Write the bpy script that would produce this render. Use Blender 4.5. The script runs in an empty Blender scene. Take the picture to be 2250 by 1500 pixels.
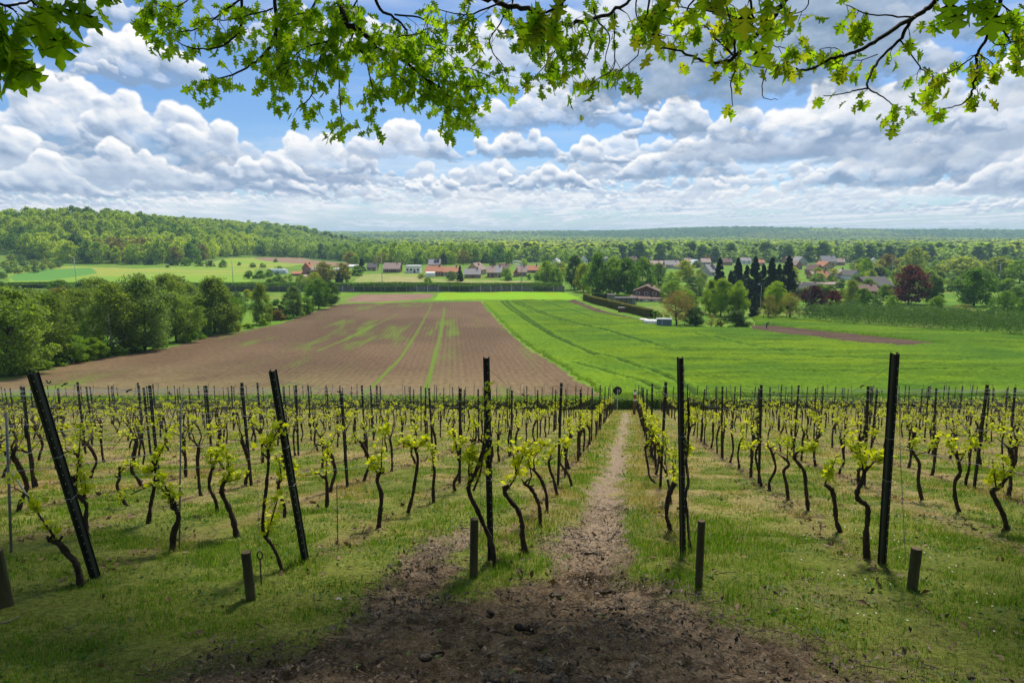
import bpy, bmesh, math, random
import numpy as np
from mathutils import Vector, Matrix

# ------------------------------------------------------------------ camera, sky, sun, exposure
scene = bpy.context.scene
coll = scene.collection
HAZE = 1.7e-4
CZ = 20.0                                   # height of the camera above the datum
F = 1500.0; PITCH = math.atan(235 / 1500.0)
cam_d = bpy.data.cameras.new("camera"); cam = bpy.data.objects.new("camera", cam_d); coll.objects.link(cam)
cam.location = (0, 0, CZ); cam.rotation_euler = (math.pi / 2 - PITCH, 0, 0)
cam_d.sensor_width = 36; cam_d.lens = 24; cam_d.clip_end = 20000; cam_d.clip_start = 0.05
scene.camera = cam
SUN_EL = math.radians(57); SUN_AZ = math.radians(16)      # azimuth to the right of the view
sun_d = bpy.data.lights.new("sun", 'SUN'); sun = bpy.data.objects.new("sun", sun_d); coll.objects.link(sun)
sun_d.energy = 5.0; sun_d.angle = math.radians(8); sun_d.color = (1.0, .925, .79)
S = Vector((math.sin(SUN_AZ) * math.cos(SUN_EL), math.cos(SUN_AZ) * math.cos(SUN_EL), math.sin(SUN_EL)))
sun.rotation_euler = S.to_track_quat('Z', 'Y').to_euler()
vs = scene.view_settings; vs.view_transform = 'Standard'; vs.look = 'None'; vs.exposure = 0.0; vs.gamma = 1.0
try: scene.display_settings.display_device = 'sRGB'
except Exception: pass
scene.cycles.max_bounces = 6; scene.cycles.transparent_max_bounces = 12; scene.cycles.transmission_bounces = 4
scene.cycles.volume_bounces = 0; scene.cycles.caustics_reflective = False; scene.cycles.caustics_refractive = False
try: scene.cycles.use_denoising = True
except Exception: pass
def make_sky():
    rs=np.random.RandomState(11)
    PD=24; AZ=46.0; EL0=-1.0; EL1=25.0
    W=int(2*AZ*PD); Hh=int((EL1-EL0)*PD)
    def vnoise(w,h,sx,sy,seed):
        r=np.random.RandomState(seed); gw=int(w/sx)+4; gh=int(h/sy)+4
        g=r.rand(gh,gw).astype(np.float32)
        x=np.arange(w)/sx+r.rand(); y=np.arange(h)/sy+r.rand()
        xi=x.astype(int); yi=y.astype(int); fx=x-xi; fy=y-yi
        fx=fx*fx*(3-2*fx); fy=fy*fy*(3-2*fy)
        a=g[yi][:,xi]; b=g[yi][:,xi+1]; c=g[yi+1][:,xi]; d=g[yi+1][:,xi+1]
        fx=fx[None,:]; fy=fy[:,None]
        return (a*(1-fx)+b*fx)*(1-fy)+(c*(1-fx)+d*fx)*fy
    def fbm(w,h,s,oct,seed,ax=1.0,gain=.5,billow=False):
        o=np.zeros((h,w),np.float32); a=1.0; t=0
        for i in range(oct):
            n=vnoise(w,h,max(s*ax,1.2),max(s,1.2),seed+i*17)
            if billow: n=1-np.abs(2*n-1)
            o+=a*n; t+=a; a*=gain; s/=2.0
        return o/t
    def samp(img,x,y):
        h,w=img.shape
        x=np.clip(x,0,w-1.01); y=np.clip(y,0,h-1.01)
        xi=x.astype(int); yi=y.astype(int); fx=x-xi; fy=y-yi
        return (img[yi,xi]*(1-fx)+img[yi,xi+1]*fx)*(1-fy)+(img[yi+1,xi]*(1-fx)+img[yi+1,xi+1]*fx)*fy
    # image rows: 0 = top
    col=np.zeros((Hh,W,3),np.float32)
    el=EL1-(np.arange(Hh)+.5)/PD
    az=-AZ+(np.arange(W)+.5)/PD
    t=np.clip(el/20.0,0,1)[:,None]
    AZg=az[None,:]
    T=np.ones((Hh,W,1),np.float32)
    # thin cirrus veil
    v=fbm(W,Hh,26,5,5,ax=7.0); v=np.clip((v-.40)*2.6,0,1)
    v2=np.clip((fbm(W,Hh,90,4,9,ax=2.5)-.38)*2.5,0,1)
    veil=(v*v2*.45+.10*v)[...,None]
    col=col*(1-veil)+np.array([.80,.86,.95])*veil; T*=1-veil
    def px2(px,py):
        p=math.atan(235/1500); f=1500
        X=px-1125; Yd=py-750
        y=f*math.cos(p)-Yd*math.sin(p); z=-f*math.sin(p)-Yd*math.cos(p)
        a=math.degrees(math.atan2(X,y)); e=math.degrees(math.atan2(z,math.hypot(X,y)))
        return (a+AZ)*PD,(EL1-e)*PD
    sc=PD*math.degrees(1/1500.)
    nb=fbm(W+600,Hh+400,30,7,31,gain=.62,ax=1.5); nb2=fbm(W+600,Hh+400,22,7,77,gain=.64,ax=1.4)
    bl=fbm(W+600,Hh+400,20,5,131,gain=.6,billow=True)
    def cloud(px,pyb,w,h,bright=1.0,n=70,seed=0,fade=1.0,soft=1.0,flat=.35,warp=.10,base_c=(.26,.37,.55),lean=0.):
        r=np.random.RandomState(seed)
        cx,cy=px2(px,pyb); w*=sc*.56; h*=sc*.85
        x0=int(max(0,cx-w*.8-h)); x1=int(min(W,cx+w*.8+h)); y0=int(max(0,cy-h*1.7)); y1=int(min(Hh,cy+h*.6))
        if x1-x0<4 or y1-y0<4: return
        yy,xx=np.mgrid[y0:y1,x0:x1].astype(np.float32)
        ox=r.randint(0,500); oy=r.randint(0,300)
        sub=lambda a:a[y0+oy:y1+oy,x0+ox:x1+ox] if False else a[np.clip(np.arange(y0,y1)+oy,0,a.shape[0]-1)][:,np.clip(np.arange(x0,x1)+ox,0,a.shape[1]-1)]
        wa=warp*h*1.6
        wx=xx+(sub(nb)-.5)*2*wa+(sub(bl)-.5)*wa*.5; wy=yy+(sub(nb2)-.5)*2*wa
        # envelope of a few big lobes
        lob=[(r.uniform(-.75,.75),r.uniform(.45,1.0),r.uniform(.18,.42)) for _ in range(4)]; lob.append((r.uniform(-.3,.3),1.0,.35))
        def env(u):
            e=0.12*max(0,1-u*u)
            for (c,a,s) in lob: e=max(e,a*math.exp(-((u-c)/s)**2)*max(0,1-abs(u)**4))
            return e
        Z=np.full(xx.shape,-1e3,np.float32)
        for i in range(n):
            u=r.uniform(-1,1); e=env(u)
            rr=h*(.10+.26*r.rand()**1.6)*(.55+.45*e)
            yc=cy-r.uniform(0.05,1.0)**.8*max(e*h-rr*.6,0)-rr*.25
            xc=cx+u*(w-rr)*.98+lean*(cy-yc)
            d2=(wx-xc)**2+((wy-yc)*(1.15))**2
            zc=(1-(cy-yc)/max(h,1))*h*.35+r.uniform(-.1,.1)*h
            m=d2<rr*rr
            z=np.where(m,zc+np.sqrt(np.maximum(rr*rr-d2,0)),-1e3)
            Z=np.maximum(Z,z)
        cov=(Z>-500).astype(np.float32)
        def blur(a,k):
            k=max(int(k),1)
            for ax in (0,1):
                c=np.cumsum(np.concatenate([np.repeat(np.take(a,[0],ax),k+1,ax),a,np.repeat(np.take(a,[-1],ax),k,ax)],ax),axis=ax)
                n_=a.shape[ax]
                a=(np.take(c,np.arange(2*k+1,2*k+1+n_),ax)-np.take(c,np.arange(0,n_),ax))/(2*k+1)
            return a
        n1=sub(nb)-.5; n2=sub(nb2)-.5; n3=sub(bl)-.5
        bt=np.clip((cy+h*.10*n1*4-yy)/(h*.22)+.5,0,1)
        soft_=blur(blur(cov,h*.035*soft+1),h*.02*soft+1)
        a=np.clip((soft_*bt+.95*n1+.75*n2-.27)/.52,0,1)*np.clip(soft_*4,0,1)
        a=a*a*(3-2*a)
        Zf=np.where(Z>-500,Z,blur(Z.clip(-h*.3,None),h*.05))
        Zf=Zf+n3*h*.07+n1*h*.12
        def nl(Zs):
            gy,gx=np.gradient(Zs); nz=1.0/np.sqrt(gx*gx+gy*gy+1.0)
            lx=np.clip((1450-px)/1500,-.7,.7)
            L=np.array([lx*.6,-.86,.20]); L/=np.linalg.norm(L)
            return np.clip(-gx*nz*L[0]-gy*nz*L[1]+nz*L[2],-.3,1)
        Zc=blur(blur(Zf,max(1,h*.02)),max(1,h*.015)); Zb=blur(blur(Zf,h*.07+1),h*.05+1)
        lam=.36*nl(Zc)+.64*nl(Zb)
        ht=np.clip((cy+h*.06-yy)/max(h,1),0,1.1)
        conc=np.clip((blur(Zf,h*.07+1)-blur(Zf,1))/(h*.10),-1,1)
        lit=-.20+.64*lam+.70*ht**.8-.14*np.clip(conc,0,1)+.55*n1+.35*n2
        thin=1-blur(soft_,h*.07+1); lit=lit+.70*thin*np.clip(ht*3,0,1)
        lit=np.clip(lit,0,1.1)*bright
        b=np.array(base_c); m=np.array([.60,.69,.83]); wv=np.array([1.0,1.0,1.0])
        a=a*np.clip(.80+.9*n2+.5*(ht-.3),.35,1)
        l=lit[...,None]
        c=np.where(l<.5,b+(m-b)*(l/.5),m+(wv-m)*((l-.5)/.5))
        c=np.minimum(c,1.03)
        A=(a*fade)[...,None]
        col[y0:y1,x0:x1]=col[y0:y1,x0:x1]*(1-A)+c*A; T[y0:y1,x0:x1]*=1-A
    # perspective strata low on the horizon
    big=fbm(3000,1400,70,6,401,gain=.58)
    E=np.maximum(el,.05)[:,None]+.55
    sx=1500+AZg*30/(E**.8); sy=700+np.log(E)*330+0*AZg
    st=samp(big,sx,sy); st2=samp(big,sx+7,sy-9)
    lit=np.clip(.62+(st-st2)*7+(st-.5)*1.2,0,1)[...,None]
    aa=np.clip((st-.36)*4.5,0,1)*np.clip((6.5-el)/3,0,1)[:,None]*np.clip((el-.05)/.4,0,1)[:,None]
    aa=(aa*.9)[...,None]
    col=col*(1-aa)+(np.array([.50,.60,.77])*(1-lit)+np.array([.97,.97,.99])*lit)*aa; T=T*(1-aa)
    # far fillers, by altitude towards the horizon
    r=np.random.RandomState(3); s=100
    for (ya,yb,cnt,wm,hm,fd) in [(484,458,26,620,18,.5),(466,440,40,420,32,.75),(440,400,44,330,54,.85)]:
        for i in range(cnt):
            s+=1; q=r.rand()
            cloud(r.uniform(-350,2600),ya+(yb-ya)*q,wm*r.uniform(.5,1.5),hm*r.uniform(.6,1.4),n=46,seed=s,fade=fd,soft=1.3,bright=r.uniform(.85,1.1),base_c=(.42,.53,.70))
    for i in range(16):
        s+=1; cloud(r.uniform(1250,2500),r.uniform(330,410),r.uniform(200,420),r.uniform(60,110),n=70,seed=s,fade=.8,base_c=(.36,.47,.64))
    for i in range(8):
        s+=1; cloud(r.uniform(0,750),r.uniform(380,430),r.uniform(200,320),r.uniform(60,90),n=70,seed=s,fade=.85,base_c=(.40,.50,.68))
    D=dict
    L=[ (760,440,300,70,D()),(500,425,330,90,D()),(1180,420,260,60,D()),(950,440,260,60,D()),
        (90,350,330,170,D(n=130)),(-120,400,360,180,D(n=100)),(330,345,330,130,D(n=110)),(470,372,230,130,D(n=90)),(250,400,300,110,D(n=90)),(60,430,330,90,D()),
        (700,405,300,115,D(n=90)),(600,400,160,70,D()),(810,385,120,60,D()),
        (1130,350,210,75,D(n=80)),(880,352,250,95,D(n=110)),(1300,360,190,60,D()),
        (1190,288,410,115,D(n=140)),(1500,392,250,105,D(n=90)),(1390,250,150,50,D()),
        (1480,300,190,90,D(n=80)),(1250,190,260,120,D(bright=.9)),(1060,160,300,110,D(bright=.95,fade=.9)),(860,140,260,110,D(fade=.85)),(640,110,230,90,D(fade=.7)),
        (1780,352,560,150,D(n=160)),(1600,330,260,110,D(n=90)),(2080,410,520,120,D(n=130)),(2230,330,420,150,D(n=110)),(2180,255,400,140,D(n=120)),(1980,300,300,120,D(n=90)),
        (2350,420,300,120,D()),(1350,110,330,130,D(bright=.85)),(1500,60,330,150,D(bright=.75)),
        (1950,150,260,120,D(n=90)),
        (1640,222,680,260,D(n=220,bright=.42,base_c=(.20,.31,.47),soft=2)),(1800,130,480,240,D(n=120,bright=.46,base_c=(.21,.32,.48),soft=2)),(1480,150,330,160,D(n=90,bright=.6,base_c=(.24,.35,.51),soft=2)),(1560,-30,600,200,D(n=120,bright=.55,base_c=(.24,.35,.51),soft=2)),
        (310,188,255,108,D(n=120)),(215,168,90,40,D(n=30,fade=.7)),(215,48,240,90,D(n=70,fade=.9)),
    ]
    for i,(x,y,w,h,k) in enumerate(L):
        k.setdefault('n',70); cloud(x,y,w,h,seed=900+i,**k)
    # broad soft sheets and the heavy grey mass at the upper right
    SX,SY=np.meshgrid(np.arange(W,dtype=np.float32),np.arange(Hh,dtype=np.float32))
    sf=fbm(W,Hh,60,7,611,gain=.58,ax=2.2); sg=fbm(W,Hh,34,6,733,gain=.6,ax=1.8)
    def sheet(px,py,rx,ry,c0,c1,amt,rag=1.0):
        cx,cy=px2(px,py); d=((SX-cx)/(rx*sc))**2+((SY-cy)/(ry*sc))**2
        m=np.clip(1.15-d+(sf-.5)*2.6*rag+(sg-.5)*1.0*rag,0,1); m=(m*m*(3-2*m)*amt)[...,None]
        sh=np.clip(.5+(sg-.5)*2.2-(SY-cy)/(ry*sc)*.35,0,1)[...,None]
        col[:]=col*(1-m)+(np.array(c0)*(1-sh)+np.array(c1)*sh)*m; T[:]=T*(1-m)
    sheet(1660,120,380,120,(.15,.25,.40),(.42,.53,.68),.88)
    sheet(1560,200,240,50,(.17,.27,.42),(.40,.51,.66),.75)
    sheet(1950,240,260,36,(.72,.79,.90),(1,1,1),.55)
    sheet(1250,110,260,90,(.40,.51,.68),(.92,.95,1.0),.55)
    sheet(2120,330,230,30,(.24,.35,.52),(.50,.60,.74),.65)
    sheet(1750,330,230,26,(.28,.39,.56),(.55,.64,.78),.6)
    sheet(700,330,260,50,(.62,.71,.86),(.98,.98,1.0),.35)
    sheet(120,385,330,34,(.36,.47,.64),(.72,.80,.90),.5)
    sheet(1400,440,900,26,(.66,.75,.88),(1,1,1),.45)
    sheet(500,460,700,22,(.60,.70,.85),(1,1,1),.45)
    # pale band near horizon
    hz=np.clip(1-np.abs(el-0.0)/2.0,0,1)[:,None,None]*.45
    col=col*(1-hz)+np.array([.70,.79,.90])*hz; T=T*(1-hz)
    return np.concatenate([col,1-T],2)[::-1]

def build_world():
    w = bpy.data.worlds.new("World"); scene.world = w; w.use_nodes = True
    nt = w.node_tree; N = nt.nodes; Lk = nt.links; N.clear()
    px = make_sky().astype(np.float32); h, wd, _ = px.shape
    img = bpy.data.images.new("cloud_field", wd, h, alpha=True, float_buffer=True); img.colorspace_settings.name = 'Linear Rec.709'
    img.alpha_mode = 'CHANNEL_PACKED'
    img.pixels.foreach_set(px.ravel()); img.update(); img.pack()
    tc = N.new('ShaderNodeTexCoord'); sp = N.new('ShaderNodeSeparateXYZ'); Lk.new(tc.outputs['Generated'], sp.inputs[0])
    def m(op, a, b=None):
        n = N.new('ShaderNodeMath'); n.operation = op
        for i, v in enumerate((a, b)):
            if v is None: continue
            if isinstance(v, (int, float)): n.inputs[i].default_value = v
            else: Lk.new(v, n.inputs[i])
        return n.outputs[0]
    az = m('ARCTAN2', sp.outputs[0], sp.outputs[1])
    el = m('ARCSINE', sp.outputs[2])
    u = m('ADD', m('MULTIPLY', az, 180 / math.pi / 92.0), .5)
    v = m('MULTIPLY', m('ADD', m('MULTIPLY', el, 180 / math.pi), 1.0), 1 / 26.0)
    cb = N.new('ShaderNodeCombineXYZ'); Lk.new(u, cb.inputs[0]); Lk.new(v, cb.inputs[1])
    im = N.new('ShaderNodeTexImage'); im.image = img; im.extension = 'MIRROR'; im.interpolation = 'Cubic'; Lk.new(cb.outputs[0], im.inputs[0])
    sky = N.new('ShaderNodeTexSky'); sky.sky_type = 'NISHITA'; sky.sun_disc = False; sky.sun_elevation = SUN_EL; sky.sun_rotation = SUN_AZ
    sky.ozone_density = 3.0; sky.dust_density = 0.3; sky.air_density = 1.0; sky.altitude = 100
    tint = N.new('ShaderNodeMix'); tint.data_type = 'RGBA'; tint.blend_type = 'MULTIPLY'; tint.inputs[0].default_value = 1
    Lk.new(sky.outputs[0], tint.inputs[6]); tint.inputs[7].default_value = (.070, .090, .114, 1)
    mx = N.new('ShaderNodeMix'); mx.data_type = 'RGBA'; mx.blend_type = 'MULTIPLY'; mx.inputs[0].default_value = 1
    inv = m('SUBTRACT', 1.0, im.outputs['Alpha'])
    Lk.new(tint.outputs[2], mx.inputs[6]); Lk.new(inv, mx.inputs[7])
    ad = N.new('ShaderNodeMix'); ad.data_type = 'RGBA'; ad.blend_type = 'ADD'; ad.inputs[0].default_value = 1
    Lk.new(mx.outputs[2], ad.inputs[6]); Lk.new(im.outputs['Color'], ad.inputs[7])
    bg = N.new('ShaderNodeBackground'); Lk.new(ad.outputs[2], bg.inputs[0]); bg.inputs[1].default_value = 1.0
    out = N.new('ShaderNodeOutputWorld'); Lk.new(bg.outputs[0], out.inputs[0])
    try: w.cycles.sampling_method = 'MANUAL'; w.cycles.sample_map_resolution = 512
    except Exception: pass
build_world()

# ------------------------------------------------------------------ numeric helpers
rng = np.random.RandomState(5)
_T = [np.random.RandomState(100 + i).rand(256, 256).astype(np.float32) for i in range(6)]
def vn(x, y, s=1.0, k=0):
    """value noise in 0..1"""
    t = _T[k % 6]; x = np.asarray(x, float) / s + 37.3 * k + 1000; y = np.asarray(y, float) / s + 11.7 * k + 1000
    xi = np.floor(x).astype(np.int64); yi = np.floor(y).astype(np.int64); fx = x - xi; fy = y - yi
    fx = fx * fx * (3 - 2 * fx); fy = fy * fy * (3 - 2 * fy); a = xi & 255; b = (xi + 1) & 255; c = yi & 255; d = (yi + 1) & 255
    return (t[c, a] * (1 - fx) + t[c, b] * fx) * (1 - fy) + (t[d, a] * (1 - fx) + t[d, b] * fx) * fy
def fb(x, y, s=1.0, o=4, k=0, g=.5):
    r = 0; a = 1; t = 0
    for i in range(o):
        r = r + a * vn(x, y, s, k + i); t += a; a *= g; s /= 2.03
    return r / t
def sst(a, b, x):
    t = np.clip((np.asarray(x, float) - a) / (b - a), 0, 1); return t * t * (3 - 2 * t)

# ------------------------------------------------------------------ the shape of the land (relative to the camera)
TS = .2256
def hz(x, y):
    x = np.asarray(x, float); y = np.asarray(y, float)
    a = -1.75 - TS * np.minimum(y, 52.0)
    b = -14.42 - .0735 * np.clip(y - 57, 0, 190) + .0735 / 380 * np.clip(y - 57, 0, 190) ** 2
    b = b - 8.5 * sst(380, 850, y)
    k = sst(49.5, 55.5, y)
    z = np.where(y < 49.5, a, a * (1 - k) + b * k)
    # wooded hill on the left
    sx = np.where(x > -400, np.exp(-((x + 405) / 118.) ** 2), 1.0) * sst(460, 660, y) * (1 - sst(1100, 1500, y))
    sx = sx + .06 * np.exp(-((x + 300) / 260.) ** 2) * sst(330, 520, y) * (1 - sst(800, 1100, y))
    z = z + 34 * sx
    # far ridge
    rx = 22 + 8 * vn(x, y * 0, 600, 2) + 15 * np.exp(-((x - 1050) / 380.) ** 2) + 10 * sst(300, 1500, x) - 6 * sst(-300, -1500, x)
    z = z + rx * sst(2300, 3300, y)
    z = z + (fb(x, y, 60, 3, 1) - .5) * 1.2 * sst(90, 300, y) + (vn(x, y, 300, 3) - .5) * 5 * sst(600, 1200, y)
    z = z + (vn(x, y, 9, 4) - .5) * .12 * sst(8, 20, y)
    return z
def ray(px, py):
    X = (np.asarray(px, float) - 1125) / F; Y = (np.asarray(py, float) - 750) / F
    return X, math.cos(PITCH) - Y * math.sin(PITCH), -math.sin(PITCH) - Y * math.cos(PITCH)
_TS = np.concatenate([np.arange(2.5, 60, .25), np.arange(60, 320, 1.0), np.arange(320, 1500, 5), np.arange(1500, 7000, 40)])
def G(px, py):
    """ground point (x, y) seen at a place in the photograph"""
    X, Yr, Zr = ray(px, py); X, Yr, Zr = np.broadcast_arrays(X, Yr, Zr); shp = X.shape; X = X.ravel(); Yr = Yr.ravel(); Zr = Zr.ravel()
    k = (X / Yr)[:, None]; T = np.repeat(_TS[None, :], len(X), 0); below = (Zr / Yr)[:, None] * T < hz(k * T, T)
    i = np.where(below.any(1), below.argmax(1), len(_TS) - 1); lo = _TS[np.maximum(i - 1, 0)].copy(); hi = _TS[i].copy()
    for _ in range(9):
        mid = (lo + hi) / 2; c = (Zr * mid / Yr) < hz(X * mid / Yr, mid); hi = np.where(c, mid, hi); lo = np.where(c, lo, mid)
    return (X * hi / Yr).reshape(shp), hi.reshape(shp)
def G1(px, py):
    x, y = G(np.array([px]), np.array([py])); return float(x[0]), float(y[0])
def gz(x, y): return float(hz(x, y)) + CZ
def at_depth(px, py, y):
    X, Yr, Zr = ray(px, py); return (float(X * y / Yr), y, float(Zr * y / Yr) + CZ)
def mpp(x, y): return math.hypot(math.cos(PITCH) * y + math.sin(PITCH) * 10, 0) / F     # metres per photo pixel
def wpoly(pts):
    a = np.array(pts, float); x, y = G(a[:, 0], a[:, 1]); return np.stack([x, y], 1)
def inpoly(x, y, P):
    r = np.zeros(np.shape(x), bool); n = len(P); j = n - 1
    bx = (x > P[:, 0].min()) & (x < P[:, 0].max()) & (y > P[:, 1].min()) & (y < P[:, 1].max())
    if not bx.any(): return r
    xs = x[bx]; ys = y[bx]; q = np.zeros(xs.shape, bool)
    for i in range(n):
        xi, yi = P[i]; xj, yj = P[j]
        if yi != yj:
            q ^= ((yi > ys) != (yj > ys)) & (xs < (xj - xi) * (ys - yi) / (yj - yi) + xi)
        j = i
    r[bx] = q; return r
def linedist(x, y, P):
    """distance to a world polyline, only near it"""
    d = np.full(np.shape(x), 1e9)
    for (a, b) in zip(P[:-1], P[1:]):
        v = b - a; L = (v ** 2).sum() + 1e-9
        t = np.clip(((x - a[0]) * v[0] + (y - a[1]) * v[1]) / L, 0, 1)
        d = np.minimum(d, np.hypot(x - a[0] - t * v[0], y - a[1] - t * v[1]))
    return d

# ------------------------------------------------------------------ object helpers
def tag(o, label=None, cat=None, group=None, kind=None):
    if label: o['label'] = label
    if cat: o['category'] = cat
    if group: o['group'] = group
    if kind: o['kind'] = kind
    return o
def empty(name, loc=(0, 0, 0), rz=0.0, label=None, cat=None, group=None):
    o = bpy.data.objects.new(name, None); coll.objects.link(o); o.location = loc; o.rotation_euler = (0, 0, rz); o.empty_display_size = .2
    return tag(o, label, cat, group)
def link(name, me, parent=None, mat=None, loc=None):
    o = bpy.data.objects.new(name, me); coll.objects.link(o)
    if parent is not None: o.parent = parent
    if mat is not None:
        if len(me.materials) == 0: me.materials.append(mat)
        elif me.materials[0] is not mat:
            o.material_slots[0].link = 'OBJECT'; o.material_slots[0].material = mat
    if loc is not None: o.location = loc
    return o
def npmesh(name, V, Fc, attrs=None, smooth=False, mat=None):
    """V (n,3); Fc (m,3|4) array; attrs {name: (n,) or (n,3)}"""
    V = np.ascontiguousarray(V, np.float32); Fc = np.ascontiguousarray(Fc, np.int32)
    me = bpy.data.meshes.new(name); me.vertices.add(len(V)); me.vertices.foreach_set('co', V.ravel())
    m, k = Fc.shape; me.loops.add(m * k); me.loops.foreach_set('vertex_index', Fc.ravel())
    me.polygons.add(m); me.polygons.foreach_set('loop_start', np.arange(m, dtype=np.int32) * k)
    if smooth: me.polygons.foreach_set('use_smooth', np.ones(m, bool))
    me.update(calc_edges=True)
    for n_, a in (attrs or {}).items():
        a = np.asarray(a, np.float32)
        if a.ndim == 1:
            at = me.attributes.new(n_, 'FLOAT', 'POINT'); at.data.foreach_set('value', a)
        else:
            at = me.attributes.new(n_, 'FLOAT_COLOR', 'POINT'); at.data.foreach_set('color', np.concatenate([a, np.ones((len(a), 1), np.float32)], 1).ravel())
    if mat: me.materials.append(mat)
    return me
class MB:
    """collects primitive shapes as one mesh"""
    def __init__(s): s.v = []; s.f = []
    def add(s, vs, fs):
        o = len(s.v); s.v += [tuple(v) for v in vs]; s.f += [tuple(i + o for i in f) for f in fs]; return s
    def box(s, x0, x1, y0, y1, z0, z1):
        return s.add([(x0, y0, z0), (x1, y0, z0), (x1, y1, z0), (x0, y1, z0), (x0, y0, z1), (x1, y0, z1), (x1, y1, z1), (x0, y1, z1)],
                     [(0, 3, 2, 1), (4, 5, 6, 7), (0, 1, 5, 4), (1, 2, 6, 5), (2, 3, 7, 6), (3, 0, 4, 7)])
    def tube(s, pts, rad, n=8, cap=True):
        pts = [Vector(p) for p in pts]; m = len(pts)
        if isinstance(rad, (int, float)): rad = [rad] * m
        vs = []; ref = Vector((0.31, .17, .93)).normalized(); u = None
        for i, p in enumerate(pts):
            t = (pts[min(i + 1, m - 1)] - pts[max(i - 1, 0)]).normalized()
            if u is None:
                u = t.cross(ref)
                if u.length < .05: u = t.cross(Vector((1, 0, 0)))
            u = (u - t * u.dot(t)); u.normalize(); w = t.cross(u)
            for j in range(n):
                a = 2 * math.pi * j / n; vs.append(p + (u * math.cos(a) + w * math.sin(a)) * rad[i])
        fs = [(i * n + j, i * n + (j + 1) % n, (i + 1) * n + (j + 1) % n, (i + 1) * n + j) for i in range(m - 1) for j in range(n)]
        if cap: fs += [tuple(range(n - 1, -1, -1)), tuple((m - 1) * n + j for j in range(n))]
        return s.add(vs, fs)
    def mesh(s, name, mat=None, smooth=False):
        me = bpy.data.meshes.new(name); me.from_pydata(s.v, [], s.f); me.update()
        if smooth: me.polygons.foreach_set('use_smooth', [True] * len(me.polygons))
        if mat: me.materials.append(mat)
        return me
    def build(s, name, mat, parent=None, smooth=False, loc=None):
        return link(name, s.mesh(name, None, smooth), parent, mat, loc)

# ------------------------------------------------------------------ materials
def newmat(name):
    m = bpy.data.materials.new(name); m.use_nodes = True; nt = m.node_tree; b = nt.nodes['Principled BSDF']; return m, nt, b
def nd(nt, t, **kw):
    n = nt.nodes.new(t)
    for k, v in kw.items(): setattr(n, k, v)
    return n
def surf(name, col, rough=.8, var=.25, scale=4.0, bump=0.0, col2=None, metal=0.0, spec=.3, coord='Object', bscale=None, detail=6, stretch=(1, 1, 1)):
    """painted / mineral surface with mottled colour"""
    m, nt, b = newmat(name)
    tc = nd(nt, 'ShaderNodeTexCoord'); mp = nd(nt, 'ShaderNodeMapping'); mp.inputs['Scale'].default_value = stretch; nt.links.new(tc.outputs[coord], mp.inputs[0])
    n = nd(nt, 'ShaderNodeTexNoise'); n.inputs['Scale'].default_value = scale; n.inputs['Detail'].default_value = detail; nt.links.new(mp.outputs[0], n.inputs['Vector'])
    r = nd(nt, 'ShaderNodeValToRGB'); e = r.color_ramp.elements
    c2 = col2 or tuple(min(1, c * (1 + var)) for c in col); c1 = col if col2 else tuple(c * (1 - var) for c in col)
    e[0].position = .35; e[0].color = (*c1, 1); e[1].position = .68; e[1].color = (*c2, 1)
    nt.links.new(n.outputs[0], r.inputs[0]); nt.links.new(r.outputs[0], b.inputs['Base Color'])
    b.inputs['Roughness'].default_value = rough; b.inputs['Metallic'].default_value = metal; b.inputs['Specular IOR Level'].default_value = spec
    if bump:
        n2 = nd(nt, 'ShaderNodeTexNoise'); n2.inputs['Scale'].default_value = bscale or scale * 3; n2.inputs['Detail'].default_value = 5; nt.links.new(mp.outputs[0], n2.inputs['Vector'])
        bp = nd(nt, 'ShaderNodeBump'); bp.inputs['Strength'].default_value = bump; bp.inputs['Distance'].default_value = .02
        nt.links.new(n2.outputs[0], bp.inputs['Height']); nt.links.new(bp.outputs[0], b.inputs['Normal'])
    return m
def leafmat(name, col, trans=.45, hue=.12, val=.35, tcol=None, rough=.55):
    """leaf surface: reflects and lets light through, varies leaf by leaf (attribute r) and plant by plant"""
    m, nt, b = newmat(name)
    a = nd(nt, 'ShaderNodeAttribute', attribute_name='r'); oi = nd(nt, 'ShaderNodeObjectInfo')
    hs = nd(nt, 'ShaderNodeHueSaturation'); hs.inputs['Color'].default_value = (*col, 1)
    def m_(op, x, y):
        q = nd(nt, 'ShaderNodeMath', operation=op)
        for i, v in enumerate((x, y)):
            if isinstance(v, (int, float)): q.inputs[i].default_value = v
            else: nt.links.new(v, q.inputs[i])
        return q.outputs[0]
    mix = m_('ADD', m_('MULTIPLY', a.outputs['Fac'], .65), m_('MULTIPLY', oi.outputs['Random'], .35))
    nt.links.new(m_('ADD', m_('MULTIPLY', mix, -hue * .5), .5 + hue * .25), hs.inputs['Hue'])
    nt.links.new(m_('ADD', m_('MULTIPLY', mix, 2 * val), 1 - val), hs.inputs['Value'])
    nt.links.new(hs.outputs[0], b.inputs['Base Color']); b.inputs['Roughness'].default_value = rough; b.inputs['Specular IOR Level'].default_value = .25
    tr = nd(nt, 'ShaderNodeBsdfTranslucent')
    t2 = nd(nt, 'ShaderNodeMix', data_type='RGBA', blend_type='MULTIPLY'); t2.inputs[0].default_value = 1
    nt.links.new(hs.outputs[0], t2.inputs[6]); t2.inputs[7].default_value = (*(tcol or (1.5, 1.5, .7)), 1)
    nt.links.new(t2.outputs[2], tr.inputs[0])
    ms = nd(nt, 'ShaderNodeMixShader'); ms.inputs[0].default_value = trans
    nt.links.new(b.outputs[0], ms.inputs[1]); nt.links.new(tr.outputs[0], ms.inputs[2])
    nt.links.new(ms.outputs[0], nt.nodes['Material Output'].inputs['Surface'])
    return m
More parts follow.
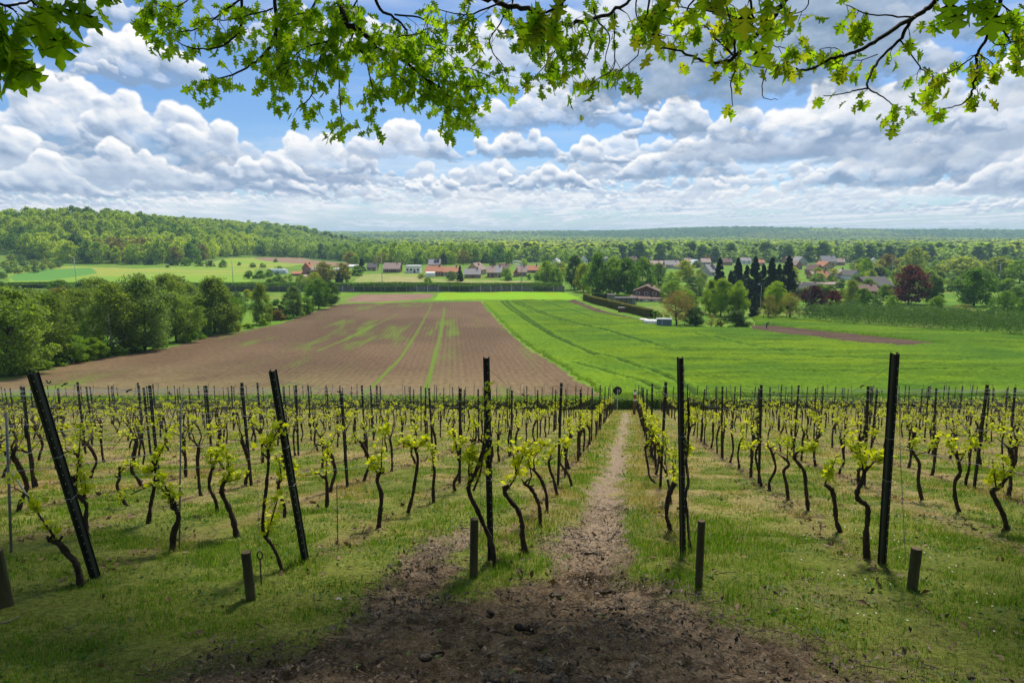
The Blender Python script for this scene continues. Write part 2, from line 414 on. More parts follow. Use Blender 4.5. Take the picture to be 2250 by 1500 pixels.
def groundmat(name, fine=8.0, amt=.5, bump=.4, bdist=.03, stretch=(1, 1, 1), rough=.95, fine2=60., sheen=0):
    """colour comes from the vertex attribute 'col' (what grows or lies there), broken up by fine noise"""
    m, nt, b = newmat(name)
    at = nd(nt, 'ShaderNodeAttribute', attribute_name='col'); tc = nd(nt, 'ShaderNodeTexCoord'); mp = nd(nt, 'ShaderNodeMapping'); mp.inputs['Scale'].default_value = stretch
    nt.links.new(tc.outputs['Object'], mp.inputs[0])
    n = nd(nt, 'ShaderNodeTexNoise'); n.inputs['Scale'].default_value = fine; n.inputs['Detail'].default_value = 8; n.inputs['Roughness'].default_value = .65; nt.links.new(mp.outputs[0], n.inputs['Vector'])
    mr = nd(nt, 'ShaderNodeMapRange'); mr.inputs[1].default_value = .28; mr.inputs[2].default_value = .72; mr.inputs[3].default_value = 1 - amt; mr.inputs[4].default_value = 1 + amt
    nt.links.new(n.outputs[0], mr.inputs[0])
    mu = nd(nt, 'ShaderNodeMix', data_type='RGBA', blend_type='MULTIPLY'); mu.inputs[0].default_value = 1; nt.links.new(at.outputs['Color'], mu.inputs[6])
    nt.links.new(mr.outputs[0], mu.inputs[7]); nt.links.new(mu.outputs[2], b.inputs['Base Color'])
    b.inputs['Roughness'].default_value = rough; b.inputs['Specular IOR Level'].default_value = .06
    n2 = nd(nt, 'ShaderNodeTexNoise'); n2.inputs['Scale'].default_value = fine2; n2.inputs['Detail'].default_value = 4; nt.links.new(mp.outputs[0], n2.inputs['Vector'])
    bp = nd(nt, 'ShaderNodeBump'); bp.inputs['Strength'].default_value = bump; bp.inputs['Distance'].default_value = bdist
    nt.links.new(n2.outputs[0], bp.inputs['Height']); nt.links.new(bp.outputs[0], b.inputs['Normal'])
    return m

# ------------------------------------------------------------------ fields and paths (outlines on the ground)
P_brown = wpoly([(-500, 905), (-200, 850), (0, 821), (107, 803), (240, 784), (373, 763), (453, 741), (530, 728), (617, 711), (683, 687), (747, 668), (900, 664), (1057, 662), (1105, 717), (1150, 759), (1233, 810), (1273, 839), (1318, 866), (1318, 871), (-500, 880)])
P_wheat = wpoly([(1062, 662), (1150, 660), (1244, 661), (1313, 687), (1409, 706), (1500, 722), (1650, 723), (1837, 746), (1970, 761), (2077, 757), (1890, 737), (1698, 716), (1660, 716), (1652, 694), (1917, 717), (2250, 737), (2600, 755), (2600, 873), (1322, 872), (1316, 861), (1275, 835), (1236, 806), (1153, 755), (1108, 714)])
P_young = wpoly([(955, 659), (963, 643), (1120, 641), (1233, 641), (1284, 656), (1245, 658), (1100, 658)])
P_small = wpoly([(757, 663), (790, 647), (850, 646), (953, 645), (944, 656), (880, 661), (817, 664)])
P_strip = wpoly([(1651, 726), (1652, 716), (1698, 715), (1890, 735), (2082, 755), (1970, 763), (1837, 749)])
P_allot = wpoly([(1246, 661), (1262, 658), (1330, 684), (1420, 704), (1409, 706), (1313, 688)])
P_mead = wpoly([(20, 620), (20, 600), (150, 585), (300, 590), (440, 584), (560, 590), (545, 628), (30, 628)])
P_mead2 = wpoly([(20, 607), (90, 592), (200, 588), (215, 600), (100, 617), (30, 617)])
P_upm = wpoly([(430, 582), (500, 568), (560, 566), (680, 580), (600, 590), (560, 590)])
P_farb = wpoly([(555, 567), (660, 566), (792, 582), (790, 586), (700, 583)])
P_plot = wpoly([(770, 626), (800, 602), (930, 601), (935, 612), (1180, 618), (1180, 628)])
mud_px = [(380, 1700), (480, 1500), (560, 1450), (660, 1400), (740, 1345), (800, 1290), (860, 1250), (930, 1205), (985, 1165), (1040, 1150), (1035, 1180), (990, 1225), (962, 1262), (930, 1310), (1010, 1330), (1090, 1300), (1150, 1285), (1185, 1245), (1215, 1200), (1240, 1160), (1275, 1120), (1298, 1070), (1325, 1025), (1345, 985), (1360, 940), (1368, 905),
          (1382, 905), (1380, 940), (1376, 985), (1371, 1040), (1360, 1085), (1368, 1130), (1374, 1200), (1400, 1262), (1450, 1310), (1560, 1340), (1700, 1372), (1800, 1420), (1880, 1500), (1960, 1700)]
P_mud = wpoly([(a, min(b, 1698)) for a, b in mud_px])
P_gully = wpoly([(1200, 1240), (1300, 1080), (1345, 985), (1372, 900), (1378, 900), (1376, 985), (1362, 1085), (1385, 1240)])
GULL = wpoly([(1290, 1300), (1300, 1200), (1325, 1110), (1345, 1030), (1362, 970), (1375, 903)])
TRAMS = [wpoly(p) for p in ([(1100, 662), (1153, 703), (1207, 738), (1249, 757), (1297, 778), (1330, 786)], [(1110, 661), (1165, 705), (1220, 742), (1262, 762), (1310, 785)],
        [(1121, 661), (1180, 687), (1247, 711), (1327, 727), (1393, 749), (1473, 770), (1553, 768), (1700, 772), (1900, 775)], [(1133, 661), (1200, 691), (1262, 711), (1340, 729), (1405, 749), (1470, 764)],
        [(1188, 660), (1260, 685), (1313, 701), (1420, 722), (1527, 735), (1640, 760), (1800, 790), (2250, 800)],
        [(1327, 783), (1406, 810), (1460, 828), (1500, 850), (1530, 870)], [(1260, 800), (1330, 820), (1400, 838), (1450, 862)], [(1700, 818), (1850, 822), (2050, 815), (2300, 820)])]
ROWV = np.array(G1(1385, 905)); 
ROW_DIR = np.array([math.tan(math.atan((1385 - 1125) / F / .978)), 1.0])       # rows run this way on plan
NEAR_Y = 6.7
ROW_SLOPE = {k: -.30 + 1.04 * k for k in range(-26, 27)}                         # k grows to the left
def row_x(k, y):
    """plan position of row k at distance y"""
    # on the slope plane a row with image slope s lies s*h left of the line through the vanishing point
    s = ROW_SLOPE[k]; h = 1.75 * math.cos(PITCH) / 1.0
    return ROW_DIR[0] * y - s * h * 1.0
def mudmask(x, y):
    r = 0
    for i, (dx, dy) in enumerate([(0, 0), (.12, .05), (-.12, -.05), (.04, .16), (-.05, -.16)]):
        nx = x + dx + (vn(x, y, .45, 1) - .5) * .5 + (vn(x, y, .13, 2) - .5) * .22; ny = y + dy + (vn(x, y, .5, 3) - .5) * .5 + (vn(x, y, .15, 4) - .5) * .25
        r = r + inpoly(nx, ny, P_mud)
    r = r / 5.0
    near = sst(4.6, 3.6, y) * sst(-2.5, -1.7, x) * sst(2.7, 1.7, x)
    patch = sst(.60, .72, fb(x, y, .8, 3, 2)) * .35 * sst(8, 5, y) * sst(-3, -1.5, x) * sst(4, 2, x)
    return np.clip(np.maximum(r, near) + patch, 0, 1)
def trk(x, y):     # the farm track crossing below the vines
    return np.exp(-((y - 52.3 - .3 * np.sin(x * .1)) / .8) ** 2)
def under_row(x, y):
    u = (x - ROW_DIR[0] * y) / (1.04 * 1.75 * math.cos(PITCH)) - .30 / 1.04
    f = np.abs(u - np.round(u)); return np.exp(-(f / .13) ** 2)
def colour(c, w, col):
    w = np.clip(w, 0, 1)[:, None]; return c * (1 - w) + np.array(col) * w
def near_col(x, y):
    c = np.tile(np.array([.105, .140, .020]), (len(x), 1))
    c = colour(c, sst(.35, .65, fb(x, y, 1.3, 4, 0)), (.145, .175, .028))
    c = colour(c, sst(.46, .64, fb(x, y, .7, 4, 3)) * .75 * sst(6, 11, y) + .12, (.30, .235, .105))
    c = colour(c, under_row(x, y) * (.30 + .8 * (vn(x, y, .6, 2) - .3)) * sst(5.5, 7.5, y), (.24, .155, .085))
    c = colour(c, sst(14, 30, y) * .50, (.27, .25, .085))
    c = colour(c, trk(x, y) * .8, (.42, .34, .24))
    m = mudmask(x, y)
    mud = np.tile(np.array([.165, .118, .076]), (len(x), 1))
    mud = colour(mud, sst(.4, .7, fb(x, y, .9, 4, 5)), (.245, .178, .12))
    mud = colour(colour(mud, sst(.50, .68, fb(x, y, .35, 4, 4)) * .65 * sst(9, 6, y), (.090, .063, .043)), sst(.55, .75, fb(x, y, .07, 3, 1)) * .7 * sst(14, 8, y), (.035, .025, .018))
    mud = colour(mud, sst(6.0, 8.0, y) * .75, (.34, .255, .185))
    return c * (1 - m[:, None]) + mud * m[:, None], m
def verge_col(x, y):
    c = np.tile(np.array([.10, .21, .022]), (len(x), 1))
    c = colour(c, sst(.35, .7, fb(x, y, 5, 4, 0)), (.16, .27, .03))
    c = colour(c, sst(.5, .8, fb(x, y, 14, 3, 3)) * .6, (.21, .22, .06))
    c = colour(c, sst(450, 700, y) * .6, (.06, .10, .025))
    return c

def build_land():
    ys = [2.2]
    while ys[-1] < 7000:
        y = ys[-1]
        d = .030 if y < 6 else .030 + (y - 6) * .006 if y < 13 else .075 + (y - 13) * .008 if y < 57 else .30 if y < 62 else .42 + (y - 62) * .003 if y < 290 else y * .0060 if y < 900 else y * .012
        ys.append(y + d)
    ys = np.array(ys); inner = np.linspace(-.80, .80, 700); outer = np.array([.84, .9, 1.0, 1.15, 1.4, 1.9, 2.8, 4.5])
    us = np.concatenate([-outer[::-1], inner, outer])
    back = np.array([-60, -30, -15, -8, -4, -1, 0.6, 1.6]); yy = np.concatenate([back, ys])
    Ye = np.repeat(yy[:, None], len(us), 1); Xe = us[None, :] * (np.maximum(Ye, 2.2) + 1.2) + np.sign(us)[None, :] * (np.abs(us)[None, :] > .81) * 12
    X = Xe.ravel(); Y = Ye.ravel(); Z = hz(X, Y)
    # mud relief, gully, row earth, field relief
    nr = Y < 60
    m = np.zeros_like(X); m[nr] = mudmask(X[nr], Y[nr])
    gd = np.full_like(X, 9.); q = Y < 56; gd[q] = linedist(X[q], Y[q], GULL)
    Z -= .17 * np.exp(-(gd / .42) ** 2) * sst(56, 40, Y) + .05 * m * sst(14, 8, Y)
    for k, (sy, amp) in enumerate([(1237, .10), (1110, .07), (978, .06)]):
        gx_, gy_ = G1(1310, sy); Z += amp * np.exp(-((Y - gy_ - .05 * np.sin(X * 4)) / .10) ** 2) * np.exp(-(gd / .6) ** 2)
    rough = (fb(X, Y, .20, 5, 1, .6) - .5) * .12 + np.maximum(fb(X, Y, .12, 4, 3, .7) - .50, 0) * .14 + (fb(X, Y, .06, 2, 0) - .5) * .03
    Z += rough * m * sst(16, 9, Y); Z += (fb(X, Y, .35, 4, 2) - .5) * .09 * (1 - m) * sst(20, 10, Y)
    C = np.zeros((len(X), 3)); reg = np.zeros(len(X), int)
    # face centres decide the region
    ny, nx = Ye.shape
    fy = (Ye[:-1, :-1] + Ye[1:, 1:]) / 2; fx = (Xe[:-1, :-1] + Xe[:-1, 1:] + Xe[1:, :-1] + Xe[1:, 1:]) / 4
    fx = fx.ravel(); fy = fy.ravel()
    jx = fx + (vn(fx, fy, 1.2, 1) - .5) * .9 * (fy > 57); jy = fy + (vn(fx, fy, 1.4, 2) - .5) * 1.2 * (fy > 57)
    R = np.zeros(len(fx), int); far = fy > 56.5
    nm = fy <= 56.5; mm = np.zeros(len(fx)); mm[nm] = mudmask(fx[nm], fy[nm]); R[nm & (mm > .5)] = 1
    R[nm & (trk(fx, fy) > .45)] = 2
    for rid, P in ((3, P_brown), (4, P_wheat), (5, P_young), (6, P_small), (7, P_strip), (7, P_allot), (8, P_mead), (9, P_mead2), (8, P_upm), (10, P_farb), (11, P_plot)):
        R[far & inpoly(jx, jy, P)] = rid
    i0 = (np.arange(ny - 1)[:, None] * nx + np.arange(nx - 1)[None, :]).ravel()
    quads = np.stack([i0, i0 + 1, i0 + nx + 1, i0 + nx], 1)
    vmin = np.full(len(X), 99); vmax = np.full(len(X), -1)
    for c_ in range(4):
        np.minimum.at(vmin, quads[:, c_], R); np.maximum.at(vmax, quads[:, c_], R)
    bnd = vmin != vmax
    mats = {
        0: ('ground', groundmat('grass_ground', 22, .6, .7, .04)), 1: ('dirt_path', groundmat('trodden_mud', 34, .62, 1.0, .03, rough=.75, fine2=70)), 2: ('farm_track', groundmat('track_earth', 5, .3, .3)),
        3: ('ploughed_field', None), 4: ('wheat_field', groundmat('wheat', 2.4, .38, 1.0, .12, stretch=(1, .6, 1), fine2=7)), 5: ('young_crop_field', groundmat('young_crop', 1.2, .2, .5, .05, fine2=3)),
        6: ('harrowed_field', groundmat('harrowed_soil', 2, .25, .6, .05, fine2=5)), 7: ('soil_strip', groundmat('turned_soil', 2, .25, .6, .05, fine2=5)), 8: ('meadow', groundmat('meadow_grass', .8, .2, .3, .05, fine2=3)),
        9: ('green_field', groundmat('green_field_grass', .8, .15, .3, .05, fine2=3)), 10: ('far_ploughed_field', groundmat('far_soil', .4, .2, .3)), 11: ('rough_pasture', groundmat('pasture_grass', .9, .35, .3, fine2=2))}
    # field soil with sprouting rows
    mt, nt, b = newmat('ploughed_soil_rows'); L = nt.links.new
    at = nd(nt, 'ShaderNodeAttribute', attribute_name='col'); ag = nd(nt, 'ShaderNodeAttribute', attribute_name='g'); tc = nd(nt, 'ShaderNodeTexCoord')
    sp = nd(nt, 'ShaderNodeSeparateXYZ'); L(tc.outputs['Object'], sp.inputs[0])
    def M(op, x, y=None, z=None):
        n = nd(nt, 'ShaderNodeMath', operation=op)
        for i, v in enumerate((x, y, z)):
            if v is None: continue
            if isinstance(v, (int, float)): n.inputs[i].default_value = v
            else: L(v, n.inputs[i])
        return n.outputs[0]
    sx = M('ADD', sp.outputs[0], M('MULTIPLY', sp.outputs[1], .087)); row = M('SINE', M('MULTIPLY', sx, 2 * math.pi / .75))
    cb = nd(nt, 'ShaderNodeCombineXYZ'); L(sx, cb.inputs[0]); L(M('MULTIPLY', sp.outputs[1], .45), cb.inputs[1])
    n1 = nd(nt, 'ShaderNodeTexNoise'); n1.inputs['Scale'].default_value = 4.2; n1.inputs['Detail'].default_value = 4; n1.inputs['Roughness'].default_value = .7; L(cb.outputs[0], n1.inputs['Vector'])
    n2 = nd(nt, 'ShaderNodeTexNoise'); n2.inputs['Scale'].default_value = 1.7; n2.inputs['Detail'].default_value = 8; n2.inputs['Roughness'].default_value = .75; L(cb.outputs[0], n2.inputs['Vector'])
    gm = M('ADD', n1.outputs[0], M('MULTIPLY', M('SUBTRACT', ag.outputs['Fac'], .5), .42)); gm = M('ADD', gm, M('MULTIPLY', row, .03))
    mr = nd(nt, 'ShaderNodeMapRange'); mr.inputs[1].default_value = .54; mr.inputs[2].default_value = .66; L(gm, mr.inputs[0])
    mv = nd(nt, 'ShaderNodeMapRange'); mv.inputs[1].default_value = .3; mv.inputs[2].default_value = .7; mv.inputs[3].default_value = .60; mv.inputs[4].default_value = 1.35; L(n2.outputs[0], mv.inputs[0])
    sh = M('MULTIPLY', mv.outputs[0], M('ADD', M('MULTIPLY', row, .06), 1.0))
    s1 = nd(nt, 'ShaderNodeMix', data_type='RGBA', blend_type='MULTIPLY'); s1.inputs[0].default_value = 1; L(at.outputs['Color'], s1.inputs[6]); L(sh, s1.inputs[7])
    s2 = nd(nt, 'ShaderNodeMix', data_type='RGBA'); L(mr.outputs[0], s2.inputs[0]); L(s1.outputs[2], s2.inputs[6]); s2.inputs[7].default_value = (.12, .185, .022, 1)
    L(s2.outputs[2], b.inputs['Base Color']); b.inputs['Roughness'].default_value = .95; b.inputs['Specular IOR Level'].default_value = .1
    bp = nd(nt, 'ShaderNodeBump'); bp.inputs['Strength'].default_value = .8; bp.inputs['Distance'].default_value = .05
    L(M('ADD', M('MULTIPLY', row, .12), n2.outputs[0]), bp.inputs['Height']); L(bp.outputs[0], b.inputs['Normal'])
    mats[3] = ('ploughed_field', mt)
    for rid, (nm_, mat) in mats.items():
        q = quads[R == rid]
        if len(q) == 0: continue
        ids, inv = np.unique(q.ravel(), return_inverse=True); x = X[ids]; y = Y[ids]; z = Z[ids].copy(); zb = z.copy(); at_ = {}
        if rid == 0:
            c = verge_col(x, y); w = y < 58
            if w.any():
                c2, _ = near_col(x[w], y[w]); bl = sst(55, 57.5, y[w])[:, None]; c[w] = c2 * (1 - bl) + c[w] * bl
            z += (vn(x, y, .5, 1) - .5) * .25 * sst(57, 59, y) * sst(320, 250, y)
        elif rid in (1, 2): c, _ = near_col(x, y)
        elif rid == 3:
            c = np.tile(np.array([.128, .082, .046]), (len(x), 1)); s = x + .087 * y
            c = colour(c, sst(.3, .7, fb(s, y * .3, 7, 3, 2)) * .7, (.165, .108, .062))
            c = colour(c, sst(.45, .7, fb(x, y, 25, 3, 4)) * .5, (.090, .057, .033))
            g = .24 + .56 * sst(.40, .75, fb(s * 1.0, y * .12, 2.6, 3, 0, .6)) * sst(.25, .6, fb(x, y, 22, 2, 5))
            g = g + .16 * np.exp(-((s + 1.5) / 3.5) ** 2) + .25 * sst(110, 60, y) * sst(-12, -24, x)
            l1 = wpoly([(947, 671), (910, 741), (883, 783), (790, 874)]); l2 = wpoly([(977, 674), (969, 730), (950, 805), (934, 863)]); l3 = wpoly([(873, 690), (800, 725), (700, 770)])
            for l_, w_ in ((l1, .22), (l2, .20), (l3, .2)):
                g = g + .9 * np.exp(-(linedist(x, y, l_) / (w_ + .02)) ** 2)
            at_['g'] = np.clip(g, 0, 1.25); c = colour(c, sst(85, 62, y + x * .15) * sst(.3, .6, fb(x, y, 9, 3, 1)) * .5, (.25, .19, .09))
        elif rid == 4:
            c = np.tile(np.array([.078, .152, .005]), (len(x), 1))
            c = colour(c, sst(.38, .66, fb(x * .35, y, 5, 5, 0, .6)), (.130, .215, .005)); c = colour(c, sst(.5, .75, fb(x * .3, y, 2.2, 4, 2, .6)) * .65, (.034, .088, .006))
            e = linedist(x, y, wpoly([(1062, 662), (1108, 714), (1153, 755), (1236, 806), (1275, 835), (1316, 861)])); c = colour(c, np.exp(-(e / 5.5) ** 2) * .7, (.155, .27, .012))
            c = colour(c, sst(.40, .62, fb(x, y, 16, 3, 3)) * .35, (.055, .150, .013))
            d = np.full(len(x), 9.)
            for t in TRAMS: d = np.minimum(d, linedist(x, y, t))
            tr = np.exp(-((d / (.28 + y * .0009)) ** 2)); c = colour(c, tr * .9, (.022, .060, .008)); c = colour(c, np.exp(-((d - .9) / .35) ** 2) * .25, (.18, .36, .03))
            z += .42 - .34 * tr + (vn(x, y, .40, 1) - .5) * .22 + (fb(x * .4, y, 1.8, 3, 5) - .5) * .35
        elif rid == 5:
            c = np.tile(np.array([.20, .40, .012]), (len(x), 1)); c = colour(c, sst(.4, .7, fb(x, y * .3, 4, 3, 1)), (.22, .36, .012)); z += .15
        elif rid in (6, 7, 10):
            c = np.tile(np.array({6: [.235, .145, .105], 7: [.085, .055, .038], 10: [.26, .17, .115]}[rid]), (len(x), 1)); c = colour(c, sst(.4, .7, fb(x, y, 3, 3, 1)) * (.5 if rid != 7 else .1), (.30, .20, .13))
        elif rid == 8:
            c = np.tile(np.array([.21, .34, .035]), (len(x), 1)); c = colour(c, sst(.4, .65, fb(x * .3, y, 25, 3, 1)), (.30, .33, .06)); c = colour(c, sst(.5, .7, fb(x * .2, y, 12, 3, 4)) * .6, (.16, .31, .04))
        elif rid == 9: c = np.tile(np.array([.11, .26, .05]), (len(x), 1))
        else:
            c = np.tile(np.array([.24, .30, .07]), (len(x), 1)); c = colour(c, sst(.4, .6, fb(x, y, 7, 4, 2)), (.34, .30, .13)); c = colour(c, sst(.5, .7, fb(x, y, 3, 4, 3)) * .5, (.13, .24, .04))
        z = np.where(bnd[ids], zb, z)
        at_['col'] = np.clip(c, 0, 1)
        me = npmesh(nm_, np.stack([x, y, z + CZ], 1), inv.reshape(-1, 4), at_, smooth=True, mat=mat)
        o = link(nm_, me); tag(o, kind='structure')
build_land()

# ------------------------------------------------------------------ grass blades (ground cover)
def build_grass():
    V = []; Rr = []; St = []
    def blades(n, y0, y1, h0, h1, w0, w1, dens=None, seed=0, lean=.5):
        r = np.random.RandomState(seed)
        y = np.sqrt(r.rand(n) * (y1 ** 2 - y0 ** 2) + y0 ** 2); x = (r.rand(n) * 2 - 1) * (.90 * y + 2.2)
        m = mudmask(x, y); keep = r.rand(n) > m * 1.02
        cl = fb(x, y, .22, 3, 4); keep &= r.rand(n) < (.35 + 1.3 * sst(.35, .6, cl)); keep &= trk(x, y) < .4
        if dens is not None: keep &= r.rand(n) < dens(x, y)
        x = x[keep]; y = y[keep]; m = m[keep]; n = len(x); cl = cl[keep]
        gd = linedist(x, y, GULL); tall = 1 + 1.3 * np.exp(-((gd - .85) / .45) ** 2) * sst(.4, .6, vn(x, y, .5, 1)) + .8 * sst(.62, .8, vn(x, y, .6, 2)) - .5 * under_row(x, y) * (y > 7)
        h = (h0 + (h1 - h0) * r.rand(n) ** 1.6) * np.clip(tall, .4, 3) * (1 - .4 * m); w = w0 + (w1 - w0) * r.rand(n)
        a = r.rand(n) * 2 * np.pi; le = lean * (.3 + r.rand(n)); b = r.rand(n) * 2 * np.pi
        z = hz(x, y) + CZ - .012
        dx = np.cos(a) * w * .5; dy = np.sin(a) * w * .5; lx = np.cos(b) * h * le; ly = np.sin(b) * h * le
        P = np.zeros((n, 5, 3), np.float32)
        P[:, 0] = np.stack([x - dx, y - dy, z], 1); P[:, 1] = np.stack([x + dx, y + dy, z], 1)
        P[:, 2] = np.stack([x - dx * .7 + lx * .35, y - dy * .7 + ly * .35, z + h * .6], 1); P[:, 3] = np.stack([x + dx * .7 + lx * .35, y + dy * .7 + ly * .35, z + h * .6], 1)
        P[:, 4] = np.stack([x + lx, y + ly, z + h], 1)
        st = sst(.46, .66, fb(x, y, .7, 4, 3)) * .75 * sst(6, 11, y) + .10 + under_row(x, y) * .5 * sst(6, 8, y) + sst(14, 30, y) * .35
        st = (r.rand(n) < st).astype(np.float32) * (.6 + .4 * r.rand(n))
        V.append(P); Rr.append(np.repeat(r.rand(n), 5) * .6 + .4 * np.repeat(cl, 5)); St.append(np.repeat(st, 5))
    blades(270000, 3.0, 7.5, .016, .058, .003, .0065, seed=1)
    blades(290000, 7.0, 14., .018, .056, .0055, .011, seed=2)
    blades(245000, 13.5, 30., .022, .062, .014, .03, seed=3)
    blades(165000, 29., 51.5, .022, .06, .03, .06, seed=4)
    P = np.concatenate(V); n = len(P); i = np.arange(n) * 5
    # each blade: a quad and a tip triangle -> three triangles
    F3 = np.stack([np.stack([i, i + 1, i + 3], 1), np.stack([i, i + 3, i + 2], 1), np.stack([i + 2, i + 3, i + 4], 1)], 1).reshape(-1, 3)
    m, nt, b = newmat('grass_blade'); L = nt.links.new
    ar = nd(nt, 'ShaderNodeAttribute', attribute_name='r'); as_ = nd(nt, 'ShaderNodeAttribute', attribute_name='s')
    rp = nd(nt, 'ShaderNodeValToRGB'); e = rp.color_ramp.elements; e[0].position = .2; e[0].color = (.042, .115, .008, 1); e[1].position = .85; e[1].color = (.17, .30, .018, 1); L(ar.outputs['Fac'], rp.inputs[0])
    mx = nd(nt, 'ShaderNodeMix', data_type='RGBA'); L(as_.outputs['Fac'], mx.inputs[0]); L(rp.outputs[0], mx.inputs[6]); mx.inputs[7].default_value = (.36, .29, .12, 1)
    L(mx.outputs[2], b.inputs['Base Color']); b.inputs['Roughness'].default_value = .6; b.inputs['Specular IOR Level'].default_value = .2
    tr = nd(nt, 'ShaderNodeBsdfTranslucent'); t2 = nd(nt, 'ShaderNodeMix', data_type='RGBA', blend_type='MULTIPLY'); t2.inputs[0].default_value = 1; L(mx.outputs[2], t2.inputs[6]); t2.inputs[7].default_value = (1.6, 1.6, .8, 1); L(t2.outputs[2], tr.inputs[0])
    ms = nd(nt, 'ShaderNodeMixShader'); ms.inputs[0].default_value = .4; L(b.outputs[0], ms.inputs[1]); L(tr.outputs[0], ms.inputs[2]); L(ms.outputs[0], nt.nodes['Material Output'].inputs['Surface'])
    me = npmesh('grass', P.reshape(-1, 3), F3, {'r': np.concatenate(Rr), 's': np.concatenate(St)}, mat=m)
    tag(link('grass', me), 'short mown grass with straw growing between and below the vine rows', 'grass', kind='stuff')
build_grass()

# ------------------------------------------------------------------ trees
LM = {}
for k_, c_, t_ in (('lime', (0.209, 0.325, 0.016), .45), ('yellow', (0.297, 0.338, 0.020), .5), ('green', (0.115, 0.225, 0.016), .4), ('mid', (0.165, 0.285, 0.020), .4), ('vdark', (0.22, 0.33, 0.075), .4), ('vmid', (0.28, 0.40, 0.075), .4), ('dark', (0.058, 0.13, 0.015), .3),
                  ('willow', (0.17, 0.26, 0.04), .4), ('birch', (0.17, 0.24, 0.035), .45), ('grey', (0.135, 0.22, 0.055), .35), ('pale', (0.223, 0.286, 0.050), .4), ('olive', (0.203, 0.195, 0.041), .4),
                  ('brown', (0.216, 0.163, 0.045), .35), ('copper', (0.115, 0.023, 0.020), .3), ('plum', (0.061, 0.018, 0.022), .3), ('spruce', (0.022, 0.047, 0.016), .15), ('bluespruce', (0.030, 0.065, 0.038), .15),
                  ('wood', (0.29, 0.40, 0.035), .4), ('woodl', (0.36, 0.46, 0.04), .4), ('poplar', (0.34, 0.42, 0.09), .45), ('bloom', (0.608, 0.546, 0.324), .4), ('hedge', (0.074, 0.130, 0.016), .3)):
    LM[k_] = leafmat('leaf_' + k_, c_, t_ + .12, hue=.08, val=.36)
BARK = surf('bark', (.07, .055, .042), .9, .35, 6, bump=.6); BARKB = surf('birch_bark', (.55, .53, .48), .8, .3, 5, col2=(.75, .73, .68), stretch=(1, 1, 3)); BARKG = surf('grey_bark', (.16, .14, .115), .9, .3, 6, bump=.5)

def leaf_cloud(cent, size, r, droop=0.0, asp=1.0, fold=.35, up=.5):
    """folded leaf-shaped pairs of triangles at the given centres"""
    n = len(cent)
    a = r.rand(n) * 2 * np.pi; t = np.arccos(1 - 2 * r.rand(n)); nrm = np.stack([np.sin(t) * np.cos(a), np.sin(t) * np.sin(a), np.abs(np.cos(t)) * (1 + up)], 1); nrm /= np.linalg.norm(nrm, axis=1)[:, None]
    q = r.randn(n, 3); q[:, 2] -= droop; u = q - nrm * (q * nrm).sum(1)[:, None]; u /= np.linalg.norm(u, axis=1)[:, None] + 1e-9; w = np.cross(nrm, u)
    s = (size * (.6 + .8 * r.rand(n)))[:, None]
    P = np.zeros((n, 4, 3), np.float32)
    P[:, 0] = cent - u * s * .6 * asp; P[:, 1] = cent + w * s * .45 + nrm * s * fold * .5; P[:, 2] = cent + u * s * .6 * asp; P[:, 3] = cent - w * s * .45 + nrm * s * fold * .5
    i = np.arange(n) * 4
    F_ = np.stack([np.stack([i, i + 1, i + 2], 1), np.stack([i, i + 2, i + 3], 1)], 1).reshape(-1, 3)
    return P.reshape(-1, 3), F_
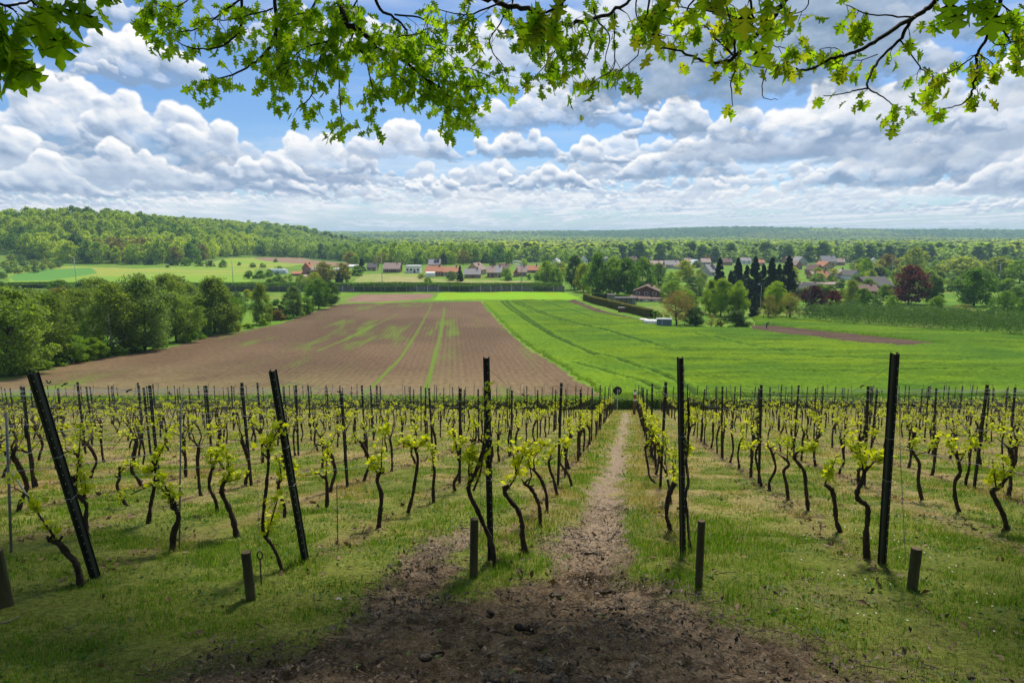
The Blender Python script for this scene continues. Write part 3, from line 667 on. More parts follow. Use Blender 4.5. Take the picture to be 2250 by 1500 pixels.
def crown_points(style, n, r):
    """leaf positions in a crown of unit height standing on z=0; returns points and clump number"""
    C = []; 
    if style in ('round', 'broad', 'tall', 'shrub', 'sparse', 'oval'):
        zlo, wid, top = {'round': (.10, .50, .97), 'broad': (.12, .62, .95), 'tall': (.10, .32, 1.0), 'shrub': (.0, .66, .93), 'sparse': (.17, .52, .95), 'oval': (.09, .42, .98)}[style]
        nc = {'sparse': 46, 'shrub': 52}.get(style, 76)
        for _ in range(nc):
            z = r.uniform(zlo, top); f = (z - zlo) / (top - zlo)
            prof = math.sin(math.pi * min(1, max(.0, (f * .86 + .14)) ** (1.0 if style != 'broad' else .8))) ** .6
            if style == 'shrub': prof = math.sqrt(max(.04, 1 - f * f))
            a = r.uniform(0, 2 * math.pi); q = r.rand() ** .45; rad = wid * prof * (q * .85 + .0) * (1 + .22 * math.sin(a * 2 + zlo * 9) + .12 * math.sin(a * 5))
            C.append((rad * math.cos(a), rad * math.sin(a), z, r.uniform(.065, .170) * (1.2 if style == 'broad' else 1)))
    elif style == 'birch':
        for _ in range(110):
            z = r.uniform(.08, .98); f = (z - .08) / .9; wd = .27 * math.sin(math.pi * (f * .75 + .2)) ** .8 + .02
            a = r.uniform(0, 2 * math.pi); q = r.rand() ** .5
            C.append((wd * q * math.cos(a), wd * q * math.sin(a), z, r.uniform(.05, .10)))
    elif style == 'poplar':
        for _ in range(60):
            z = r.uniform(.08, .99); f = (z - .08) / .9; wd = .13 * math.sin(math.pi * (f * .8 + .15)) ** .7
            a = r.uniform(0, 2 * math.pi); q = r.rand() ** .5; C.append((wd * q * math.cos(a), wd * q * math.sin(a), z, r.uniform(.05, .09)))
    elif style == 'conifer':
        for _ in range(150):
            z = r.uniform(.04, .99); wd = (.27 * (1 - z) ** .8 + .010) * (1 - .38 * ((z * 11) % 1)) * r.uniform(.75, 1.15); a = r.uniform(0, 2 * math.pi); q = r.rand() ** .3
            C.append((wd * q * math.cos(a), wd * q * math.sin(a), z - .06 * q, .022 + .055 * (1 - z)))
    C = np.array(C); k = r.randint(0, len(C), n); c = C[k]
    d = r.randn(n, 3); d /= np.linalg.norm(d, axis=1)[:, None]; rr = r.rand(n) ** .45
    P = c[:, :3] + d * (c[:, 3] * rr)[:, None] * np.array([1.15, 1.15, .8])
    if style == 'birch': P[:, 2] -= np.abs(r.rand(n)) ** 2 * .10
    if style == 'sparse': P[:, :2] *= 1.08
    if style == 'conifer': P[:, 2] = P[:, 2] * .98 + .02
    P[:, 2] = np.clip(P[:, 2], .01, None)
    return P, k, C
PROTO = {}
def proto(style, lod, seed):
    key = (style, lod, seed)
    if key in PROTO: return PROTO[key]
    r = np.random.RandomState(seed * 13 + hash(style) % 7 if False else seed * 13 + len(style))
    n, sz = {"hi": (15000, .0235), 'mid': (5000, .038), 'low': (1300, .066), 'tiny': (200, .145)}[lod]
    if style == 'sparse': n = int(n * .42); sz *= .8
    if style == 'birch': n = int(n * .75); sz *= .72
    if style == 'conifer': sz *= .8
    if style == 'shrub': sz *= 1.25
    P, k, C = crown_points(style, n, r)
    V, Fc = leaf_cloud(P, sz, r, droop=1.2 if style == 'birch' else .2, asp=1.4 if style in ('birch', 'conifer') else 1.0)
    cl = r.rand(len(C))[k]; rv = np.clip(.40 * r.rand(n) + .60 * cl, 0, 1)
    crown = npmesh('crown', V, Fc, {'r': np.repeat(rv, 4)})
    mb = MB(); lean = r.uniform(-.02, .02); n6 = 7 if lod == 'hi' else 5
    tk = {'birch': .011, 'shrub': .012, 'conifer': .014, 'poplar': .014}.get(style, .022)
    top = .9 if style in ('birch', 'conifer', 'poplar') else .62
    if style == 'shrub':
        for _ in range(5):
            a = r.uniform(0, 6.28); mb.tube([(0, 0, -.03), (.12 * math.cos(a), .12 * math.sin(a), .3), (.28 * math.cos(a), .28 * math.sin(a), .62)], [tk, tk * .7, tk * .3], 5)
    else:
        pts = [(lean * 3 * f + r.uniform(-1, 1) * .012, r.uniform(-1, 1) * .012, -.03 + f * (top + .03)) for f in np.linspace(0, 1, 7)]
        mb.tube(pts, [tk * (1.25 - 1.05 * f) for f in np.linspace(0, 1, 7)], n6)
        nb = {'tiny': 0, 'low': 3, 'mid': 10, 'hi': 20}[lod]
        order = np.argsort(-np.hypot(C[:, 0], C[:, 1]))[:nb]
        for j in order:
            tx, ty, tz = C[j, :3]; s0 = max(.14, min(top * .95, tz - .45 * math.hypot(tx, ty) - .05)); p0 = Vector((lean * 3 * s0 / top, 0, s0))
            mb.tube([p0, p0.lerp(Vector((tx, ty, tz)), .5) + Vector((0, 0, -.02)), (tx, ty, tz)], [tk * .45, tk * .28, tk * .09], 4, cap=False)
    trunk = mb.mesh('trunk', None, True)
    PROTO[key] = (crown, trunk, V, Fc, np.repeat(rv, 4)); return PROTO[key]
_tseed = [0]
def tree(x, y, h, w=None, style='round', col='green', name='tree', label=None, cat='tree', group=None, lod=None, seed=None, bark=None, dz=0.0):
    dist = math.hypot(x, y)
    if lod is None: lod = 'hi' if dist < 190 else 'mid' if dist < 330 else 'low'
    _tseed[0] += 1; sd = seed if seed is not None else _tseed[0] % {'hi': 3, 'mid': 4, 'low': 5}.get(lod, 3)
    crown, trunk = proto(style, lod, sd)[:2]
    base = {'round': 1.0, 'broad': 1.25, 'tall': .68, 'shrub': 1.35, 'sparse': 1.12, 'birch': .56, 'poplar': .30, 'conifer': .5, 'oval': .85}[style]
    t = empty(name, (x, y, gz(x, y) + dz), (_tseed[0] * 2.399) % 6.28, label, cat, group)
    sxy = h if w is None else w / base; sxy = max(.45 * h, min(2.2 * h, sxy)); t.scale = (sxy, sxy, h)
    c = link('crown', crown, t, LM['green']); c.material_slots[0].link = 'OBJECT'; c.material_slots[0].material = LM[col]
    k = link('trunk', trunk, t, BARK); k.material_slots[0].link = 'OBJECT'; k.material_slots[0].material = bark or (BARKB if style == 'birch' else BARK)
    return t
def ptree(px, base, wpx, hpx, style, col, label, name='tree', cat='tree', group=None, lod=None, seed=None, bark=None):
    """a tree whose foot is on the ground seen at (px, base)"""
    x, y = G1(px, base); s = mpp(x, y) * 1.01
    return tree(x, y, hpx * s, wpx * s, style, col, name, label, cat, group, lod, seed, bark)

# left belt between the ploughed field and the motorway
for a in [
    (25, 822, 215, 190, 'round', 'willow', 'big pale willow tree at the lower left corner of the field edge', 'willow_tree'),
    (108, 800, 100, 165, 'birch', 'birch', 'thin birch tree just right of the big corner willow', 'birch_tree'),
    (158, 796, 100, 62, 'shrub', 'mid', 'bright leafy shrub at the foot of the corner birch', 'shrub'),
    (205, 790, 80, 50, 'shrub', 'lime', 'low lime green shrub on the ploughed field verge', 'shrub'),
    (178, 765, 100, 135, 'birch', 'birch', 'slender white stemmed birch behind the low lime shrub', 'birch_tree'),
    (248, 778, 115, 160, 'birch', 'birch', 'tall drooping birch standing left of the grey green willow', 'birch_tree'),
    (318, 770, 150, 165, 'round', 'grey', 'large grey green willow in the middle of the tree belt', 'willow_tree'),
    (388, 752, 115, 110, 'round', 'willow', 'rounded sunlit willow right of the large grey green willow', 'willow_tree'),
    (372, 728, 80, 128, 'birch', 'birch', 'tall birch with top rising over the middle of the belt', 'birch_tree'),
    (428, 745, 50, 48, 'shrub', 'mid', 'small round shrub at the foot of the sunlit willow', 'shrub'),
    (474, 733, 120, 118, 'oval', 'birch', 'broad drooping birch near the gap in the tree belt', 'birch_tree'),
    (440, 728, 60, 80, 'birch', 'willow', 'narrow willow tucked left of the broad drooping birch', 'willow_tree'),
    (512, 728, 44, 50, 'shrub', 'pale', 'yellowish shrub on the right end of the dense belt', 'shrub'),
    (520, 708, 50, 55, 'round', 'green', 'dark green bush behind the yellowish shrub', 'shrub'),
    (577, 712, 44, 92, 'birch', 'birch', 'lone slim birch standing in the gap of the belt', 'birch_tree'),
    (578, 716, 26, 18, 'shrub', 'lime', 'small lime shrub at the base of the lone birch', 'shrub'),
    (612, 702, 56, 48, 'shrub', 'dark', 'dark thicket bush right of the lone birch', 'shrub'),
    (612, 704, 40, 24, 'shrub', 'brown', 'low brownish bramble before the dark thicket bush', 'shrub'),
    (645, 697, 58, 68, 'round', 'grey', 'grey green willow left of the dark end willow', 'willow_tree'),
    (672, 690, 46, 42, 'shrub', 'green', 'green bush between the two end willows', 'shrub'),
    (700, 679, 62, 66, 'round', 'green', 'dense dark willow near the end of the belt', 'willow_tree'),
    (727, 671, 46, 52, 'round', 'dark', 'dark rounded tree closing the right end of the belt', 'willow_tree'),
    (20, 760, 120, 120, 'birch', 'willow', 'feathery birch behind the big corner willow', 'birch_tree'),
    (72, 745, 110, 110, 'round', 'grey', 'dull green willow behind the corner birch', 'willow_tree'),
    (140, 735, 80, 105, 'birch', 'olive', 'olive birch deep in the left belt', 'birch_tree'),
    (215, 725, 70, 118, 'birch', 'birch', 'spindly birch with crown against the pale meadow', 'birch_tree'),
    (270, 730, 90, 95, 'round', 'willow', 'soft willow behind the large grey green willow', 'willow_tree'),
    (330, 715, 90, 98, 'birch', 'willow', 'loose topped birch behind the middle of the belt', 'birch_tree'),
    (420, 705, 80, 85, 'birch', 'birch', 'drooping birch behind the narrow willow', 'birch_tree'),
    (0, 718, 70, 90, 'round', 'green', 'green tree at the left picture edge behind the belt', 'tree'),
    (545, 655, 26, 20, 'shrub', 'yellow', 'yellow flowering shrub below the noise wall gap', 'shrub')]:
    ptree(*a[:7], name=a[7], cat='shrub' if a[7] == 'shrub' else 'tree', lod='hi')
r_ = random.Random(4)
for i in range(46):
    px = r_.uniform(-60, 520); py = r_.uniform(652, 700) if px > 150 else r_.uniform(665, 745)
    st = r_.choice(['birch', 'round', 'shrub', 'shrub', 'oval'])
    ptree(px, py, r_.uniform(50, 80), r_.uniform(30, 52) * (1.35 if st == 'birch' else 1), st, r_.choice(['willow', 'grey', 'green', 'birch', 'dark']), 'self sown young tree or bush filling the belt behind the front willows', 'young_tree', group='young trees behind the front willows', lod='mid')
for i, (px, py, w, c) in enumerate([(26, 824, 60, 'mid'), (60, 820, 55, 'green'), (95, 812, 50, 'lime'), (130, 804, 46, 'mid'), (225, 785, 40, 'green'), (262, 780, 44, 'mid'), (300, 775, 40, 'green'), (352, 763, 44, 'lime'), (402, 752, 36, 'mid'), (450, 738, 40, 'green'), (492, 730, 36, 'mid'), (545, 722, 30, 'lime'), (630, 702, 30, 'green'), (662, 694, 28, 'mid')]):
    ptree(px, py, w, w * .42, 'shrub', c, 'low leafy undergrowth bush along the ploughed field verge', 'undergrowth_bush', 'shrub', 'low bushes along the ploughed field verge', lod='mid')

# around the brick house and the gardens, right of the middle
for a in [
    (1262, 636, 44, 72, 'oval', 'dark', 'dark green tree at the left end of the garden copse'), (1282, 641, 46, 62, 'round', 'yellow', 'yellow green tree second in the garden copse'),
    (1312, 652, 66, 92, 'oval', 'green', 'tall deep green tree in front of the garden copse'), (1348, 650, 60, 84, 'round', 'mid', 'mid green tree right of the tall copse tree'),
    (1378, 652, 62, 82, 'oval', 'green', 'green tree left above the brick house'), (1410, 640, 66, 74, 'round', 'green', 'full green tree behind the brick house roof'),
    (1340, 622, 50, 46, 'round', 'lime', 'lime tree rising behind the garden copse'), (1362, 618, 44, 40, 'round', 'yellow', 'small yellow crowned tree behind the copse'),
    (1300, 612, 56, 36, 'round', 'mid', 'round tree beyond the left of the copse'), (1447, 622, 42, 44, 'round', 'grey', 'greyish tree above the right of the brick house'),
    (1475, 632, 36, 34, 'round', 'lime', 'bright lime ball shaped tree behind the house'), (1506, 618, 40, 46, 'round', 'yellow', 'loose yellow tree before the pale rooftops'),
    (1478, 664, 62, 48, 'round', 'mid', 'wide green tree just right of the brick house'), (1536, 652, 46, 44, 'sparse', 'grey', 'bare looking grey tree left of the lime pair'),
    (1512, 682, 54, 44, 'round', 'mid', 'rounded green tree below the bare grey tree'), (1560, 690, 40, 72, 'oval', 'lime', 'slim lime tree at the left of the lime pair'),
    (1584, 695, 60, 80, 'oval', 'lime', 'large bright lime tree, left one of the garden pair'), (1622, 696, 52, 74, 'oval', 'lime', 'large bright lime tree, right one of the garden pair'),
    (1486, 714, 92, 76, 'sparse', 'brown', 'wide brownish sparse tree beside the polytunnel'), (1440, 708, 34, 26, 'shrub', 'green', 'green bush hiding the end of the clipped hedge'),
    (1528, 716, 56, 42, 'round', 'dark', 'dark spreading tree right of the brownish sparse tree'), (1505, 712, 34, 32, 'sparse', 'brown', 'small brownish tree behind the dark spreading tree'),
    (1562, 720, 30, 30, 'sparse', 'olive', 'little bare branched tree before the round dark bush'), (1617, 720, 74, 40, 'shrub', 'dark', 'large round dark bush on the wheat field edge'),
    (1582, 718, 22, 20, 'shrub', 'olive', 'small olive bush left of the round dark bush'),
    (1705, 695, 62, 76, 'round', 'lime', 'fresh lime green tree below the spruces'), (1688, 700, 52, 52, 'sparse', 'olive', 'olive thin crowned tree left of the fresh lime tree'),
    (1735, 700, 54, 58, 'sparse', 'olive', 'olive thin crowned tree right of the fresh lime tree'),
    (1785, 690, 58, 62, 'round', 'plum', 'dark plum tree, left one of the purple pair'), (1828, 690, 50, 52, 'round', 'copper', 'reddish plum tree, right one of the purple pair'), (1845, 692, 22, 16, 'shrub', 'dark', 'dark bush under the reddish plum tree'),
    (1868, 672, 38, 56, 'oval', 'pale', 'pale green tree left of the dark garden bushes'), (1895, 676, 50, 44, 'shrub', 'green', 'dark rounded garden bush behind the orchard rows'), (1870, 680, 36, 22, 'shrub', 'dark', 'dark low bush under the pale green tree'),
    (1928, 676, 30, 28, 'shrub', 'grey', 'greyish garden bush in front of the brown roofed house'), (1962, 680, 46, 32, 'shrub', 'mid', 'bright green bush below the brown roofed house'), (1942, 660, 28, 34, 'oval', 'mid', 'small upright tree before the dark barn roof'),
    (1996, 668, 90, 84, 'round', 'copper', 'large copper beech with dark red crown'), (2048, 668, 52, 62, 'round', 'dark', 'blackish green tree right of the copper beech'), (2054, 640, 46, 34, 'round', 'pale', 'pale round tree behind the blackish green tree'),
    (2140, 672, 92, 82, 'round', 'green', 'big solid green tree on the right side lawn'), (2060, 690, 46, 40, 'round', 'mid', 'fresh green small tree on the lawn right of the copper beech'),
    (2100, 694, 34, 24, 'sparse', 'olive', 'scrubby olive bush left of the big lawn tree'), (2118, 697, 36, 28, 'sparse', 'brown', 'brownish bare bush at the foot of the big lawn tree'),
    (2205, 690, 64, 50, 'broad', 'green', 'spreading green tree near the right picture edge'), (2246, 688, 40, 34, 'round', 'mid', 'green tree cut by the right picture edge'), (2175, 690, 16, 10, 'shrub', 'dark', 'tiny dark bush on the right lawn'),
    (2112, 606, 140, 44, 'broad', 'pale', 'wide pale poplar group behind the big lawn tree'), (2010, 600, 60, 56, 'round', 'pale', 'tall pale tree above the copper beech'), (2190, 618, 90, 54, 'broad', 'pale', 'wide pale tree above the spreading green tree'),
    (2240, 622, 60, 52, 'round', 'mid', 'tree in the right corner before the motorway mast'), (1902, 612, 40, 46, 'round', 'mid', 'green tree left of the motorway mast'), (1928, 616, 40, 30, 'shrub', 'spruce', 'dark yew below the motorway mast'),
    (1950, 604, 46, 44, 'round', 'brown', 'reddish brown tree behind the motorway mast'), (1740, 618, 44, 32, 'round', 'yellow', 'yellow green round tree right of the spruces'), (1833, 612, 40, 22, 'round', 'yellow', 'yellow tree before the white house'),
    (1905, 625, 26, 20, 'round', 'lime', 'lime tree right of the white house'), (1880, 618, 22, 15, 'round', 'green', 'small green tree touching the white house gable'), (1800, 605, 30, 16, 'shrub', 'pale', 'pale bush among the brick gables'),
    (712, 622, 54, 46, 'round', 'olive', 'tall olive grey tree behind the end of the belt'), (692, 628, 30, 30, 'round', 'yellow', 'yellowish tree beside the orange roofed farmhouse'), (678, 630, 34, 22, 'sparse', 'pale', 'pale scrub before the farmhouse'),
    (752, 622, 44, 44, 'round', 'olive', 'olive tree with bare twigs at the paddock'), (745, 624, 26, 24, 'shrub', 'spruce', 'dark spruce bush at the foot of the olive tree'), (786, 606, 40, 24, 'shrub', 'green', 'round green bush left of the paddock'),
    (795, 596, 20, 30, 'conifer', 'spruce', 'dark cypress beside the dark roofed house'), (810, 578, 24, 20, 'round', 'lime', 'lime tree above the dark roofed house'), (832, 584, 26, 26, 'sparse', 'brown', 'brown bare tree left of the grey roofed bungalow'),
    (975, 584, 22, 26, 'round', 'spruce', 'round blackish tree beside the solar panel roof'), (1000, 580, 36, 34, 'round', 'yellow', 'golden tree behind the orange roofs'), (1018, 582, 34, 32, 'round', 'olive', 'olive crowned tree right of the golden tree'),
    (1055, 578, 32, 34, 'round', 'mid', 'green tree behind the tan gabled house'), (1095, 580, 40, 42, 'round', 'green', 'large green tree above the grey twin roof'), (1083, 586, 22, 22, 'round', 'dark', 'dark tree touching the grey twin roof'), (1118, 584, 22, 32, 'oval', 'green', 'upright green tree right of the large green tree'),
    (1156, 576, 30, 30, 'round', 'copper', 'copper beech among the far village trees'), (1150, 590, 26, 22, 'round', 'lime', 'lime tree in front of the far copper beech'), (1112, 614, 26, 26, 'round', 'mid', 'green garden tree right of the grey twin roof'),
    (1117, 617, 20, 14, 'shrub', 'green', 'round garden bush at the lawn edge'), (992, 616, 28, 20, 'round', 'grey', 'greyish bush before the orange roofs'), (1011, 618, 17, 36, 'conifer', 'spruce', 'narrow garden spruce before the orange roofs'),
    (940, 622, 26, 14, 'shrub', 'lime', 'lime garden shrub at the end of the paddock'), (925, 612, 18, 12, 'shrub', 'pale', 'pale shrub under the white house'), (1163, 614, 14, 12, 'shrub', 'green', 'dark round bush by the white lane'),
    (1200, 622, 50, 48, 'round', 'lime', 'lime tree at the end of the motorway wall'), (1222, 624, 36, 36, 'round', 'mid', 'green tree right of the lime wall end tree'), (1182, 618, 22, 22, 'round', 'green', 'green tree right of the white lane'), (1230, 600, 40, 26, 'round', 'pale', 'pale tree below the white gable')]:
    px, base, w, h, st, c, lab = a; nm = {'conifer': 'conifer_tree', 'shrub': 'shrub'}.get(st, 'tree')
    ptree(px, base, w, h, st, c, lab, name=nm, cat='shrub' if nm == 'shrub' else 'tree')
for i, (px, base, w, h) in enumerate([(1578, 668, 46, 104), (1603, 662, 34, 70), (1618, 668, 44, 104), (1638, 664, 36, 84), (1655, 672, 48, 112), (1692, 676, 52, 112), (1674, 668, 40, 90), (1728, 676, 56, 118), (1708, 670, 40, 92)]):
    ptree(px, base, w, h, 'conifer', 'spruce', ['leftmost tall dark spruce of the row', 'short bare stemmed spruce second in the row', 'tall spruce third from the left of the row', 'slim spruce in the middle of the row', 'pointed spruce above the blue spruce', 'thick spruce left of the rightmost pair', 'spruce half hidden behind the pointed spruce', 'rightmost and tallest spruce of the row', 'spruce half hidden beside the tallest spruce'][i], 'spruce_tree', group='tall dark spruces right of the middle', lod='hi')
ptree(1656, 696, 26, 58, 'conifer', 'bluespruce', 'small blue spruce standing before the tall spruces', 'spruce_tree', lod='hi')
for i, (px, base, w, h) in enumerate([(1735, 700, 7, 13), (1728, 699, 4, 9), (1677, 702, 6, 10)]):
    ptree(px, base, w, h, 'conifer', 'dark', ['clipped dark cypress at the start of the orchard rows', 'thinnest dark cypress beside the clipped one', 'tiny cone cypress on the lawn below the blue spruce'][i], 'cypress', group='small dark cypresses', lod='mid')

# orchard trees and hedgerow bushes on the left meadows
for i in range(16):
    px, py = [(20, 600), (40, 602), (60, 598), (78, 599), (95, 594), (112, 591), (128, 588), (10, 590), (30, 588), (52, 586), (75, 585), (100, 583), (45, 574), (68, 570), (25, 572), (5, 612)][i]
    ptree(px, py, 22, 15, 'round', 'pale' if i % 3 else 'grey', 'small pale orchard tree on the left meadow slope', 'orchard_tree', group='orchard trees on the left slope')
for i, (px, py, w) in enumerate([(462, 586, 24), (490, 587, 26), (526, 583, 12), (555, 588, 18), (577, 588, 16), (548, 612, 30), (572, 610, 26), (592, 605, 22), (612, 597, 22), (382, 583, 24), (410, 584, 30), (440, 585, 26), (330, 582, 30), (290, 580, 26), (606, 576, 14), (368, 588, 10)]):
    ptree(px, py, w, w * .62, 'shrub', 'green' if i % 3 else 'dark', 'dark hedgerow bush between the left meadows', 'hedgerow_bush', 'shrub', 'hedgerow bushes on the left meadows')
for i in range(26):
    px = r_.uniform(598, 690) if i < 12 else r_.uniform(560, 760); py = r_.uniform(608, 624)
    ptree(px, py, r_.uniform(12, 24), r_.uniform(8, 15), 'shrub', r_.choice(['pale', 'mid', 'green', 'lime']), 'small bush in the scrubby ground by the farmhouse', 'scrub_bush', 'shrub', 'scrub bushes by the farmhouse')

# ---- woods: individual trees in front, the mass behind as ground-covering wood
def scatter(n, reg, mind, seed, tries=60000):
    r = random.Random(seed); pts = []; cell = {}
    for _ in range(tries):
        if len(pts) >= n: break
        p = reg(r)
        if p is None: continue
        k = (int(p[0] // mind), int(p[1] // mind)); ok = True
        for i in (-1, 0, 1):
            for j in (-1, 0, 1):
                for q in cell.get((k[0] + i, k[1] + j), ()):
                    if (q[0] - p[0]) ** 2 + (q[1] - p[1]) ** 2 < mind * mind: ok = False
        if ok: pts.append(p); cell.setdefault(k, []).append(p)
    return pts
def wood_front(px):      # base line of the wood in the photograph
    return float(np.interp(px, [-300, 0, 60, 110, 160, 300, 420, 445, 500, 560, 640, 700, 800, 900, 1000, 1100, 1250], [545, 543, 556, 570, 577, 581, 580, 574, 566, 563, 566, 569, 577, 582, 580, 578, 576]))
def reg_hill(r):
    px = r.uniform(-420, 1080); x0, y0 = WF(px); y = y0 + r.uniform(0, 1) ** 1.3 * 420; X = (px - 1125) / F
    return (X * y / .985, y)
_px = np.arange(-440, 1300, 20.0); _wx, _wy = G(_px, np.array([wood_front(p) for p in _px]))
def WF(px): return float(np.interp(px, _px, _wx)), float(np.interp(px, _px, _wy))
pts = scatter(2600, reg_hill, 9.5, 7)
def vis(p):
    px = 1125 + p[0] / p[1] * F * .985; return -60 < px < 1150, p[1] - WF(px)[1]
pts.sort(key=lambda p: (not vis(p)[0], vis(p)[1]))
def wcol(x, y, r):
    v = float(vn(x, y, 70, 2)) + r.uniform(-.18, .18); w = float(vn(x, y, 160, 4))
    px = 1125 + x / y * F
    if 180 < px < 460 and vis((x, y))[1] < 60: return r.choice(['olive', 'olive', 'woodl', 'wood', 'green'])
    if px > 560: return 'green' if v < .30 else 'vmid' if v < .55 else 'wood'
    return 'green' if v < .26 else 'wood' if v < .48 else 'woodl' if v < .93 else 'dark'
r2 = random.Random(8)
def merged(name, label, items, mat, cat='wood', style_lod=('round', 'low')):
    """many trees nobody could count, as one mass"""
    Vs = []; Fs = []; Rs = []; off = 0
    xs = np.array([q[0] for q in items]); zs = hz(xs, np.array([q[1] for q in items])) + CZ
    for j_, (x, y, h, w, st, lod, sd) in enumerate(items):
        _, _, V, Fc, rv = proto(st, lod, sd); a = r2.uniform(0, 6.28); c, s = math.cos(a), math.sin(a)
        P = np.stack([(V[:, 0] * c - V[:, 1] * s) * w + x, (V[:, 0] * s + V[:, 1] * c) * w + y, V[:, 2] * h + zs[j_]], 1)
        Vs.append(P); Fs.append(Fc + off); Rs.append(np.clip(rv * .5 + r2.random() * .5, 0, 1)); off += len(V)
    me = npmesh(name, np.concatenate(Vs), np.concatenate(Fs), {'r': np.concatenate(Rs)}, mat=mat)
    return tag(link(name, me), label, cat, kind='stuff')
rest = {}
for i, p in enumerate(pts):
    x, y = p; h = r2.uniform(11, 17); w = h * r2.uniform(.8, 1.05); c = wcol(x, y, r2); st = r2.choice(['round', 'round', 'oval', 'broad'])
    v, d = vis(p)
    if i < 270 and v: tree(x, y, h, w * {'round': 1, 'oval': .85, 'broad': 1.2}[st], st, c, 'woodland_tree', 'leafy tree on the edge of the wooded hill on the left', 'tree', 'trees along the edge of the hill wood', lod='low')
    else: rest.setdefault(c, []).append((x, y, h, w, st, 'low', i % 5))
for c, it in rest.items(): merged('hill_woodland', 'dense deciduous wood covering the hill on the left', it, LM[c])
# village and valley trees behind the gardens
GR = 'trees among and behind the village houses'
for i in range(270):
    px = r2.uniform(1200, 2330); py = r2.uniform(566, 622)
    if 1290 < px < 1870 and py > 574 and r2.random() < .85: py = r2.uniform(562, 572)
    h = r2.uniform(14, 26) * (.75 if py < 575 else 1); c = r2.choice(['mid', 'green', 'pale', 'lime', 'grey', 'wood', 'yellow'])
    ptree(px, py, h * 1.25, h * (1 - (606 - py) / 110), 'round' if i % 3 else 'oval', c, 'broadleaf tree standing among the village houses beyond the gardens', 'village_tree', group=GR, lod='low')
for i in range(64):
    px = r2.uniform(1890, 2290) if i % 2 else r2.choice([r2.uniform(1430, 1575), r2.uniform(1740, 1890)]); py = r2.uniform(612, 668)
    if 1740 < px < 1880 and py > 640: py = 655
    h = r2.uniform(20, 36); ptree(px, py, h * 1.2, h * .85, r2.choice(['round', 'oval', 'shrub']), r2.choice(['mid', 'green', 'lime', 'grey', 'pale', 'dark']), 'garden tree or bush filling the plots right of the spruces and brick house', 'garden_tree', group='garden trees and bushes between the houses')
for i in range(60):
    px = r2.uniform(760, 1260); py = r2.uniform(566, 584); h = r2.uniform(16, 30)
    ptree(px, py, h * 1.15, h, 'round', r2.choice(['mid', 'green', 'lime', 'wood', 'olive', 'yellow']), 'broadleaf tree behind the row of village houses', 'village_tree', group=GR, lod='low')
def reg_val(r):
    y = 640 + 1900 * r.random() ** 1.2; x = r.uniform(-.42, .86) * y
    if x < -.1 * y and y < 1050: return None
    return (x, y)
vt = scatter(7200, reg_val, 10.5, 11, 120000); groups = {}
_a = np.array(vt); _v1 = vn(_a[:, 0] * .5, _a[:, 1], 90, 1); _v2 = vn(_a[:, 0] * .4, _a[:, 1], 150, 3)
for i, (x, y) in enumerate(vt):
    v = _v1[i] + r2.uniform(-.12, .12); pop = _v2[i] + r2.uniform(-.1, .1) > .46
    c = ('poplar' if pop else 'wood') if v > .42 else ('vdark' if v < .30 else 'vmid')
    h = r2.uniform(14, 20) if pop else r2.uniform(11, 16); st = 'poplar' if pop else 'round'
    groups.setdefault(c, []).append((x, y, h, h * (2.0 if pop else 1.25), st, 'tiny' if y > 900 else 'low' if r2.random() < .0 else 'tiny', i % 3))
for c, it in groups.items(): merged('valley_woodland', 'band of woods and poplar rows across the valley floor', it, LM[c])
def reg_far(r):
    y = 2500 + 2300 * r.random(); return (r.uniform(-.75, .95) * y, y)
ft = scatter(9000, reg_far, 24, 12, 60000); groups = {}
_a = np.array(ft); _v1 = vn(_a[:, 0], _a[:, 1], 400, 1); _v2 = vn(_a[:, 0], _a[:, 1], 300, 3)
for i, (x, y) in enumerate(ft):
    c = 'green' if _v1[i] < .5 else 'wood' if _v2[i] < .6 else 'pale'
    groups.setdefault(str(c), []).append((x, y, r2.uniform(13, 20), r2.uniform(28, 40), 'round', 'tiny', i % 3))
for c, it in groups.items(): merged('ridge_woodland', 'dark woods along the far ridge at the horizon', it, LM[c])

# ------------------------------------------------------------------ houses, sheds, walls, masts
WM = {'brick': surf('brick_wall', (.30, .13, .085), .9, .25, 3, col2=(.38, .19, .13)), 'dbrick': surf('dark_brick_wall', (.15, .075, .055), .9, .25, 3), 'tan': surf('tan_brick_wall', (.48, .33, .22), .9, .2, 3),
      'white': surf('white_render', (.78, .77, .74), .8, .08, 1), 'grey': surf('grey_render', (.40, .39, .37), .85, .12, 1), 'bluewhite': surf('pale_render', (.62, .68, .72), .8, .06, 1)}
RM = {'orange': surf('orange_roof_tiles', (.42, .17, .085), .8, .22, 3, stretch=(1, 1, 3)), 'grey': surf('grey_roof_tiles', (.30, .28, .28), .8, .2, 3, stretch=(1, 1, 3)), 'dark': surf('dark_roof_tiles', (.060, .055, .060), .7, .25, 3, stretch=(1, 1, 3)),
      'brown': surf('brown_roof_tiles', (.16, .095, .075), .8, .25, 3, stretch=(1, 1, 3)), 'pink': surf('pinkish_roof_tiles', (.44, .30, .26), .8, .15, 3), 'tanr': surf('weathered_roof_tiles', (.33, .24, .20), .8, .2, 3), 'white': surf('light_metal_roof', (.70, .70, .72), .5, .08, 1)}
GLASS = surf('window_glass', (.03, .04, .05), .15, .3, 1, spec=.6); TRIM = surf('white_trim', (.75, .75, .74), .6, .06, 2); DOORM = surf('door_paint', (.12, .10, .09), .6, .2, 2); SOLAR = surf('solar_panel', (.012, .014, .025), .25, .2, 1, spec=.6)
METAL = surf('galvanised_metal', (.42, .44, .46), .5, .12, 5, metal=.3)
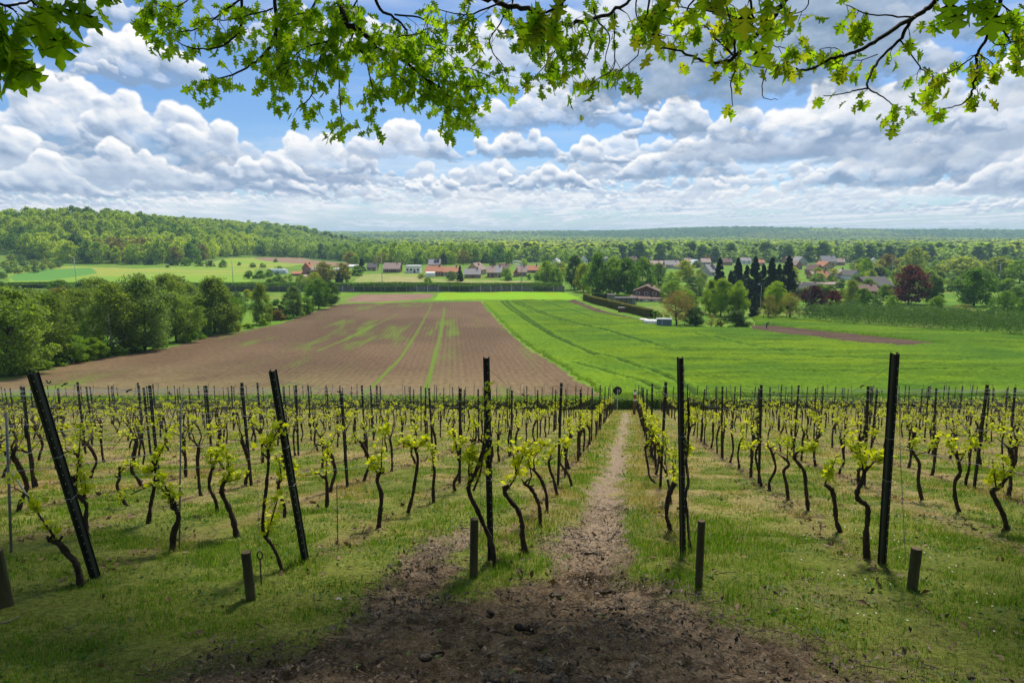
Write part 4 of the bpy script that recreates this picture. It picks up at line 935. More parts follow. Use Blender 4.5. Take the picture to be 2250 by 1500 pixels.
def house(px, base, wpx, hpx, rpx, deep=8.0, ridge='x', wall='brick', roof='grey', rot=0.0, label='', cat='house', name='house', win=3, chimney=True, solar=False, storeys=1, eave=.35, door=True, flat=False, extra=None):
    """width across the view and heights are given as they measure in the photograph, turned into metres at the spot"""
    x, y = G1(px, base); s = mpp(x, y); W = wpx * s; Hh = hpx * s; R = rpx * s; D = deep
    t = empty(name, (x, y + D / 2, gz(x, y) - .15), rot, label, cat)
    b = MB(); hw, hd = W / 2, D / 2
    if ridge == 'x':
        b.add([(-hw, -hd, 0), (hw, -hd, 0), (hw, hd, 0), (-hw, hd, 0), (-hw, -hd, Hh), (hw, -hd, Hh), (hw, hd, Hh), (-hw, hd, Hh), (-hw, 0, Hh + R * .97), (hw, 0, Hh + R * .97)],
              [(0, 1, 5, 4), (2, 3, 7, 6), (1, 2, 6, 9, 5), (3, 0, 4, 8, 7), (0, 3, 2, 1)] + ([(4, 5, 6, 7)] if flat else []))
    else:
        b.add([(-hw, -hd, 0), (hw, -hd, 0), (hw, hd, 0), (-hw, hd, 0), (-hw, -hd, Hh), (hw, -hd, Hh), (hw, hd, Hh), (-hw, hd, Hh), (0, -hd, Hh + R * .97), (0, hd, Hh + R * .97)],
              [(0, 1, 5, 8, 4), (2, 3, 7, 9, 6), (1, 2, 6, 5), (3, 0, 4, 7), (0, 3, 2, 1)])
    b.build('wall', WM[wall], t)
    rb = MB(); e = eave; th = .18
    if flat: rb.box(-hw - e * .5, hw + e * .5, -hd - e * .5, hd + e * .5, Hh + .004, Hh + .004 + max(.3, R))
    else:
        m = R / (hd if ridge == 'x' else hw); lo = Hh - e * m
        def slab(p):      # p: 4 points of the upper face, thickened downwards
            q = [(a, b_, c - th) for a, b_, c in p]; rb.add([(a, b_, c + .02) for a, b_, c in p] + q, [(0, 1, 2, 3), (7, 6, 5, 4), (0, 4, 5, 1), (1, 5, 6, 2), (2, 6, 7, 3), (3, 7, 4, 0)])
        if ridge == 'x':
            A = hw + e; B = hd + e; slab([(-A, -B, lo + th), (A, -B, lo + th), (A, 0, Hh + R + th), (-A, 0, Hh + R + th)]); slab([(A, B, lo + th), (-A, B, lo + th), (-A, 0, Hh + R + th), (A, 0, Hh + R + th)])
        else:
            A = hw + e; B = hd + e; slab([(-A, B, lo + th), (-A, -B, lo + th), (0, -B, Hh + R + th), (0, B, Hh + R + th)]); slab([(A, -B, lo + th), (A, B, lo + th), (0, B, Hh + R + th), (0, -B, Hh + R + th)])
    ro = rb.build('roof', RM[roof], t)
    if chimney and not flat:
        cx = hw * .6 if ridge == 'x' else hw * .35; cz = Hh + R * (1 if ridge == 'x' else .65); MB().box(cx - .35, cx + .35, -.35, .35, cz - .8, cz + 1.1).build('chimney', WM['brick'], ro)
    if solar:
        z0 = Hh + R * .25; y0 = -hd * .75; z1 = Hh + R * .9; y1 = -hd * .1; k = .24
        MB().add([(-hw * .1, y0, z0 + k), (hw * .85, y0, z0 + k), (hw * .85, y1, z1 + k), (-hw * .1, y1, z1 + k), (-hw * .1, y0, z0 + k + .06), (hw * .85, y0, z0 + k + .06), (hw * .85, y1, z1 + k + .06), (-hw * .1, y1, z1 + k + .06)],
                 [(0, 3, 2, 1), (4, 5, 6, 7), (0, 1, 5, 4), (1, 2, 6, 5), (2, 3, 7, 6), (3, 0, 4, 7)]).build('solar_panel', SOLAR, ro)
    for st in range(storeys):
        z0 = Hh * (st + .38) / storeys; wh = min(1.2, Hh / storeys * .42)
        for i in range(win):
            cx = -hw + W * (i + .5) / win
            if door and st == 0 and i == win // 2 and win > 1:
                MB().box(cx - .5, cx + .5, -hd - .05, -hd + .02, .12, min(2.1, Hh * .8)).build('door', DOORM, t); continue
            f = MB(); f.box(cx - .62, cx + .62, -hd - .06, -hd + .03, z0 - .1, z0 + wh + .1).build('window', TRIM, t)
            MB().box(cx - .50, cx + .50, -hd - .08, -hd - .055, z0, z0 + wh).build('pane', GLASS, t.children[-1] if False else [o for o in t.children if o.name.startswith('window')][-1])
    if extra: extra(t, W, Hh, R, D)
    return t
def lean(t, W, Hh, R, D):
    """low glazed annex on the near side"""
    b = MB(); b.add([(-W * .45, -D / 2 - 3, 0), (W * .1, -D / 2 - 3, 0), (W * .1, -D / 2 - .01, 0), (-W * .45, -D / 2 - .01, 0), (-W * .45, -D / 2 - 3, 2.1), (W * .1, -D / 2 - 3, 2.1), (W * .1, -D / 2 - .01, 2.6), (-W * .45, -D / 2 - .01, 2.6)],
                    [(0, 1, 5, 4), (1, 2, 6, 5), (3, 0, 4, 7), (4, 5, 6, 7), (2, 3, 7, 6)]); b.build('annex', WM['white'], t)
H = house
H(673, 604, 17, 16, 11, 8, 'y', 'brick', 'orange', label='tall orange roofed brick farmhouse left of the village row', win=2, storeys=2)
H(695, 604, 26, 11, 7, 8, 'x', 'brick', 'grey', label='lower grey roofed wing beside the orange roofed farmhouse', cat='house', win=3)
H(650, 606, 20, 5, 4, 7, 'x', 'brick', 'orange', label='low brick shed left of the tall orange roofed farmhouse', cat='shed', name='shed', win=2, chimney=False)
H(676, 611, 22, 4, 3, 5, 'x', 'grey', 'pink', label='flat pinkish roofed lean-to in front of the farmhouse', cat='shed', name='shed', win=2, chimney=False)
H(741, 598, 14, 7, 3, 6, 'x', 'white', 'white', label='small white shed between the spruce bush and the olive tree', cat='shed', name='shed', win=1, chimney=False)
H(778, 588, 24, 3, 3, 8, 'x', 'white', 'white', label='long low white outbuilding before the far brown field', cat='shed', name='shed', win=3, chimney=False)
H(816, 595, 20, 8, 8, 8, 'x', 'tan', 'dark', label='small dark roofed brick house beside the cypress', win=2)
H(860, 599, 36, 9, 12, 9, 'x', 'dbrick', 'tanr', label='wide bungalow with large grey brown roof by the paddock', win=4)
H(907, 600, 31, 15, 2, 8, 'x', 'white', 'white', label='white modern box shaped house with flat roof', win=4, flat=True)
H(954, 590, 25, 9, 11, 8, 'x', 'brick', 'grey', label='house with dark solar panels on a grey roof', win=2, solar=True)
H(953, 607, 38, 11, 11, 9, 'x', 'brick', 'orange', label='left half of the long orange roofed farm', win=3, extra=lean)
H(991, 607, 37, 10, 10, 9, 'x', 'tan', 'orange', rot=.05, label='right half of the long orange roofed farm', win=3)
H(1046, 604, 30, 12, 14, 10, 'y', 'tan', 'tanr', rot=-.35, label='tan house with a tall gable and pale verges', win=2)
H(1038, 611, 35, 9, 11, 7, 'x', 'brick', 'grey', label='brick house with wide plain grey roof before the tan gable', win=3)
H(1078, 610, 16, 12, 13, 9, 'x', 'brick', 'tanr', label='left half of the grey twin roofed brick house', win=2); H(1094, 610, 16, 12, 13, 9, 'x', 'tan', 'grey', label='right half of the grey twin roofed brick house', win=2)
H(1106, 598, 24, 8, 10, 8, 'x', 'brick', 'brown', label='brown roofed house behind the grey twin roof', win=2)
H(1146, 607, 22, 10, 12, 8, 'x', 'brick', 'tanr', label='brick house with mottled roof behind the motorway mast', win=3); H(1134, 608, 11, 9, 8, 6, 'y', 'brick', 'orange', label='small brick annex house left of the mottled roof', win=1)
H(1172, 600, 26, 7, 9, 8, 'x', 'brick', 'orange', label='orange roofed house at the top of the white lane', win=3)
H(1224, 584, 16, 7, 9, 8, 'y', 'white', 'white', rot=-.3, label='white gabled house above the lime wall end tree', win=1)
H(1178, 572, 10, 4, 4, 8, 'y', 'brick', 'tanr', label='tiny gabled house beside the far copper beech', win=1)
for (px, base, w, h, r_h, rg, wl, rf, lb) in [
    (1313, 576, 18, 4, 6, 'x', 'grey', 'grey', 'far grey roofed house left in the distant estate'), (1334, 577, 18, 5, 5, 'y', 'grey', 'grey', 'far grey gabled house next to the leftmost estate house'), (1435, 587, 40, 5, 6, 'x', 'brick', 'pink', 'long pink roofed building in the distant estate'),
    (1460, 577, 12, 6, 6, 'y', 'brick', 'orange', 'small red brick gable above the long pink roof'), (1452, 574, 20, 5, 6, 'x', 'grey', 'grey', 'pale grey roof behind the long pink building'), (1494, 576, 10, 5, 8, 'y', 'brick', 'orange', 'tiny tall red gable in the distant estate'),
    (1478, 590, 26, 7, 7, 'x', 'grey', 'grey', 'grey roofed house right of the long pink building'), (1530, 588, 18, 6, 8, 'y', 'tan', 'white', 'tan gable with white verge right of the yellow tree'), (1527, 574, 16, 4, 3, 'x', 'white', 'white', 'flat white block in the distant estate'),
    (1552, 583, 16, 6, 6, 'x', 'grey', 'pink', 'pinkish roofed house above the solar roofed house'), (1597, 583, 20, 6, 6, 'x', 'brick', 'brown', 'brown roofed house seen between the first spruces'), (1512, 580, 12, 5, 5, 'x', 'brick', 'tanr', 'small roof between the two red gables'),
    (1640, 580, 18, 6, 5, 'x', 'white', 'grey', 'house seen between the middle spruces'), (1672, 584, 14, 6, 5, 'x', 'tan', 'orange', 'orange roofed house seen left of the thick spruce'),
    (1745, 572, 14, 5, 6, 'x', 'brick', 'orange', 'reddish roofed house just right of the spruces'), (1786, 571, 20, 6, 6, 'x', 'brick', 'orange', 'red roofed house furthest up the right estate'), (1760, 584, 22, 8, 8, 'y', 'grey', 'grey', 'grey gable right of the tallest spruce'),
    (1752, 592, 14, 8, 7, 'y', 'brick', 'tanr', 'brick gable with white verge touching the tallest spruce'), (1822, 585, 26, 9, 9, 'x', 'tan', 'grey', 'pale grey roofed house at the back of the right estate'), (1816, 596, 24, 9, 8, 'y', 'tan', 'orange', 'tan gable with orange verge in the right estate'),
    (1796, 604, 20, 9, 9, 'y', 'brick', 'brown', 'brick gable left of the tan gable'), (1800, 614, 22, 8, 6, 'x', 'brick', 'tanr', 'low brick wing under the brick gable'), (1812, 618, 18, 7, 10, 'x', 'white', 'orange', 'bright orange roofed house above the long low barn'),
    (1832, 614, 16, 6, 7, 'x', 'grey', 'dark', 'dark roofed house between the orange roof and the white house'), (1852, 606, 18, 6, 5, 'x', 'grey', 'grey', 'grey roof behind the white house'), (1887, 590, 14, 5, 4, 'x', 'grey', 'tanr', 'small far roof right of the estate')]:
    H(px, base, w * 1.2, h * 1.25, r_h * 1.25, 8, rg, wl, rf, label=lb, win=2, rot=(.25 if rg == 'y' else 0), door=False)
H(1564, 606, 22, 9, 15, 10, 'x', 'grey', 'grey', rot=.35, label='grey house with black solar roof before the first spruce', win=2, solar=True)
H(1876, 616, 30, 12, 10, 8, 'y', 'bluewhite', 'dark', rot=.4, label='white house with a dark slate roof in the right estate', win=2)
H(1935, 640, 56, 12, 18, 14, 'x', 'dbrick', 'dark', rot=.0, label='large barn with long dark roof left of the copper beech', cat='barn', name='barn', win=3, chimney=False)
H(1912, 652, 44, 13, 12, 9, 'x', 'dbrick', 'brown', rot=-.15, label='brown roofed brick house behind the orchard rows', win=3)
H(1800, 628, 104, 4, 3, 8, 'x', 'grey', 'tanr', label='very long low shed with pale roof across the right estate', cat='shed', name='shed', win=9, chimney=False, door=False)
H(1796, 648, 34, 12, 13, 9, 'y', 'dbrick', 'dark', rot=.3, label='dark roofed brick house half hidden by the plum trees', win=2)
# the big brick house beside the hedge
def porch(t, W, Hh, R, D):
    k = Hh / 6.2; b = MB(); q = []
    for x0, x1, y0, y1, z0, z1 in [(-W * .62, W * .18, -D / 2 - 3.2, -D / 2 - .09, 2.75 * k, 3.5 * k), (-W * .30, W * .72, -D / 2 - 5.4, -D / 2 - 3.21, 2.1 * k, 2.7 * k)]:
        b.add([(x0, y0, z0), (x1, y0, z0), (x1, y1, z1), (x0, y1, z1), (x0, y0, z0 + .15), (x1, y0, z0 + .15), (x1, y1, z1 + .15), (x0, y1, z1 + .15)], [(0, 3, 2, 1), (4, 5, 6, 7), (0, 1, 5, 4), (1, 2, 6, 5), (2, 3, 7, 6), (3, 0, 4, 7)])
    b.build('porch_roof', RM['brown'], t)
    MB().box(-W * .6, W * .16, -D / 2 - 3.0, -D / 2 - .09, 0, 2.7 * k).build('extension', WM['dbrick'], t); MB().box(-W * .26, W * .68, -D / 2 - 5.2, -D / 2 - 3.25, 0, 2.05 * k).build('extension', WM['grey'], t)
    for i in range(4): MB().box(-W * .2 + i * W * .2, -W * .2 + i * W * .2 + .8, -D / 2 - 5.26, -D / 2 - 5.21, .8 * k, 1.7 * k).build('window', TRIM if i % 2 else GLASS, t)
H(1427, 660, 54, 21, 11, 9, 'y', 'dbrick', 'brown', rot=-.25, label='large dark brick house with gable and white eaves by the hedge', win=3, storeys=2, door=False, extra=porch)
def carport(px, base, wpx, label):
    x, y = G1(px, base); s = mpp(x, y); W = wpx * s; t = empty('carport', (x, y + 2, gz(x, y)), -.1, label, 'carport')
    MB().box(-W / 2, W / 2, -2.4, 2.4, 2.2, 2.42).build('roof', RM['dark'], t)
    for i in range(5): MB().box(-W / 2 + .2 + i * (W - .5) / 4, -W / 2 + .35 + i * (W - .5) / 4, -2.2, -2.05, 0, 2.195).build('post', DOORM, t)
    MB().box(-W / 2 + .1, W / 2 - .1, 2.1, 2.25, 0, 2.195).build('wall', WM['grey'], t)
carport(1377, 672, 48, 'dark flat carport left of the large dark brick house')
carport(1345, 664, 18, 'small dark open shelter at the left of the carport')
def garden_wall(px, base, wpx, label):
    x, y = G1(px, base); W = wpx * mpp(x, y); t = empty('garden_wall', (x, y, gz(x, y)), -.12, label, 'wall')
    MB().box(-W / 2, W / 2, -.12, .12, 0, 1.2).build('brickwork', WM['dbrick'], t); MB().box(-W / 2 - .05, W / 2 + .05, -.2, .2, 1.203, 1.32).build('coping', TRIM, t)
garden_wall(1393, 686, 70, 'low dark garden wall with pale coping behind the clipped hedge')
# hedge with leafy surface
def hedge(P, hgt, wid, label, col='hedge', name='hedge', n_per=260, cat='hedge', ls=.16, group=None):
    r = np.random.RandomState(len(label)); P = np.array(P); V = []; L_ = np.hypot(*(P[1:] - P[:-1]).T); cum = np.concatenate([[0], np.cumsum(L_)]); n = int(cum[-1] * n_per)
    s = r.rand(n) * cum[-1]; x = np.interp(s, cum, P[:, 0]); y = np.interp(s, cum, P[:, 1]); ang = np.interp(s, cum[:-1] + L_ / 2 if len(L_) > 1 else [0], np.arctan2(P[1:, 1] - P[:-1, 1], P[1:, 0] - P[:-1, 0]))
    face = r.rand(n); f = np.where(face < .4, 1, np.where(face < .5, 2, 0)); hh = hgt * (1 + .10 * (vn(s, s * 0, 2.3, 1) - .5)); h0 = r.rand(n)
    off = np.where(f == 1, (r.rand(n) - .5) * wid, np.where(f == 2, wid / 2, -wid / 2)) + r.randn(n) * .04; zz = np.where(f == 1, hh, h0 * hh)
    X = x - np.sin(ang) * off; Y = y + np.cos(ang) * off; Z = hz(x, y) + CZ + zz + r.randn(n) * .05
    V, Fc = leaf_cloud(np.stack([X, Y, Z], 1), ls, r); t = empty(name, (0, 0, 0), 0, label, cat, group)
    link('foliage', npmesh('foliage', V, Fc, {'r': np.repeat(r.rand(n), 4)}), t, LM[col])
    b = MB(); pr = None; k = max(2, int(cum[-1] / 6))
    for i in range(k + 1):
        s_ = cum[-1] * i / k; cx = float(np.interp(s_, cum, P[:, 0])); cy = float(np.interp(s_, cum, P[:, 1])); z = gz(cx, cy); j = min(len(L_) - 1, int(np.searchsorted(cum, s_, 'right') - 1)); d = (P[j + 1] - P[j]) / L_[j]; nx, ny = -d[1] * wid * .42, d[0] * wid * .42
        q = [(cx - nx, cy - ny, z - .1), (cx + nx, cy + ny, z - .1), (cx + nx, cy + ny, z + hgt * .9), (cx - nx, cy - ny, z + hgt * .9)]
        if pr: b.add(pr + q, [(0, 4, 7, 3), (1, 2, 6, 5), (3, 7, 6, 2)])
        pr = q
    b.build('stems', surf('hedge_stems', (.030, .040, .015), .9, .3, 2), t); return t
hedge(wpoly([(1284, 659), (1310, 668), (1350, 678), (1400, 691), (1432, 699)]), 2.1, 1.0, 'long clipped green hedge running before the large dark brick house', 'olive', n_per=420)
hedge(wpoly([(1300, 655), (1340, 655), (1390, 660)]), 1.6, 1.2, 'second clipped hedge behind the long one', 'mid', n_per=300)
# polytunnel, shed, tank
def polytunnel(px, base, L, R, label, col):
    x, y = G1(px, base); t = empty('polytunnel', (x, y, gz(x, y) - .05), -.2, label, 'polytunnel'); V = []; Fs = []; n = 12; m = 9
    for i in range(m):
        for j in range(n + 1):
            a = math.pi * j / n; rr = R * (1 + (.03 if i % 2 else 0)); V.append((-L / 2 + L * i / (m - 1), -rr * math.cos(a), rr * 1.05 * math.sin(a)))
    for i in range(m - 1):
        for j in range(n): Fs.append((i * (n + 1) + j, i * (n + 1) + j + 1, (i + 1) * (n + 1) + j + 1, (i + 1) * (n + 1) + j))
    Fs += [tuple(range(n, -1, -1)), tuple((m - 1) * (n + 1) + j for j in range(n + 1))]
    MB().add(V, Fs).build('cover', surf('plastic_sheet', col, .4, .12, 1.5, spec=.4), t, True)
    for i in range(m): MB().tube([(-L / 2 + L * i / (m - 1), -(R + .05) * math.cos(math.pi * j / n), (R + .05) * 1.05 * math.sin(math.pi * j / n)) for j in range(n + 1)], .035, 5).build('hoop', METAL, t)
polytunnel(1440, 713, 5.2, 1.15, 'white plastic polytunnel at the edge of the wheat field', (.62, .65, .60)); polytunnel(1413, 707, 1.6, .8, 'short pinkish plastic tunnel left of the polytunnel', (.60, .50, .46))
polytunnel(611, 601, 10, 2.6, 'grey arched barn tunnel left of the farmhouse', (.40, .47, .46))
x, y = G1(1461, 720); t = empty('shed', (x, y + 1, gz(x, y)), -.15, 'small blue grey metal shed beside the polytunnel', 'shed')
mb = MB(); 
for i in range(16): mb.box(-1.5 + i * .19, -1.5 + i * .19 + .15, -1.02 - .03 * (i % 2), -.98, 0, 1.75)
mb.box(-1.5, 1.5, -.979, 1.0, 0, 1.72); mb.build('wall', surf('blue_grey_sheet', (.13, .18, .23), .6, .15, 3), t); MB().box(-1.6, 1.6, -1.15, 1.1, 1.76, 1.84).build('roof', surf('pale_sheet', (.35, .38, .42), .5, .1, 3), t); MB().box(-.5, -.42, -1.07, -1.05, .05, 1.7).build('door_frame', TRIM, t)

# motorway: noise wall with posts, ivy and hedges, lamp masts
def wall_line(pts, h, label, n_post_gap=4.0, ivy=.35, seed=1):
    P = wpoly(pts); r = np.random.RandomState(seed); t = empty('noise_wall', (0, 0, 0), 0, label, 'wall'); L_ = np.hypot(*(P[1:] - P[:-1]).T); cum = np.concatenate([[0], np.cumsum(L_)]); n = int(cum[-1] / n_post_gap)
    pts_ = [(float(np.interp(s, cum, P[:, 0])), float(np.interp(s, cum, P[:, 1]))) for s in np.linspace(0, cum[-1], n + 1)]
    b = MB(); q = MB()
    for i, (a, c) in enumerate(zip(pts_[:-1], pts_[1:])):
        z = gz(*a); b.add([(a[0], a[1], z - .3), (c[0], c[1], z - .3), (c[0], c[1], z + h), (a[0], a[1], z + h), (a[0], a[1] + .15, z - .3), (c[0], c[1] + .15, z - .3), (c[0], c[1] + .15, z + h), (a[0], a[1] + .15, z + h)], [(0, 1, 2, 3), (5, 4, 7, 6), (3, 2, 6, 7)])
    b.build('panels', surf('weathered_concrete_panel', (.15, .145, .14), .9, .35, .9), t)
    for a in pts_[::1][:95]: MB().box(a[0] - .14, a[0] + .14, a[1] - .12, a[1] - .005, gz(*a) - .3, gz(*a) + h + .06).build('post', WM['grey'], t)
    nn = int(cum[-1] * 60); s = r.rand(nn) * cum[-1]; k = vn(s, s * 0, 11, 2); hh = r.rand(nn); keep = (k > .62 - ivy * .6 + .25 * (1 - hh)) ; s = s[keep]; hh = hh[keep]
    x = np.interp(s, cum, P[:, 0]); y = np.interp(s, cum, P[:, 1]); V, Fc = leaf_cloud(np.stack([x, y - .18 - .1 * r.rand(len(s)), hz(x, y) + CZ + hh * (h + .3)], 1), .28, r)
    link('ivy', npmesh('ivy', V, Fc, {'r': np.repeat(r.rand(len(s)), 4)}), t, LM['green']); return t
wall_line([(470, 641), (620, 641), (760, 641), (900, 641), (1060, 641), (1240, 642)], 2.3, 'grey concrete noise wall with ivy along the motorway behind the fields')
wall_line([(2080, 640), (2160, 640), (2260, 640)], 2.3, 'dark noise wall at the right edge behind the big lawn tree', ivy=.1, seed=3)
hedge(wpoly([(30, 634), (300, 633), (640, 633), (900, 633), (1236, 634)]), 1.7, 1.3, 'nearer dark hedge on the motorway embankment', 'green', n_per=50, ls=.40)
hedge(wpoly([(20, 627), (300, 627), (640, 627), (900, 627), (1236, 628)]), 1.2, 1.3, 'further dark hedge on the motorway embankment', 'green', n_per=44, ls=.40)
def mast(px, base, top, label, arm=0):
    x, y = G1(px, base); h = (base - top) * mpp(x, y); t = empty('lamp_mast', (x, y, gz(x, y)), 0, label, 'lamp mast', 'tall lamp masts along the motorway')
    MB().tube([(0, 0, 0), (0, 0, h)], [.16, .09], 8).build('pole', METAL, t, True); a = MB().tube([(0, 0, h - .1), (-.5, 0, h + .15), (-1.4, 0, h + .2)], .05, 6).build('arm', METAL, t, True)
    MB().box(-1.9, -1.2, -.18, .18, h + .12, h + .27).build('lamp_head', METAL, t)
for a in [(168, 624, 565, 'lamp mast at the left end above the belt birch'), (512, 620, 565, 'lamp mast behind the broad drooping birch'), (840, 629, 566, 'lamp mast before the bungalow by the paddock'), (1147, 629, 567, 'lamp mast in front of the mottled roofed house'), (1959, 614, 568, 'lamp mast above the barn with long dark roof'), (2194, 628, 577, 'lamp mast near the right picture edge')]: mast(*a)
x, y = G1(1670, 688); t = empty('street_lamp', (x, y, gz(x, y)), 0, 'small grey street lamp before the spruce row', 'street lamp'); hh_ = 64 * mpp(x, y)
MB().tube([(0, 0, 0), (0, 0, hh_ - .5), (-.15, 0, hh_ - .1), (-.6, 0, hh_)], [.08, .05, .04, .04], 7).build('pole', METAL, t, True); MB().box(-.95, -.45, -.12, .12, hh_ - .06, hh_ + .08).build('lamp_head', TRIM, t)
# banner shape beside the mast: white ribbon-like sculpture
x, y = G1(1137, 629); zt = gz(x, y) + 60 * mpp(x, y) - .5; a = [(x + 1.9 * math.cos(q) , y, zt - 1.2 + .75 * math.sin(q) - .35 * math.cos(q)) for q in np.linspace(0.5, 6.0, 18)]
tag(MB().tube(a, .28, 6).build('white_sign', TRIM, None, True), 'white open ring shaped sign beside the mast before the mottled roofed house', 'sign')
x, y = G1(1137, 629)
tag(MB().tube([(x + 1.5, y, gz(x, y)), (x + 1.5, y, zt - 1.0)], .10, 6).build('sign_post', METAL, None, True), 'thin post carrying the white ring shaped sign', 'post')

# espalier orchard: dense rows of slim trees
def orchard():
    r = np.random.RandomState(9); Pp = wpoly([(1740, 704), (2250, 741), (2700, 770), (2700, 726), (2250, 700), (1900, 690), (1760, 690)]); out = []
    P0 = np.array(G1(1740, 704)); P1 = np.array(G1(2600, 762)); d = (P1 - P0); d /= np.hypot(*d); nrm = np.array([-d[1], d[0]])
    L = 190
    for row in range(9):
        for i in range(int(L / .9)):
            p = P0 + d * (i * .9 + r.rand() * .2) + nrm * (row * 3.2)
            px = 1125 + p[0] / p[1] * F
            out.append((p[0], p[1], r.uniform(3.0, 4.1)))
    C = np.array(out); n = 120; k = np.repeat(np.arange(len(C)), n); z = r.rand(len(k)) ** .8
    X = C[k, 0] + r.randn(len(k)) * .42 * (1.1 - z * .6); Y = C[k, 1] + r.randn(len(k)) * .42; Z = hz(C[:, 0], C[:, 1])[k] + CZ + .35 + z * (C[k, 2] - .35)
    V, Fc = leaf_cloud(np.stack([X, Y, Z], 1), .19, r); me = npmesh('orchard_rows', V, Fc, {'r': np.repeat(.5 * r.rand(len(k)) + .5 * r.rand(len(C))[k], 4)}, mat=LM['dark'])
    o = tag(link('orchard_rows', me), 'dense rows of slim young fruit trees right of the wheat field', 'orchard', kind='stuff')
orchard()
# white lane, person, garden bits
x, y = G1(1684, 721)
def person(x, y):
    z = gz(x, y); t = empty('person', (x, y, z), .5, 'person in dark blue clothes bending over the soil strip', 'person')
    me = bpy.data.meshes.new('body')
    J = {'pel': (0, 0, .88), 'sp': (.14, 0, 1.08), 'ch': (.34, 0, 1.16), 'nk': (.50, 0, 1.15), 'hd': (.62, 0, 1.10), 'hd2': (.70, 0, 1.04), 'sl': (.36, .18, 1.12), 'sr': (.36, -.18, 1.12), 'el': (.42, .20, .82), 'er': (.44, -.20, .82), 'wl': (.52, .16, .58), 'wr': (.54, -.15, .58),
         'hl': (.05, .10, .84), 'hr': (-.03, -.10, .84), 'kl': (.10, .12, .46), 'kr': (.0, -.12, .45), 'al': (.02, .12, .08), 'ar': (-.10, -.12, .08), 'tl': (.18, .13, .04), 'tr': (.06, -.13, .04)}
    E_ = [('pel', 'sp'), ('sp', 'ch'), ('ch', 'nk'), ('nk', 'hd'), ('hd', 'hd2'), ('ch', 'sl'), ('ch', 'sr'), ('sl', 'el'), ('sr', 'er'), ('el', 'wl'), ('er', 'wr'), ('pel', 'hl'), ('pel', 'hr'), ('hl', 'kl'), ('hr', 'kr'), ('kl', 'al'), ('kr', 'ar'), ('al', 'tl'), ('ar', 'tr')]
    K = list(J); me.from_pydata([J[k] for k in K], [(K.index(a), K.index(b)) for a, b in E_], []); me.update()
    o = link('body', me, t, surf('dark_blue_clothes', (.02, .028, .05), .9, .3, 8)); sk = o.modifiers.new('skin', 'SKIN'); sb = o.modifiers.new('sub', 'SUBSURF'); sb.levels = 1; sb.render_levels = 1
    Rr = {'pel': .15, 'sp': .14, 'ch': .15, 'nk': .06, 'hd': .09, 'hd2': .10, 'sl': .07, 'sr': .07, 'el': .045, 'er': .045, 'wl': .035, 'wr': .035, 'hl': .10, 'hr': .10, 'kl': .07, 'kr': .07, 'al': .05, 'ar': .05, 'tl': .04, 'tr': .04}
    for i, k in enumerate(K): me.skin_vertices[0].data[i].radius = (Rr[k], Rr[k]); me.skin_vertices[0].data[i].use_root = (k == 'pel')
    MB().tube([(.60, 0, 1.165), (.64, 0, 1.19), (.70, 0, 1.16), (.745, 0, 1.09)], [.05, .105, .11, .04], 10).build('hair', surf('brown_hair', (.05, .03, .02), .8, .2, 20), t, True)
person(x, y)

for i, (px, base, w) in enumerate([(1265, 580, 15), (1284, 578, 12), (1352, 575, 14), (1372, 574, 12), (1390, 579, 16), (1408, 575, 12), (1425, 577, 14), (1470, 572, 12), (1506, 572, 12), (1540, 573, 12), (1560, 577, 15), (1575, 575, 13), (1610, 574, 12), (1700, 574, 14), (1735, 578, 14), (1772, 577, 14), (1806, 572, 12), (1838, 574, 14), (1850, 583, 15), (1870, 577, 12), (1904, 576, 14), (1925, 582, 14), (1948, 577, 12), (1500, 592, 18), (1455, 596, 18)]):
    t = H(px, base, w * 1.2, 7.5, 7.5, 8, 'xy'[i % 2], ['tan', 'white', 'brick', 'grey'][i % 4], ['orange', 'grey', 'pink', 'tanr', 'brown'][i % 5], rot=.3 * (i % 3 - 1), label='small far house with pale or brick walls deep in the distant estate', win=2, door=False, name='far_house'); t['group'] = 'far houses of the distant estate'

# ------------------------------------------------------------------ the vineyard
VB = surf('vine_bark', (.030, .020, .014), .95, .4, 30, bump=1.0, bscale=90, col2=(.075, .052, .036), stretch=(1, 1, .35))
CANE = surf('cane_bark', (.060, .036, .022), .8, .3, 25)
POSTM = surf('dark_post_steel', (.020, .024, .026), .55, .35, 9, spec=.4, stretch=(1, 1, .3)); HOLECLIPM = surf('pale_hole_and_clip', (.55, .57, .55), .5, .1, 30)  # pale colour for discs standing in for post holes, shared by wire clips
WIREM = surf('wire_metal', (.30, .30, .29), .5, .2, 30, metal=.3); RODM = surf('grey_rod', (.20, .21, .21), .6, .2, 20, metal=.2)
STAKEM = surf('mossy_stake_wood', (.045, .042, .020), .9, .4, 8, col2=(.12, .105, .045), bump=.8, bscale=40, stretch=(1, 1, .2)); CUTM = surf('cut_wood', (.16, .11, .06), .85, .25, 30)
VL = leafmat('vine_leaf', (.50, .56, .022), .5, hue=.07, val=.30, tcol=(1.35, 1.3, .55)); DRY = surf('dry_tendril', (.055, .038, .028), .9, .3, 30)
LOBE = np.array([(0, 0), (.30, -.18), (.55, .02), (.42, .22), (.62, .52), (.30, .52), (.18, .78), (0, 1.0), (-.18, .78), (-.30, .52), (-.62, .52), (-.42, .22), (-.55, .02), (-.30, -.18)])
